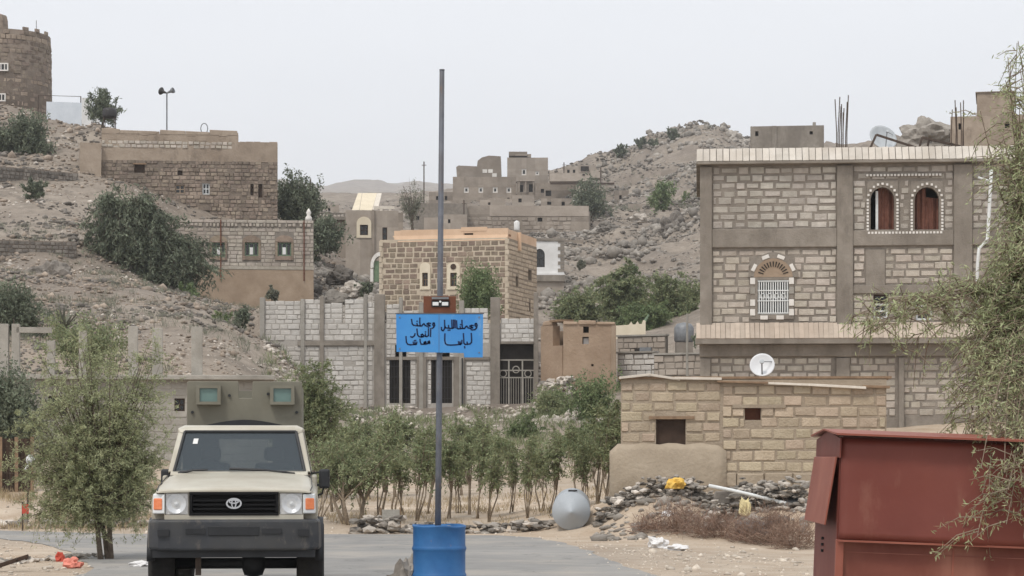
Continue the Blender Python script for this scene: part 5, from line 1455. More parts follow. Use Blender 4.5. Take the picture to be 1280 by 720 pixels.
MB().loft([[(-.655, 1.90, 1.842), (.655, 1.90, 1.842), (.70, 1.93, 1.842), (.70, 1.93, 1.88), (.62, 1.95, 1.905), (-.62, 1.95, 1.905), (-.70, 1.93, 1.88), (-.70, 1.93, 1.842)],
           [(-.66, 2.0, 1.845), (.66, 2.0, 1.845), (.715, 2.02, 1.845), (.715, 2.02, 1.895), (.64, 2.05, 1.93), (-.64, 2.05, 1.93), (-.715, 2.02, 1.895), (-.715, 2.02, 1.845)],
           [(-.66, 2.98, 1.845), (.66, 2.98, 1.845), (.715, 3.0, 1.845), (.715, 3.0, 1.895), (.64, 2.97, 1.935), (-.64, 2.97, 1.935), (-.715, 3.0, 1.895), (-.715, 3.0, 1.845)]]).build('roof', 'truck_tan', T, smooth=True, bevel=.01)
def wsp(u, v):   # windscreen plane
    hw = .745 - .105 * v
    return (u * hw, 1.585 + .34 * v, 1.395 + .46 * v)
ws = MB().hexa([wsp(-.97, .03), wsp(.97, .03), (wsp(.97, .03)[0], wsp(.97, .03)[1] + .012, wsp(.97, .03)[2]), (wsp(-.97, .03)[0], wsp(-.97, .03)[1] + .012, wsp(-.97, .03)[2]),
                wsp(-.97, .985), wsp(.97, .985), (wsp(.97, .985)[0], wsp(.97, .985)[1] + .012, wsp(.97, .985)[2]), (wsp(-.97, .985)[0], wsp(-.97, .985)[1] + .012, wsp(-.97, .985)[2])]).build('windscreen', 'wind_glass', T)
seal = MB()
for a, b in (((-.985, .0), (.985, .0)), ((.985, .0), (.985, 1.0)), ((.985, 1.0), (-.985, 1.0)), ((-.985, 1.0), (-.985, .0))):
    seal.tube([Vector(wsp(*a)) + Vector((0, -.006, 0)), Vector(wsp(*b)) + Vector((0, -.006, 0))], .018, 6)
seal.build('windscreen_seal', 'plastic_black', ws)
q = [wsp(-.80, .70), wsp(-.72, .70), wsp(-.72, .83), wsp(-.80, .83)]
MB().add([(x, y - .004, z) for x, y, z in q], [(0, 1, 2, 3)]).build('sticker', 'white_paint', ws)
for (a, b) in (((-.62, -.02), (-.28, .02)), ((-.10, .03), (.50, -.02))):
    A_, B_ = Vector((a[0] * 1.1, 1.52, 1.405 + a[1])), Vector((b[0] * 1.25, 1.50, 1.405 + b[1]))
    MB().tube([A_, (A_ + B_) / 2 + Vector((0, -.01, .012)), B_], [.016, .013, .009], 5).build('wiper', 'plastic_black', T)
# rear cab wall with its window, dashboard, wheel, seats
rw = MB(); slab(rw, -.72, .72, .62, 1.86, 2.94, 2.98, [(-.30, .34, 1.42, 1.78)]); raw(rw, 'cab_rear_wall', 'seat_cloth', T)
MB().box(-.72, .72, 1.66, 1.95, 1.18, 1.40).build('dashboard', 'plastic_black', T, bevel=.04)
sw_ = MB().tube([(.19 * math.cos(a), 0, .19 * math.sin(a)) for a in [2 * math.pi * k / 20 for k in range(21)]], .015, 6).tube([(-.19, 0, 0), (.19, 0, 0)], .015, 5)
sw_.build('steering_wheel', 'plastic_black', T, mtx=Matrix.Translation((-.36, 2.02, 1.36)) @ Matrix.Rotation(R(-25), 4, 'X'))
for x_ in (-.37, .37):
    st = MB().box(x_ - .23, x_ + .23, 2.45, 2.60, .9, 1.50).build('seat', 'seat_cloth', T, bevel=.05)
    MB().box(x_ - .12, x_ + .12, 2.50, 2.58, 1.52, 1.68).build('headrest', 'seat_cloth', st, bevel=.04)
# mirror
for s in (1, -1):
    mm = MB().box(s * .955 - .062, s * .955 + .062, 1.62, 1.70, 1.21, 1.43).build('mirror', 'plastic_black', T, bevel=.025)
    MB().tube([(s * .84, 1.75, 1.12), (s * .93, 1.68, 1.15), (s * .95, 1.66, 1.24)], .012, 5).tube([(s * .80, 1.75, 1.38), (s * .93, 1.67, 1.40)], .012, 5).build('mirror_arm', 'plastic_black', mm)
    if s == -1: mm.location = (.13, .06, 0)
# cargo bed and armoured cabin on it
MB().box(-.86, .86, 3.06, 5.0, .72, 1.22).build('cargo_bed', 'truck_tan', T, bevel=.02)
mb = MB()
pr = [(-.685, 1.3), (-.36, 1.3), (-.36, 1.85), (.4, 1.85), (.4, 1.3), (.685, 1.3), (.685, 2.455), (.67, 2.47), (.095, 2.47), (.085, 2.27), (-.065, 2.27), (-.075, 2.47), (-.67, 2.47), (-.685, 2.455)]  # low middle opening added so the cab's rear window looks bright
mb.prism(pr, 3.18, 3.22, 'y')
ac = mb.build('armour_front', 'armour_olive', T, bevel=.008); tag(ac, 'olive armour plate with a central notch and two glazed ports')
for s in (-1, 1):
    MB().box(*sorted((s * .645, s * .684)), 3.221, 4.9, 1.23, 2.42).build('armour_side', 'armour_olive', T, bevel=.008)
ar_ = MB(); slab(ar_, -.64, .64, 1.23, 2.40, 4.86, 4.9, [(-.38, .42, 1.3, 1.9)]); raw(ar_, 'armour_rear', 'armour_olive', T)  # opening added to let the background show bright through the cab
MB().box(-.64, .64, 3.9, 4.85, 2.22, 2.26).build('armour_roof', 'armour_olive', T)
gp = MB()
arc = [(-.42 + .84 * k / 12, 1.955 + .055 * math.sin(math.pi * k / 12)) for k in range(13)] + [(.5, 1.93), (-.5, 1.93)]
gp.prism(arc, 3.14, 3.178, 'y'); gp.build('armour_gap', 'plastic_black', T)
for cx in (-.425, .45):
    pf = MB()
    slab(pf, cx - .145, cx + .145, 2.19, 2.42, 3.07, 3.178, [(cx - .105, cx + .105, 2.225, 2.385)])
    o = raw(pf, 'port_frame', 'armour_olive', ac)
    MB().box(cx - .104, cx + .104, 3.10, 3.12, 2.226, 2.384).build('port_glass', 'armour_glass', o)
    MB().box(cx - .104, cx + .104, 3.165, 3.175, 2.226, 2.384).build('port_backing', 'lens_pale', o)
for x_, z_ in ((-.18, 2.30), (-.62, 2.1), (.62, 2.1), (.28, 2.32)):
    MB().lathe([(.018, -.02), (.018, .02)], 8, 'y', c=(x_, 3.175, z_)).build('bolt', 'plastic_black', ac)
# wheels, axle, chassis
for s in (-1, 1):
    for y in (.92, 4.05):
        wh = empty('wheel', (s * .80, y, .395)); wh.parent = T
        MB().lathe([(.24, -.13), (.33, -.145), (.375, -.13), (.395, -.09), (.395, .09), (.375, .13), (.33, .145), (.24, .13)], 32, 'x', closed=True).build('tyre', 'tyre', wh, smooth=True)
        tr_ = MB()
        for k in range(28):
            a = 2 * math.pi * k / 28
            for o_ in (-.075, .0, .075):
                c_, s_ = math.cos(a + o_), math.sin(a + o_)
                tr_.tube([(o_ - .03, .392 * c_, .392 * s_), (o_ + .03, .392 * c_, .392 * s_)], .016, 4)
        tr_.build('tread', 'tyre', wh)
        MB().lathe([(.001, s * .03), (.08, s * .05), (.1, s * .02), (.2, s * .0), (.23, s * .10), (.25, s * .12)], 24, 'x').build('rim', 'grey_steel', wh, smooth=True)
MB().tube([(-.7, .92, .40), (.7, .92, .40)], .06, 8).lathe([(.02, -.14), (.13, -.1), (.16, 0), (.13, .1), (.02, .14)], 14, 'x', c=(.18, .92, .40)).build('front_axle', 'plastic_black', T, smooth=True)
MB().box(-.48, -.40, .4, 4.9, .52, .64).box(.40, .48, .4, 4.9, .52, .64).box(-.6, .6, 1.0, 3.0, .62, .70).build('chassis', 'plastic_black', T)
MB().box(-.42, -.36, .3, .36, .30, .52).build('tow_hook', 'rebar', T)
MB().box(-.6, .6, .6, 1.4, .66, .95).build('engine_bay', 'dark', T)

# ------------------------------------------------------------------ blue barrel with the sign pole
bp = W(549, 757, 25.0); bp.z = .004
B = empty('steel_barrel', bp, .4, 'blue steel barrel standing in the road under the sign pole', 'barrel')
prof = [(.0005, .02), (.275, .02), (.285, .0), (.29, .015), (.283, .03)]
for zc in (.29, .58):
    prof += [(.283, zc - .035), (.290, zc - .018), (.296, zc), (.290, zc + .018), (.283, zc + .035)]
prof += [(.283, .80), (.291, .815), (.291, .83), (.281, .835), (.276, .80), (.0005, .80)]
NB = 48
secs = []
for rr, z_ in prof:
    sec = []
    for k in range(NB):
        a = 2 * math.pi * k / NB
        dent = .022 * math.exp(-((a - 4.9) / .35) ** 2 - ((z_ - .72) / .13) ** 2) + .012 * math.exp(-((a - 4.0) / .4) ** 2 - ((z_ - .42) / .1) ** 2)
        f = (rr - (dent if rr > .2 else 0))
        zz = z_ - (.018 * math.exp(-((a - 5.0) / .4) ** 2) if z_ > .78 else 0) + (.006 * math.sin(3 * a) if z_ > .78 else 0)
        sec.append((f * math.cos(a), f * math.sin(a), zz))
    secs.append(sec)
MB().loft(secs).build('drum', 'barrel_blue', B, smooth=True)
MB().lathe([(.03, .80), (.03, .82), (.001, .825)], 10, c=(.15, .1, 0)).build('bung', 'grey_steel', B)
d0 = 25.0
sp = empty('sign_post', (bp.x, bp.y, .4), 0, 'tall grey steel pole rising from the blue barrel', 'pole')
def sx(px): return (px - 549) / ppm(d0)
def sz(py): return EYE + (HZ - py) / FPX * d0 - .4
MB().tube([(sx(547), 0, 0), (sx(548.3), 0, sz(560)), (sx(550), 0, sz(380)), (sx(552.5), 0, sz(88))], [.034, .033, .032, .027], 10).build('shaft', 'pole_grey', sp, smooth=True)
MB().lathe([(.03, 0), (.03, .01), (.001, .015)], 10, c=(sx(552.5), 0, sz(88))).build('cap', 'pole_grey', sp)
S = empty('sign_board', (bp.x, bp.y - .05, sz(447) + .4), 0, 'bright blue sign board with dark handwritten lettering on the pole', 'sign')
def qx(px): return (px - 549) / ppm(d0)
def qz(py): return EYE + (HZ - py) / FPX * d0 - (sz(447) + .4)
pan = MB().prism([(qx(496), qz(440)), (qx(580), qz(441.5)), (qx(580.5), qz(447)), (qx(603.5), qz(447)), (qx(604), qz(393)), (qx(495.5), qz(393))], -.012, .012, 'y').build('panel', 'sign_blue', S)
rimb = MB().box(qx(494.5), qx(605), -.016, .016, qz(393) + .001, qz(391.6)); rimb.build('top_rim', 'pole_grey', S)
MB().box(qx(548.8), qx(549.2), -.0145, -.0125, qz(441), qz(393)).build('seam', 'pole_grey', S)
for x_, y_ in ((500, 397), (599, 397), (500, 436), (599, 441)): MB().lathe([(.008, -.02), (.008, -.011)], 8, 'y', c=(qx(x_), 0, qz(y_))).build('bolt', 'grey_steel', S)
for py in (400, 432): MB().box(-.07, .07, .013, .085, qz(py) - .015, qz(py) + .015).build('clamp', 'grey_steel', S)
def Lt(u, v): return (qx(485 + u / 7.2), qz(360 + v / 7.2))
def stroke(mb, pts, w=12.5):
    pts = [Vector(Lt(*p)) for p in pts]; hw = w / 7.2 / ppm(d0) / 2
    for a, b in zip(pts[:-1], pts[1:]):
        t = (b - a)
        if t.length < 1e-6: continue
        t.normalize(); n_ = Vector((-t.y, t.x)) * hw; a2, b2 = a - t * hw * .5, b + t * hw * .5
        mb.hexa([(q_.x, y_, q_.y) for y_ in (-.0145,) for q_ in (a2 - n_, b2 - n_, b2 + n_, a2 + n_)] + [(q_.x, -.011, q_.y) for q_ in (a2 - n_, b2 - n_, b2 + n_, a2 + n_)])
WORDS = {
    'night_line': [[(792, 350), (784, 340), (786, 324), (797, 322), (802, 338), (798, 362), (782, 378), (758, 380)], [(770, 340), (752, 338), (736, 346), (750, 352), (764, 360), (742, 366), (722, 362), (710, 345), (700, 352), (690, 366), (672, 366), (668, 345), (666, 292)],
                   [(672, 366), (655, 368), (650, 350)], [(655, 368), (632, 370), (622, 364), (618, 296)], [(604, 290), (606, 362)], [(590, 290), (592, 362), (578, 366), (574, 290)], [(578, 366), (556, 366), (548, 360), (546, 338)], [(548, 364), (520, 362), (512, 340), (510, 292)],
                   [(512, 350), (508, 374), (496, 388), (484, 380), (482, 356)], [(652, 330), (656, 334)], [(540, 380), (546, 384)], [(556, 380), (560, 384)], [(748, 376), (752, 380)]],
    'garment_word': [[(750, 410), (754, 470), (752, 492), (738, 506), (716, 508), (712, 488)], [(716, 508), (694, 510), (684, 498), (680, 412)], [(666, 472), (664, 500), (654, 510), (648, 486)], [(654, 510), (640, 510), (634, 484)], [(640, 510), (610, 514), (566, 516), (536, 514), (518, 502), (512, 470), (514, 414)], [(690, 528), (692, 542)]],
    'day_line_one': [[(412, 346), (404, 334), (408, 318), (418, 318), (422, 338), (414, 356), (398, 366)], [(388, 322), (366, 318), (352, 326), (372, 336), (382, 344), (352, 346), (336, 340), (326, 324), (316, 330), (306, 344), (292, 344), (288, 312), (288, 272)], [(292, 344), (268, 342), (262, 322)], [(268, 342), (232, 338), (220, 326), (214, 284)], [(262, 300), (266, 304)], [(364, 358), (368, 362)]],
    'day_line_two': [[(386, 366), (384, 440)], [(366, 372), (366, 430), (352, 440), (340, 436), (338, 414)], [(340, 438), (322, 430), (312, 418), (300, 424), (304, 440), (322, 440), (300, 444), (282, 440), (268, 424), (262, 370)], [(246, 412), (240, 432), (222, 446), (204, 440)], [(338, 396), (342, 400)]],
    'day_line_three': [[(376, 478), (362, 486), (366, 500), (378, 500), (376, 488), (352, 506), (334, 508), (326, 492), (340, 484), (344, 494), (322, 508), (300, 508), (292, 486), (290, 462)], [(262, 488), (258, 508), (248, 510), (244, 490)], [(248, 510), (234, 510), (228, 488)], [(234, 510), (204, 514), (180, 508), (168, 490), (164, 438)], [(238, 474), (242, 478)], [(250, 472), (253, 476)]],
}
for nm, st in WORDS.items():
    mb = MB()
    for s_ in st: stroke(mb, s_)
    mb.build('lettering', 'ink', S)
L = empty('lamp_board', (bp.x, bp.y - .05, sz(392) + .4), 0, 'small brown board with a twin lamp above the blue sign', 'lamp')
lx = lambda px: (px - 549) / ppm(d0)
lz = lambda py: EYE + (HZ - py) / FPX * d0 - (sz(392) + .4)
MB().box(lx(529.5), lx(570), .012, .035, lz(391.5), lz(370.5)).build('board', 'board_brown', L, bevel=.004)
MB().box(lx(540), lx(561), -.02, .012, lz(374.5), lz(371.8)).build('lamp_hood', 'grey_steel', L)
MB().box(lx(539.5), lx(562), -.0, .012, lz(384), lz(376)).build('lamp_body', 'plastic_black', L, bevel=.003)
for a, b in ((541, 548.5), (552.5, 560.5)): MB().box(lx(a), lx(b), -.012, .0, lz(382.5), lz(378)).build('lamp_lens', 'lens_pale', L, bevel=.004)
MB().lathe([(.012, -.014), (.012, .0)], 10, 'y', c=(lx(550.5), 0, lz(377.5))).build('sensor', 'lens_pale', L)

# ------------------------------------------------------------------ red sheet-metal kiosk
dk = 18.0
kp = W(1041, HZ, dk); kp.z = .0
K = empty('metal_kiosk', kp, R(-1.0), 'dark red sheet-metal kiosk with flaps under the leafy branches', 'kiosk')
K.rotation_euler.y = R(2.2)
def kx(px): return (px - 1044) / ppm(dk)
def kz(py): return EYE + (HZ - py) / FPX * dk
kw, kd = 2.45, 1.55
body = MB()
slab(body, 0.02, kw - .02, kz(670), kz(545), .05, .08)
raw(body, 'front_sheet', 'kiosk_red', K)
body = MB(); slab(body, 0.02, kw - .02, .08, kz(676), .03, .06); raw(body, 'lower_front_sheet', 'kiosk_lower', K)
MB().box(.0, .03, .065, kd, .08, kz(546)).build('end_sheet', 'kiosk_red', K)
MB().box(kw - .03, kw, .065, kd, .08, kz(546)).build('end_sheet', 'kiosk_red', K)
MB().box(.03, kw - .03, kd - .03, kd - .001, .08, kz(547)).build('rear_sheet', 'kiosk_red', K)
# raised serving flap on the front, gable end, side flap
nx_, nz_ = 30, 14; gv, gf = [], []
for side in (0, 1):
    for j in range(nz_ + 1):
        for i in range(nx_ + 1):
            u_, v_ = i / nx_, j / nz_
            x_ = .005 + (kw - .275) * u_; z_ = (kz(673) + (kz(676) - kz(673)) * u_) * (1 - v_) + kz(548) * v_
            w_ = .014 * mnoise.fractal(Vector((x_ * 1.6, z_ * 1.9, 3.1)), 1, 2, 4) + .006 * math.sin(u_ * 9)
            gv.append((x_, -.055 * (1 - v_) + w_ + .018 * side, z_))
o_ = (nx_ + 1) * (nz_ + 1)
for j in range(nz_):
    for i in range(nx_):
        a_ = j * (nx_ + 1) + i; q_ = (a_, a_ + 1, a_ + nx_ + 2, a_ + nx_ + 1)
        gf += [q_, tuple(o_ + k for k in q_[::-1])]
for i in range(nx_): gf += [(i + 1, i, o_ + i, o_ + i + 1), (nz_ * (nx_ + 1) + i, nz_ * (nx_ + 1) + i + 1, o_ + nz_ * (nx_ + 1) + i + 1, o_ + nz_ * (nx_ + 1) + i)]
for j in range(nz_):
    a_, b_ = j * (nx_ + 1), (j + 1) * (nx_ + 1); gf += [(a_, b_, o_ + b_, o_ + a_), (b_ + nx_, a_ + nx_, o_ + a_ + nx_, o_ + b_ + nx_)]
fp = MB(); fp.add(gv, gf)
ff = fp.build('front_flap', 'kiosk_red', K, smooth=True)
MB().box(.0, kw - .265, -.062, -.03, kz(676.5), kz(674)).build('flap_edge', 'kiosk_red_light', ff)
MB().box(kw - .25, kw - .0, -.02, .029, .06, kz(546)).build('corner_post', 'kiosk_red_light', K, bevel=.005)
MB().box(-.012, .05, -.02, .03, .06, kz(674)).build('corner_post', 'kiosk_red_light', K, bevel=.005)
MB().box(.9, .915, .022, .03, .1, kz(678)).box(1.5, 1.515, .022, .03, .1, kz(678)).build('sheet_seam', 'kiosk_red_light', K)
ge = MB().add([(-.012, -.03, kz(548)), (-.012, kd * .5, kz(537)), (-.012, kd + .03, kz(548)), (-.012, kd + .03, kz(572)), (-.012, -.03, kz(572)), (.0, -.03, kz(548)), (.0, kd * .5, kz(537)), (.0, kd + .03, kz(548)), (.0, kd + .03, kz(572)), (.0, -.03, kz(572))],
              [(0, 1, 2, 3, 4), (9, 8, 7, 6, 5), (0, 5, 6, 1), (1, 6, 7, 2), (2, 7, 8, 3), (3, 8, 9, 4), (4, 9, 5, 0)])
ge.build('gable', 'kiosk_red', K)
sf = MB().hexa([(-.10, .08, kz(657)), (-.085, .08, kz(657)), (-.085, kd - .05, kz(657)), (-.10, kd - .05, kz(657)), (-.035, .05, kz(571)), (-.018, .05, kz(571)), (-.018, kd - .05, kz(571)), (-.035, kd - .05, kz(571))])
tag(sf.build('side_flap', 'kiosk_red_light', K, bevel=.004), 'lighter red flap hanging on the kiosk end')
for py in (678, 686, 694): MB().lathe([(.012, -.02), (.012, .0)], 8, 'x', c=(0, .9, kz(py))).build('bolt', 'plastic_black', K)
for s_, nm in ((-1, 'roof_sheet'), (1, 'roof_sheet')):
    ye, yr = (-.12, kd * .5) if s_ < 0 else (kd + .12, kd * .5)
    MB().hexa([(-.05, ye, kz(544)), (kw + .05, ye, kz(544)), (kw + .05, ye, kz(541.5)), (-.05, ye, kz(541.5)), (-.05, yr, kz(536.5)), (kw + .05, yr, kz(536.5)), (kw + .05, yr, kz(534.5)), (-.05, yr, kz(534.5))]).build(nm, 'kiosk_red_light', K)  # lighter red on the roof paints in its lit upper edge
MB().box(.02, kw - .02, .024, .0295, kz(690), kz(689)).build('weld_seam', 'kiosk_faded', K)
MB().box(.0, kw, .0, kd, .0, .078).build('base_frame', 'kiosk_red', K)

# ------------------------------------------------------------------ props along the road
g0 = lambda px, d: hz((px - 640) / FPX * d, d)
p = W(714, 0, 46.0); p.z = g0(714, 46.0)
t = empty('steel_hopper', p, 0, 'galvanised steel drum with a conical end lying at the roadside', 'tank')
rad = 23.5 / ppm(46)
Mt = Matrix.Translation((0, 0, rad * 1.0)) @ Matrix.Rotation(R(-2.5), 4, 'Z') @ Matrix.Rotation(R(4), 4, 'X')
MB().lathe([(rad * .98, 1.0), (rad, .98), (rad, .02), (rad * 1.02, 0), (rad * 1.02, -.03), (rad, -.04)], 40, 'y').build('cylinder', 'tank_steel', t, smooth=True, mtx=Mt)
MB().lathe([(rad, -.035), (rad * .06, -.26), (.001, -.265)], 40, 'y').build('cone', 'tank_steel', t, mtx=Mt)
MB().box(-.06, .12, .15, .22, rad, rad + .03).build('handle', 'black_steel', t, mtx=Mt)
MB().box(-.012, .012, .1, .9, -rad - .008, -rad + .005).build('seam', 'grey_steel', t, mtx=Mt)

p = W(488, 0, 47.2); p.z = g0(488, 47.2)
t = empty('small_notice_board', p, .1, 'small blank pale board on short legs among the roadside stones', 'board')
MB().box(-.17, .19, 0, .025, .12, .46).build('panel', 'concrete_pale', t, bevel=.006)
for x_ in (-.2, .2): MB().tube([(x_, .03, -.1), (x_, .03, .5)], .018, 5).build('leg', 'wood', t)

p = W(38, 0, 50); p.z = g0(38, 50) 
t = empty('garden_lamp', p, 0, 'small white globe lamp on a thin reddish pole at the far left', 'lamp')
MB().tube([(-.07, 0, -.1), (-.05, 0, 1.0), (.0, 0, 1.35)], .022, 6).build('pole', 'rebar', t)
MB().lathe([(.001, 1.28), (.07, 1.33), (.1, 1.4), (.09, 1.47), (.05, 1.52), (.001, 1.53)], 14).build('globe', 'dish_white', t, smooth=True)
MB().tube([(.0, 0, 1.35), (-.12, 0, 1.2)], .03, 6).build('bracket', 'white_paint', t)

def lump(name, label, cat, px, d, w, h, dep, m, seed, zoff=0.0, rz=0.0, smooth=False, sub=3, amp=.6, py=None):
    p = W(px, 0, d); p.z = (g0(px, d) if py is None else W(px, py, d).z) + zoff
    bm = bmesh.new(); bmesh.ops.create_icosphere(bm, subdivisions=sub, radius=1)
    for v in bm.verts:
        n_ = mnoise.fractal(v.co * 1.5 + Vector((seed, seed * 2, 0)), .8, 2.2, 6)
        v.co *= 1 + amp * n_
        v.co = Vector((v.co.x * w / 2, v.co.y * dep / 2, max(v.co.z, -.55) * h * .62 + h * .34))
    me = bpy.data.meshes.new(name); bm.to_mesh(me); bm.free()
    o = link(name, me, m, smooth=smooth); o.location = p; o.rotation_euler.z = rz
    return tag(o, label, cat)
lump('yellow_jerrycan_heap', 'crumpled yellow-orange sack on the stone wall below the square window', 'sack', 845, 45.2, .34, .22, .3, 'yellow_cloth', 1.1, py=611)
lump('plastic_bag', 'pale yellow plastic bag caught on the stones under the leaning pipe', 'bag', 931, 44.0, .2, .34, .2, 'cream_cloth', 2.3, py=645)
lump('plastic_bag', 'white plastic bag snagged on the eroded bank', 'bag', 836, 44.4, .26, .16, .2, 'bag_white', 3.7, py=648)
lump('plastic_bag', 'white litter bag lying on the gravel at the foot of the bank', 'bag', 822, 40.3, .34, .2, .28, 'bag_white', 4.9)
lump('plastic_bag', 'flat white litter bag right of the other on the gravel', 'bag', 845, 39.5, .38, .1, .25, 'bag_white', 5.2)
lump('red_bag', 'small red plastic bag on the ground left of the roadside tree trunks', 'bag', 76, 34.6, .15, .14, .14, 'red_plastic', 6.1)
lump('pink_bag', 'pink plastic bag at the bottom edge left of the truck', 'bag', 90, 32.6, .26, .15, .2, 'pink_plastic', 7.4)
lump('white_rag', 'white rag lying on the gravel just left of the truck', 'rag', 175, 33.0, .3, .08, .2, 'bag_white', 8.2)
lump('broken_stone', 'brownish lump of stone at the left foot of the blue barrel', 'rock', 512, 25.0, .16, .3, .16, 'rock', 10.5, zoff=.2)
lump('broken_stone', 'flat stone lying on the road beside the blue barrel', 'rock', 500, 25.4, .4, .34, .3, 'rock_dark', 11.5)
t = empty('leaning_plank', W(10, 708, 31.5), 0, 'dark weathered beam lying across the stones at the lower left', 'beam')
MB().hexa([(-.25, 0, -.06), (.24, .1, .10), (.24, .2, .10), (-.25, .12, -.06), (-.25, 0, .0), (.24, .1, .16), (.24, .2, .16), (-.25, .12, .0)]).build('beam', 'dark_brown', t, bevel=.01)
MB().lathe([(.015, -.1), (.015, .1)], 6, 'y', c=(.1, .1, .1)).build('nail', 'rebar', t)
t = empty('white_pipe', W(886, 607, 44.3), 0, 'long white plastic pipe leaning across the dry-stone wall', 'pipe')
q = [W(886, 607, 44.3), W(915, 613, 44.2), W(945, 620, 44.2), W(977, 628, 44.2)]
MB().tube([v - q[0] for v in q], .035, 8).build('tube', 'white_steel', t, smooth=True)
MB().tube([q[3] - q[0] + Vector((-.05, 0, 0)), q[3] - q[0] + Vector((.08, 0, -.02))], .045, 8).build('socket', 'white_steel', t)
t = empty('black_pump', W(990, 641, 44.3), 0, 'black cylindrical container at the end of the white pipe', 'container')
MB().lathe([(.001, -.22), (.12, -.21), (.14, -.16), (.14, .16), (.12, .21), (.05, .22), (.04, .28), (.001, .28)], 16, 'x', c=(0, 0, .14)).build('body', 'plastic_black', t, smooth=True)
MB().tube([(-.1, 0, .28), (0, 0, .34), (.1, 0, .28)], .015, 5).build('handle', 'plastic_black', t)
t = empty('metal_trough', W(942, 680, 42.6), 0, 'dull grey metal sheet leaning on the foot of the stone wall', 'sheet')
MB().hexa([(-.36, 0, -.05), (.34, .02, -.05), (.34, .04, -.05), (-.36, .02, -.05), (-.34, .12, .42), (.36, .12, .40), (.36, .14, .40), (-.34, .14, .42)]).build('sheet', 'grey_steel', t)
MB().tube([(-.34, .125, .42), (.36, .125, .40)], .012, 5).build('rolled_edge', 'grey_steel', t)
t = empty('cut_pipe', W(908, 622, 44.6), 0, 'short dark concrete slab tilted on the wall beneath the white pipe', 'slab')
MB().hexa([(-.3, 0, -.1), (.3, 0, -.15), (.3, .2, -.15), (-.3, .2, -.1), (-.2, 0, .12), (.12, 0, .14), (.12, .2, .14), (-.2, .2, .12)]).build('slab', 'rock_dark', t, bevel=.02)
t = empty('red_marker', W(48, 660, 48.5), 0, 'thin dark marker post with red tape near the far road edge at left', 'post')
MB().tube([(-.33, 0, -.2), (-.33, 0, .55)], .02, 5).build('post', 'rebar', t)
MB().box(-.34, -.2, -.02, -.005, .30, .5).build('tape', 'red_plastic', t)

# ------------------------------------------------------------------ stones
ICO = None
def ico():
    global ICO
    if ICO is None:
        bm = bmesh.new(); bmesh.ops.create_icosphere(bm, subdivisions=1, radius=1)
        ICO = (np.array([v.co[:] for v in bm.verts]), np.array([[v.index for v in f.verts] for f in bm.faces])); bm.free()
    return ICO
def rock_field(name, label, X, Y, size, m, flat=.6, sink=.25, kind='stuff', cat=None):
    v0, f0 = ico(); n = len(X); nv = len(v0)
    size = np.minimum(size, 2.6 * np.median(size))
    Zg = height(X, Y)
    sc = size[:, None] * rng.uniform(.55, 1.2, (n, 3)); sc[:, 2] *= flat
    th = rng.uniform(0, 2 * math.pi, n)
    V = v0[None] * (1 + rng.uniform(-.32, .32, (n, nv, 1))) * sc[:, None, :]
    c, s = np.cos(th)[:, None], np.sin(th)[:, None]
    Vx = V[..., 0] * c - V[..., 1] * s; Vy = V[..., 0] * s + V[..., 1] * c
    out = np.stack([Vx + X[:, None], Vy + Y[:, None], V[..., 2] + (Zg + sc[:, 2] * (1 - 2 * sink) * .5)[:, None]], -1).reshape(-1, 3)
    fa = (f0[None] + (np.arange(n) * nv)[:, None, None]).reshape(-1, 3)
    o = np_mesh(name, out, fa, m); return tag(o, label, cat, kind=kind)
def scatter(n, px0, px1, d0, d1, clump=.0, seed=1.0, csc=.12):
    px = rng.uniform(px0, px1, n * 3); d = np.exp(rng.uniform(math.log(d0), math.log(d1), n * 3))
    X, Y = (px - 640) / FPX * d, d
    if clump:
        k = fbm(X, Y, csc, 3, seed); keep = k > np.quantile(k, clump); X, Y = X[keep], Y[keep]
    return X[:n], Y[:n]
X_, Y_ = scatter(13000, -60, 480, 86, 200, .25, 2.0)
rock_field('hillside_rubble', 'loose brown rubble on the left hillside', X_, Y_, Y_ * .00055 * np.exp(rng.normal(0, .55, len(X_))), 'rock_brown')
X_, Y_ = scatter(7000, -60, 480, 86, 200, .45, 9.0)
rock_field('dark_rubble', 'dark stones strewn over the left hillside', X_, Y_, Y_ * .0008 * np.exp(rng.normal(0, .5, len(X_))), 'rock_dark')
X_, Y_ = scatter(2600, -60, 480, 88, 190, .5, 5.0)
rock_field('pale_rubble', 'pale stones scattered on the left hillside', X_, Y_, Y_ * .0006 * np.exp(rng.normal(0, .4, len(X_))), 'rock_pale')
X_, Y_ = scatter(15000, 660, 940, 180, 450, .2, 4.0, .05)
rock_field('far_hill_rocks', 'grey boulders covering the far rocky hill', X_, Y_, Y_ * .00045 * np.exp(rng.normal(0, .55, len(X_))), 'rock')
X_, Y_ = scatter(9000, 660, 940, 180, 460, .45, 6.0, .05)
rock_field('far_hill_dark_rocks', 'dark boulders and scrub on the far rocky hill', X_, Y_, Y_ * .00055 * np.exp(rng.normal(0, .5, len(X_))), 'rock_dark')
X_, Y_ = scatter(3500, 670, 940, 185, 450, .55, 12.0, .04)
rock_field('far_hill_outcrops', 'larger broken outcrops on the far rocky hill', X_, Y_, Y_ * .0011 * np.exp(rng.normal(0, .5, len(X_))), 'rock', flat=.8)
X_, Y_ = scatter(520, -60, 430, 88, 195, .6, 13.0, .1)
rock_field('hillside_outcrops', 'larger broken rocks on the left hillside', X_, Y_, Y_ * .0013 * np.exp(rng.normal(0, .45, len(X_))), 'rock_brown', flat=.7)
X_, Y_ = scatter(5000, 300, 720, 150, 460, .3, 8.0, .05)
rock_field('valley_rocks', 'scattered stones between the village houses', X_, Y_, Y_ * .0007 * np.exp(rng.normal(0, .5, len(X_))), 'rock')
X_, Y_ = scatter(1500, 668, 760, 94, 122, .3, 3.0, .3)
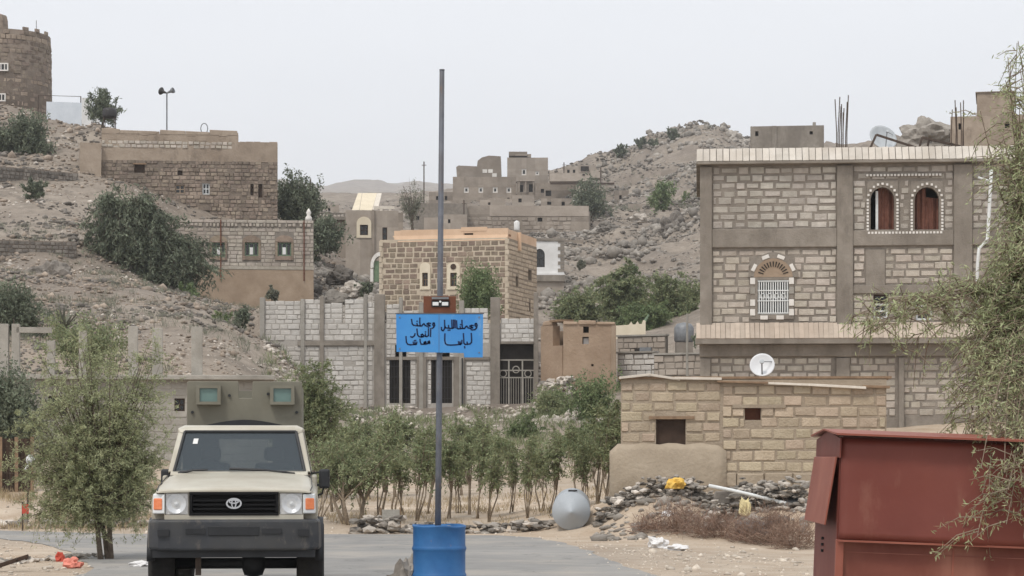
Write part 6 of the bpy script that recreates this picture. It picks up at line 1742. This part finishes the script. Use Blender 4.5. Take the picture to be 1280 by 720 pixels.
rock_field('rubble_slope', 'pale building rubble spilling beside the mud house', X_, Y_, .11 * np.exp(rng.normal(0, .45, len(X_))), 'rock_pale')
X_, Y_ = scatter(900, 330, 700, 98, 108, .3, 3.5, .3)
rock_field('foundation_rubble', 'stones along the foot of the unfinished building', X_, Y_, .10 * np.exp(rng.normal(0, .45, len(X_))), 'rock_pale')
X_, Y_ = scatter(1500, -40, 1000, 30, 75, .3, 1.5, .4)
kp_ = road_dist(X_, Y_) > .25; X_, Y_ = X_[kp_], Y_[kp_]
rock_field('roadside_pebbles', 'pebbles and small stones on the road shoulders', X_, Y_, .035 * np.exp(rng.normal(0, .5, len(X_))), 'gravel')
X_, Y_ = scatter(5000, -100, 1200, 29, 48, 0, 1.5, .4)
rd_ = road_dist(X_, Y_); kp_ = (rd_ > -.25) & (rd_ < 3); X_, Y_ = X_[kp_], Y_[kp_]
rock_field('shoulder_gravel', 'fine gravel along the edge of the asphalt', X_, Y_, .014 * np.exp(rng.normal(0, .5, len(X_))), 'gravel')
X_, Y_ = scatter(420, 745, 1010, 42.5, 46.3, .2, 2.2, .5)
rock_field('bank_stones', 'stones in the eroded bank below the tan block house', X_, Y_, .07 * np.exp(rng.normal(0, .45, len(X_))), 'rock')

X_, Y_ = scatter(1500, 388, 482, 122, 172, .2, 2.9, .2)
rock_field('gully_rubble', 'jumbled rocks in the gully between the hillside houses', X_, Y_, .22 * np.exp(rng.normal(0, .55, len(X_))), 'rock')
X_, Y_ = scatter(500, 388, 482, 122, 172, .4, 3.9, .2)
rock_field('gully_dark_rubble', 'dark jumbled rocks in the gully between the hillside houses', X_, Y_, .26 * np.exp(rng.normal(0, .5, len(X_))), 'rock_dark')
ROCKS = {}
def rock_data(m, k):
    if (m, k) not in ROCKS:
        bm = bmesh.new(); bmesh.ops.create_icosphere(bm, subdivisions=1, radius=.5)
        rr = random.Random(k * 7 + 3)
        for v in bm.verts: v.co = Vector((v.co.x * rr.uniform(.75, 1.2), v.co.y * rr.uniform(.75, 1.2), v.co.z * rr.uniform(.7, 1.15)))
        me = bpy.data.meshes.new('stone'); bm.to_mesh(me); bm.free(); me.materials.append(MATS[m]); ROCKS[(m, k)] = me
    return ROCKS[(m, k)]
def stone(root, m, loc, sc):
    o = bpy.data.objects.new('stone', rock_data(m, random.randrange(8))); C.objects.link(o); o.parent = root
    o.matrix_local = Matrix.Translation(loc) @ Euler((random.uniform(-.3, .3), random.uniform(-.3, .3), random.uniform(0, 6.3))).to_matrix().to_4x4() @ Matrix.Diagonal((*sc, 1))
    return o
def stone_pile(name, label, cat, px0, px1, d0, d1, n, top, size, mats, rows=3):
    p = W(px0, 0, d0); root = empty(name, (p.x, p.y, 0), 0, label, cat)
    for i in range(n):
        t = random.random(); px = px0 + (px1 - px0) * t; d = d0 + (d1 - d0) * t + random.uniform(-.3, .35)
        x, y = (px - 640) / FPX * d, d
        lvl = random.random() ** 1.5 * rows
        hgt = top(px) if callable(top) else top
        s_ = size * random.uniform(.6, 1.35)
        z = hz(x, y) + (hgt * lvl / rows)
        stone(root, random.choice(mats), (x - p.x, y - p.y, z), (s_ * random.uniform(.9, 2.0), s_ * random.uniform(.8, 1.4), s_ * random.uniform(.4, .8)))
    return root
stone_pile('stone_heap', 'heap of grey stones at the road edge around the small pale board', 'stones', 442, 512, 47.0, 47.0, 60, .34, .20, ['rock', 'rock', 'rock_pale', 'rock_dark'])
stone_pile('stone_row', 'low row of mixed stones along the road edge behind the barrel', 'stones', 512, 692, 46.9, 46.9, 130, .2, .17, ['rock', 'rock_pale', 'rock_dark', 'rock'])
stone_pile('dry_stone_wall', 'tumbled dry-stone wall on the bank below the tan block house', 'wall', 745, 890, 46.0, 45.6, 300, .30, .135, ['rock', 'rock', 'rock_pale', 'rock_dark'], rows=3)
stone_pile('dry_stone_wall', 'taller stacked dry-stone wall under the white pipe', 'wall', 884, 1008, 44.6, 44.3, 300, .5, .135, ['rock', 'rock_dark', 'rock', 'rock_pale'], rows=4)
stone_pile('rubble_heap', 'spill of pale rubble beside the broken mud wall and gate post', 'stones', 674, 716, 104.5, 102.0, 220, 1.3, .34, ['rock_pale', 'rock', 'rock_pale'], rows=4)
stone_pile('stone_heap', 'scatter of stones on the ground at the lower left corner', 'stones', -10, 130, 33.5, 36, 45, .06, .14, ['rock', 'rock_pale'], rows=1)
stone_pile('stone_heap', 'row of stones beyond the far road edge left of the truck', 'stones', 0, 190, 50, 48.3, 60, .12, .2, ['rock', 'rock_pale', 'rock_dark'], rows=1)
for px, py, d, w, h_, m, lab in ((1159, 190, 175, 3.6, 2.5, 'rock', 'big rounded rock outcrop on the skyline behind the roof dish'), (440, 372, 140, 1.5, .9, 'rock_pale', 'pale boulder on the slope left of the brown stone house'), (425, 356, 150, 1.6, 1.1, 'rock_dark', 'dark boulder under the arched house'),
                                (415, 388, 131, 1.7, 1.0, 'rock', 'brown boulder at the right end of the green-windowed house'), (455, 392, 126, 1.3, .8, 'rock', 'grey boulder beside the left corner of the brown stone house'), (843, 296, 262, 3.0, 2.6, 'rock_dark', 'dark boulder on the far hill slope just left of the large block house'),
                                (800, 278, 290, 2.0, 1.1, 'rock_pale', 'pale flat boulder high on the far hill'), (760, 290, 270, 2.4, 1.1, 'rock', 'long grey boulder on the far hill below the village tree'), (915, 186, 436, 5, 3.0, 'rock', 'grey crag at the right end of the far summit'), (62, 358, 120, 2.0, 1.3, 'rock_dark', 'dark boulder on the bare slope below the retaining wall')):
    lump('boulder', lab, 'rock', px, d, w, h_, w * .8, m, px * .013, sub=4, amp=.5, py=py, smooth=False)

# ------------------------------------------------------------------ plants
def leaf_mesh(name, cen, dirs, ln, wd, m, parent):
    n = len(cen)
    dirs = dirs / (np.linalg.norm(dirs, axis=1, keepdims=True) + 1e-9)
    rv = rng.normal(size=(n, 3)); side = np.cross(dirs, rv); side /= (np.linalg.norm(side, axis=1, keepdims=True) + 1e-9)
    l = (ln * rng.uniform(.6, 1.35, n))[:, None]; w = (wd * rng.uniform(.6, 1.35, n))[:, None]
    V = np.stack([cen - dirs * l * .5, cen + side * w * .5, cen + dirs * l * .5, cen - side * w * .5], 1).reshape(-1, 3)
    return np_mesh(name, V, np.arange(n * 4).reshape(n, 4), m, parent)

def make_tree(name, label, cat, base, blobs, nleaf, ln, wd, m, trunk_r=.1, fork=.35, droop=.3, sigma=.12, bark='bark', stems=1, br=.42, twigs=0, group=None, stem_spread=.1, up=.0, gravity=0.0, fork_pt=None, spray=0):
    """blobs: (x, y, z, rx, ry, rz, branches) relative to the base; leaves gather along the outer half of every branch"""
    root = empty(name, base, 0, label, cat, group)
    tr = MB(); cen, dr = [], []
    top = max(b[2] for b in blobs)
    sts = []
    for s in range(stems):
        f = Vector(fork_pt) if fork_pt else Vector((random.uniform(-1, 1) * stem_spread * (stems > 1) + .3 * sum(b[0] for b in blobs) / len(blobs), random.uniform(-1, 1) * stem_spread * (stems > 1), top * fork * random.uniform(.85, 1.15)))
        b0 = Vector((random.uniform(-1, 1) * stem_spread * .5 * (stems > 1), random.uniform(-1, 1) * stem_spread * .4 * (stems > 1), -.25))
        mid = (b0 + f) / 2 + Vector((random.uniform(-.06, .06), random.uniform(-.06, .06), 0)) * top * .4
        tr.tube([b0, mid, f], [trunk_r, trunk_r * .8, trunk_r * .62], 8)
        sts.append(f)
    tot = sum(b[6] for b in blobs)
    for bx, by, bz, rx, ry, rz, nb in blobs:
        for k in range(nb):
            v = Vector(rng.normal(size=3)); v.normalize(); rr = random.random() ** .38
            tgt = Vector((bx + v.x * rx * rr, by + v.y * ry * rr, bz + v.z * rz * rr))
            f = random.choice(sts)
            c1 = f.lerp(tgt, .45) + Vector((random.uniform(-.1, .1), random.uniform(-.1, .1), .15 + up)) * (tgt - f).length * .6
            N = 7
            pts = [f * (1 - t) ** 2 + c1 * 2 * t * (1 - t) + tgt * t * t for t in [i / N for i in range(N + 1)]]
            for p_ in pts[4:]: p_.z -= gravity * (random.random() * .5 + .5) * ((p_ - f).length * .12)
            r0 = trunk_r * br
            tr.tube(pts, [max(r0 * (1 - .93 * i / N) ** 1.2, trunk_r * .03) for i in range(N + 1)], 5, cap=False)
            nl = max(6, int(nleaf / tot * random.uniform(.5, 1.5)))
            if spray:
                for w_ in range(spray):
                    i_ = random.uniform(2.6, N); a = pts[int(i_)].lerp(pts[min(N, int(i_) + 1)], i_ % 1)
                    v_ = Vector((random.gauss(0, 1), random.gauss(0, 1), random.gauss(.25 - droop * .5, .7))).normalized()
                    Lw = sigma * random.uniform(1.2, 3.4)
                    m1 = a + v_ * Lw * .5; e_ = a + v_ * Lw + Vector((0, 0, -droop * Lw * .55))
                    tr.tube([a, m1, e_], [trunk_r * .055, trunk_r * .04, trunk_r * .018], 3, cap=False)
                    k_ = max(4, nl // spray); t_ = rng.uniform(.12, 1.05, k_)[:, None]
                    A1, B1_, C1 = (np.array(q_[:]) for q_ in (a, m1, e_))
                    cc = A1 * (1 - t_) ** 2 + B1_ * 2 * t_ * (1 - t_) + C1 * t_ ** 2
                    cen.append(cc + rng.normal(size=(k_, 3)) * ln * .35)
                    dr.append(rng.normal(size=(k_, 3)) * .75 + np.array((v_ * .7)[:]) + np.array([0, 0, -droop]))
                continue
            tt = rng.uniform(.42, 1.06, nl)
            P = np.array([p_[:] for p_ in pts])
            q = np.clip(tt * N, 0, N - 1e-3); i0 = q.astype(int); fr = (q - i0)[:, None]
            c = P[i0] * (1 - fr) + P[i0 + 1] * fr
            spread = sigma * (.5 + .8 * rng.random((nl, 1)))
            # sub-clumps make light and dark tufts
            kc = max(2, nl // 45); tuft = rng.normal(size=(kc, 3)) * sigma * 1.3
            c = c + tuft[rng.integers(0, kc, nl)] + rng.normal(size=(nl, 3)) * spread * .42
            cen.append(c)
            dd = rng.normal(size=(nl, 3)); dd[:, 2] -= droop * 2.2; dr.append(dd)
            for w_ in range(twigs):
                a = pts[random.randint(4, N)]; b = a + Vector((random.gauss(0, 1), random.gauss(0, 1), random.gauss(-droop, .8))) * sigma * 1.5
                tr.tube([a, (a + b) / 2 + Vector((0, 0, .1)) * sigma, b], [trunk_r * .05, trunk_r * .04, trunk_r * .02], 3, cap=False)
    o = tr.build('trunk', bark, root, smooth=True)
    leaf_mesh('crown', np.concatenate(cen), np.concatenate(dr), ln, wd, m, root)
    return root

def gz(px, d): return hz((px - 640) / FPX * d, d)
def tree_px(name, label, cat, px, d, blobs_px, nleaf, ln, wd, m, py=None, ydep=1.0, **kw):
    """crown blobs given as pixel ellipses (cx, cy, rx, ry, branches[, depth offset in m]) at the tree's own distance"""
    b = W(px, 0, d); b.z = gz(px, d) if py is None else W(px, py, d).z
    s = 1 / ppm(d); bl = []
    for q in blobs_px:
        cx, cy, rx, ry, nb = q[:5]; dy = q[5] if len(q) > 5 else 0
        c = W(cx, cy, d) - b
        bl.append((c.x, dy, c.z, rx * s, rx * s * ydep, ry * s, nb))
    return make_tree(name, label, cat, b, bl, nleaf, ln, wd, m, **kw)

# roadside tree on the left
tree_px('roadside_tree', 'feathery olive-green tree at the roadside left of the truck', 'tree', 130, 35.3, [(110, 580, 96, 50, 40), (75, 520, 62, 50, 22), (160, 510, 52, 60, 20), (115, 450, 70, 48, 17), (180, 590, 36, 44, 12), (40, 585, 36, 42, 12), (195, 455, 26, 34, 6), (165, 640, 46, 24, 14), (65, 640, 46, 24, 14), (115, 645, 50, 20, 10), (75, 440, 40, 32, 8), (30, 520, 24, 30, 5)],
        88000, .060, .013, 'leaf_olive', trunk_r=.05, fork=.25, droop=.2, sigma=.18, stems=3, stem_spread=.24, bark='bark', br=.5, spray=13)
# leafy tree over the kiosk on the right
tree_px('overhanging_tree', 'light green fine-leaved tree overhanging the red kiosk from the right', 'tree', 1330, 20.6,
        [(1230, 430, 70, 95, 32, -1.2), (1255, 330, 45, 70, 26, -1.0), (1190, 480, 60, 55, 15, -1.6), (1262, 240, 32, 50, 12, -.6), (1268, 120, 16, 60, 6, -.5), (1256, 60, 22, 40, 4, -.4), (1228, 150, 28, 40, 3, -.5), (1190, 575, 70, 42, 20, -2.95), (1245, 585, 45, 50, 10, -2.95), (1170, 610, 45, 35, 6, -3.0), (1110, 445, 45, 30, 4, -1.8), (1155, 530, 45, 35, 6, -1.8),
         (1070, 400, 36, 36, 6, -1.8), (1030, 395, 26, 25, 4, -1.9), (1205, 625, 28, 22, 5, -3.0), (1290, 450, 40, 120, 24, -1.2)],
        52000, .058, .0105, 'leaf_light', br=.14, spray=16, trunk_r=.11, fork=.62, droop=.5, sigma=.12, twigs=0, gravity=.6, bark='bark_pale', ydep=.8)
# dark weeping tree in front of the hillside houses
tree_px('weeping_tree', 'large dark green weeping tree in front of the green-windowed house', 'tree', 190, 128, [(165, 285, 54, 50, 40), (205, 322, 56, 44, 36), (248, 335, 26, 36, 18), (126, 292, 28, 36, 14), (158, 240, 40, 22, 14), (205, 355, 56, 16, 16), (198, 262, 34, 28, 12)],
        72000, .27, .075, 'leaf_dark', py=375, trunk_r=.2, fork=.4, droop=.8, sigma=.5, gravity=.5, spray=12)
tree_px('hill_tree', 'dark round tree at the left edge below the stone tower', 'tree', 35, 166, [(30, 180, 34, 26, 26), (48, 198, 22, 12, 8), (5, 178, 24, 28, 12), (35, 155, 22, 12, 6)], 20000, .30, .1, 'leaf_dark', py=218, trunk_r=.2, sigma=.36, droop=.4)
tree_px('hill_tree', 'small sparse tree beside the white enclosure on the hilltop', 'tree', 128, 178, [(127, 130, 15, 13, 14), (135, 140, 10, 10, 5)], 4200, .28, .09, 'leaf_dark', py=160, trunk_r=.12, sigma=.3)
tree_px('valley_tree', 'dark green tree right behind the old stone house', 'tree', 372, 172, [(370, 255, 24, 18, 18), (388, 258, 18, 14, 8), (362, 240, 12, 10, 5)], 12000, .3, .1, 'leaf_dark', py=290, trunk_r=.18, sigma=.42)
tree_px('valley_tree', 'low dark bush under the slab-roofed house', 'bush', 408, 160, [(405, 292, 22, 15, 16), (392, 300, 14, 10, 6)], 8000, .26, .1, 'leaf_dark', py=312, trunk_r=.1, sigma=.4)
tree_px('slim_tree', 'slim bright green tree in front of the brown stone house right of the sign lamp', 'tree', 597, 119, [(597, 360, 13, 22, 22), (597, 340, 12, 8, 7), (598, 380, 14, 10, 8)], 11000, .17, .065, 'leaf_mid', py=412, trunk_r=.1, sigma=.26, fork=.2)
for cx, cy, rx, ry, d, m, lab, nl in ((718, 384, 25, 24, 152, 'leaf_mid', 'leftmost bushy tree of the grove behind the mud house', 11000), (775, 366, 36, 36, 158, 'leaf_mid', 'tallest rounded tree of the grove behind the mud house', 20000), (838, 380, 36, 32, 154, 'leaf_mid', 'paler tree of the grove next to the large block house', 16000),
                                 (806, 398, 28, 20, 148, 'leaf_dark', 'low dark tree in the middle of the grove', 10000), (868, 372, 22, 20, 160, 'leaf_mid', 'rightmost grove tree half hidden by the large block house', 8000)):
    tree_px('grove_tree', lab, 'tree', cx, d, [(cx, cy - 3, rx * 1.1, ry * 1.08, 40), (cx + rx * .3, cy + ry * .4, rx * .8, ry * .6, 12)], int(nl * 2.0), .24, .085, 'leaf_qat' if m == 'leaf_mid' else 'leaf_mid', py=432, trunk_r=.15, sigma=.45, spray=8, group='grove behind the mud house', fork=.3)
tree_px('village_tree', 'dark tree among the ridge village houses', 'tree', 738, 315, [(735, 245, 15, 14, 16), (745, 250, 9, 14, 8)], 5000, .45, .16, 'leaf_dark', py=288, trunk_r=.3, sigma=.7)
tree_px('bare_tree', 'grey leafless tree behind the orange parapet', 'tree', 515, 236, [(510, 243, 9, 20, 12), (520, 255, 10, 25, 10)], 1500, .35, .06, 'leaf_grey', py=300, trunk_r=.22, sigma=.35, twigs=6, bark='bark')
for i, (cx, cy, s_, lab) in enumerate(((777, 193, 9, 'leftmost bush on the far hill crest'), (802, 185, 7, 'second bush from the left on the far hill crest'), (819, 177, 6.5, 'small umbrella tree third along the far hill crest'), (842, 166, 8, 'umbrella tree nearest the summit of the far hill'))):
    cy = HZ - (gz(cx, 438) - EYE) / 438 * FPX - s_ * 1.0
    tree_px('ridge_tree', lab, 'tree', cx, 438, [(cx, cy, s_, s_ * .75, 10)], 2200, .55, .24, 'leaf_dark', py=cy + s_ * 1.8, trunk_r=.22, sigma=.25, group='trees on the far hill crest', fork=.4)
tree_px('hill_bush', 'green bush on the far hill near the pinkish hut', 'bush', 830, 300, [(828, 246, 9, 8, 10)], 1800, .5, .2, 'leaf_mid', py=262, trunk_r=.2, sigma=.6)
tree_px('roadside_bush', 'bushy grey-green tree rising behind the truck on its right', 'tree', 395, 60, [(398, 480, 30, 30, 22), (378, 470, 22, 26, 12), (412, 500, 26, 24, 14), (385, 520, 30, 25, 14)], 20000, .09, .03, 'leaf_qat', trunk_r=.06, sigma=.22, stems=3, stem_spread=.25, spray=9)
tree_px('left_bush', 'dark dense bush at the left edge behind the roadside tree', 'bush', 8, 58, [(5, 500, 35, 50, 26), (-20, 520, 40, 60, 16), (30, 520, 25, 40, 12)], 15000, .11, .04, 'leaf_dark', trunk_r=.07, sigma=.25, stems=3, stem_spread=.2)
tree_px('slope_bush', 'dark thorny bush on the left slope at the picture edge', 'bush', 15, 96, [(12, 385, 28, 22, 18), (30, 400, 20, 12, 8)], 8000, .17, .06, 'leaf_dark', py=412, trunk_r=.08, sigma=.3)
tree_px('slope_bush', 'light green scrub behind the bare concrete posts', 'bush', 95, 86, [(95, 425, 40, 22, 20), (135, 430, 30, 18, 12)], 9000, .14, .05, 'leaf_qat', py=460, trunk_r=.06, sigma=.3)
tree_px('mud_house_bush', 'bright green bush at the foot of the mud house', 'bush', 742, 97, [(742, 495, 18, 22, 18)], 6500, .13, .06, 'leaf_mid', py=530, trunk_r=.07, sigma=.26)
tree_px('gate_bush', 'green bush beside the barred gate of the unfinished building', 'bush', 690, 100, [(690, 505, 18, 20, 14), (710, 520, 22, 18, 12)], 6500, .13, .05, 'leaf_qat', py=535, trunk_r=.07, sigma=.28)
# a row of little shrubs on the hillside
for i, (px, py, d, s_, lab) in enumerate(((75, 362, 118, 9, 'dry shrub under the retaining wall'), (238, 372, 124, 14, 'low dark shrub at the foot of the weeping tree'), (300, 405, 112, 14, 'scrubby green shrub above the left end of the unfinished building'), (275, 410, 106, 12, 'shrub on the rubble right of the bare posts'), (340, 372, 130, 8, 'small shrub by the plastered lower wall'),
                                          (45, 240, 146, 12, 'scrub on the slope under the terrace wall'), (455, 365, 140, 10, 'dark scrub left of the arched white rim'), (490, 350, 133, 6, 'tiny shrub at the brown stone house corner'), (880, 430, 96, 12, 'scrub against the corner of the large block house'), (790, 340, 205, 7, 'small shrub above the grove on the far hill foot'), (725, 332, 215, 5, 'tiny shrub on the bare foot of the far hill'))):
    tree_px('scrub', lab, 'bush', px, d, [(px, py - s_ * .5, s_, s_ * .8, 10)], 1800, .0016 * d, .0006 * d, random.choice(['leaf_dark', 'leaf_grey', 'leaf_mid']), py=py + s_ * .6, trunk_r=.05, sigma=s_ / ppm(d) * .25)
# agave rosette
p = W(80, 412, 95); t = empty('agave_plant', p, 0, 'spiky agave rosette on the left slope above the posts', 'plant')
for k in range(26):
    a = random.uniform(0, 6.28); e = random.uniform(.4, 1.4); L = random.uniform(.8, 1.25)
    tip = Vector((math.cos(a) * math.cos(e), math.sin(a) * math.cos(e), math.sin(e))) * L; sd = Vector((-math.sin(a), math.cos(a), 0)) * .07
    MB().add([sd, -sd, tip * .5 - sd * .9 + Vector((0, 0, .02)), tip, tip * .5 + sd * .9 + Vector((0, 0, .02)), tip * .45 - Vector((0, 0, .05))], [(0, 1, 2, 4), (2, 3, 4), (0, 5, 1), (1, 5, 2), (2, 5, 3), (3, 5, 4), (4, 5, 0)]).build('leaf', 'leaf_grey', t)

# rows of young trees beyond the road
TENS = {20: 'twent', 30: 'thirt'}
def ordw(i):
    if i < 20: return ORD[i]
    return {20: 'twenty-first', 21: 'twenty-second', 22: 'twenty-third', 23: 'twenty-fourth', 24: 'twenty-fifth', 25: 'twenty-sixth', 26: 'twenty-seventh', 27: 'twenty-eighth', 28: 'twenty-ninth', 29: 'thirtieth'}[i]
protos = []
def sapling(k, base, label):
    rr = random.Random(k)
    H = 2.35
    bl = [(rr.uniform(-.1, .1), 0, H * .72, .30, .3, H * .20, 10), (rr.uniform(-.2, .2), 0, H * .55, .26, .26, H * .10, 4), (rr.uniform(-.15, .15), 0, H * .9, .18, .18, H * .12, 5)]
    return make_tree('young_tree', label, 'young tree', base, bl, 1900, .088, .034, 'leaf_qat', trunk_r=.026, fork=.30, droop=.35, sigma=.12, spray=6, stems=rr.choice([2, 3, 4]), stem_spread=.16, twigs=0, bark='bark_pale', group='rows of young trees beyond the road', up=.25)
def place_sap(i, px, d, h_, label):
    x = (px - 640) / FPX * d
    base = (x, d, hz(x, d) - .02)
    if len(protos) < 5:
        o = sapling(100 + len(protos), base, label); protos.append(o)
    else:
        o = copy_tree(random.choice(protos)); o.location = base; o['label'] = label
    o.rotation_euler = (random.gauss(0, .07), random.gauss(0, .09), random.uniform(0, 6.28))
    s_ = h_ / 2.35 * random.choice([.78, .9, 1, 1, 1.1]); o.scale = (s_ * random.uniform(.85, 1.15), s_ * random.uniform(.85, 1.15), s_)
front = sorted([398, 416, 452, 474, 492, 506, 520, 536, 560, 572, 585, 598, 611, 638, 660, 676, 688, 722, 733, 746, 757, 769])
for i, px in enumerate(front):
    d = 50.3 + random.uniform(-.8, 2.6)
    h_ = random.uniform(1.9, 2.6) * (.92 if 560 < px < 660 else 1.0)
    place_sap(i, px, d, h_, f'{ordw(i)} young tree from the left in the front row beyond the road')
back = sorted([385 + i * 18.5 + random.uniform(-6, 6) for i in range(21)])
for i, px in enumerate(back):
    d = 66 + random.uniform(-6, 12)
    place_sap(i, px, d, random.uniform(1.5, 2.1), f'{ordw(i)} young tree from the left in the back row under the unfinished building')
tree_px('bent_shrub', 'bare-stemmed shrub with forked slanting branches right of the truck', 'shrub', 436, 48.6, [(470, 575, 32, 28, 14), (425, 560, 30, 28, 12), (500, 560, 25, 25, 8), (400, 575, 20, 25, 6)], 9000, .08, .028, 'leaf_qat', trunk_r=.05, fork=.32, sigma=.17, stems=4, stem_spread=.4, spray=7, bark='bark_pale')

for i, (px, py, d, rx, ry, m, lab) in enumerate(((402, 545, 84, 26, 22, 'leaf_qat', 'pale bush under the left end of the unfinished building'), (448, 540, 90, 24, 20, 'leaf_qat', 'bush below the blank wall panel of the unfinished building'), (500, 540, 88, 24, 18, 'leaf_qat', 'bush below the left barred door'), (590, 540, 90, 26, 18, 'leaf_qat', 'bush below the short wall right of the pole'), (652, 535, 94, 24, 20, 'leaf_mid', 'bush below the barred gate'), (760, 545, 78, 18, 30, 'leaf_mid', 'tall bush beside the left corner of the tan block house'), (722, 552, 82, 24, 24, 'leaf_mid', 'deep green bush in front of the mud house rubble'))):
    tree_px('field_bush', lab, 'bush', px, d, [(px, py, rx, ry, 22)], 9000, .10, .036, m, py=py + ry * 1.15, trunk_r=.05, sigma=.24, spray=6, stems=3, stem_spread=.3, group='bushes at the foot of the unfinished building')

# dry brush on the bank, dead grass
def brush(label, px, d, w, h_, n, m='twig_dry', name='dry_brush', cat='brush'):
    b = W(px, 0, d); b.z = gz(px, d) - .03
    root = empty(name, b, 0, label, cat)
    for part, cnt, rad in (('stems', n // 6, .006), ('twigs', n, .0032)):
        st = []
        P0 = np.stack([rng.normal(0, w * .22, cnt), rng.normal(0, .18, cnt), np.abs(rng.normal(0, .05, cnt)) + (rng.uniform(0, .5, cnt) * h_ if part == 'twigs' else 0)], -1)
        D = rng.normal(size=(cnt, 3)) * np.array([1.0, .8, .8]) + np.array([0, 0, .55]); D /= np.linalg.norm(D, axis=1, keepdims=True)
        leafm = tag(leaf_mesh(part, P0 + D * h_ * .3, D, h_ * (.9 if part == 'stems' else .5), rad * 2.2, m, root), kind='stuff')
    return root
for i, (px, d, w, h_, n_, lab) in enumerate(((812, 43.6, .7, .36, 420, 'leftmost small clump of dry brown brush on the bank'), (850, 43.2, .9, .62, 700, 'tall clump of dry brown brush below the yellow sack'), (893, 42.5, 1.2, .5, 800, 'wide clump of dry brown brush below the pipe end'), (928, 41.9, .7, .38, 420, 'low clump of dry brown brush before the metal sheet'), (962, 41.6, 1.0, .72, 850, 'tallest clump of dry brown brush left of the kiosk'), (995, 40.8, .9, .55, 600, 'clump of dry brown brush touching the kiosk edge'))):
    brush(lab, px, d, w * 1.1, h_ * 1.2, int(n_ * 1.25))
def tufts(name, label, X, Y, h_, nper, m):
    n = len(X); cz = height(X, Y)
    P = np.repeat(np.stack([X, Y, cz], -1), nper, 0) + rng.normal(size=(n * nper, 3)) * np.array([.12, .12, 0])
    D = rng.normal(size=(n * nper, 3)) * np.array([.4, .4, .1]) + np.array([0, 0, 1.0])
    hh = h_ * rng.uniform(.5, 1.2, (n * nper, 1))
    return tag(leaf_mesh(name, P + D * hh * .35, D, h_ * .9, h_ * .05, m, None), label, kind='stuff')
X_, Y_ = scatter(230, 380, 780, 48, 60, .3, 1.2, .5)
tufts('dry_grass', 'dry grass and weeds under the young trees', X_, Y_, .22, 16, 'grass_dry')
X_, Y_ = scatter(420, -40, 200, 47.5, 60, .3, 1.2, .5); kp_ = road_dist(X_, Y_) > .3
tufts('dry_weeds', 'dry weeds beyond the road at the left', X_[kp_], Y_[kp_], .25, 14, 'grass_dry')
X_, Y_ = scatter(700, 330, 780, 80, 106, .3, 2.2, .3)
tufts('green_weeds', 'green weeds in front of the unfinished building', X_, Y_, .5, 14, 'leaf_qat')
X_, Y_ = scatter(900, -60, 460, 84, 135, .55, 3.2, .2)
tufts('hillside_weeds', 'greyish weeds on the left hillside', X_, Y_, .4, 12, 'leaf_grey')
X_, Y_ = scatter(700, 680, 900, 300, 440, .5, 4.2, .05)
tufts('far_scrub', 'grey-green scrub on the far rocky hill', X_, Y_, .9, 10, 'leaf_grey')

# ------------------------------------------------------------------ air
hb = MB().box(-10500, 10500, -200, 6400, -4.0, 720.0)
hzb = hb.build('haze', None)
hm = bpy.data.materials.new('haze'); hm.use_nodes = True
hn, hl_ = hm.node_tree.nodes, hm.node_tree.links
hn.clear()
ho = hn.new('ShaderNodeOutputMaterial'); hv = hn.new('ShaderNodeVolumePrincipled')
hv.inputs['Color'].default_value = (.93, .96, 1.0, 1); hv.inputs['Density'].default_value = .00020; hv.inputs['Anisotropy'].default_value = .2
hl_.new(hv.outputs[0], ho.inputs['Volume'])
hzb.data.materials.append(hm)
tag(hzb, 'thin pale haze in the air', kind='stuff')
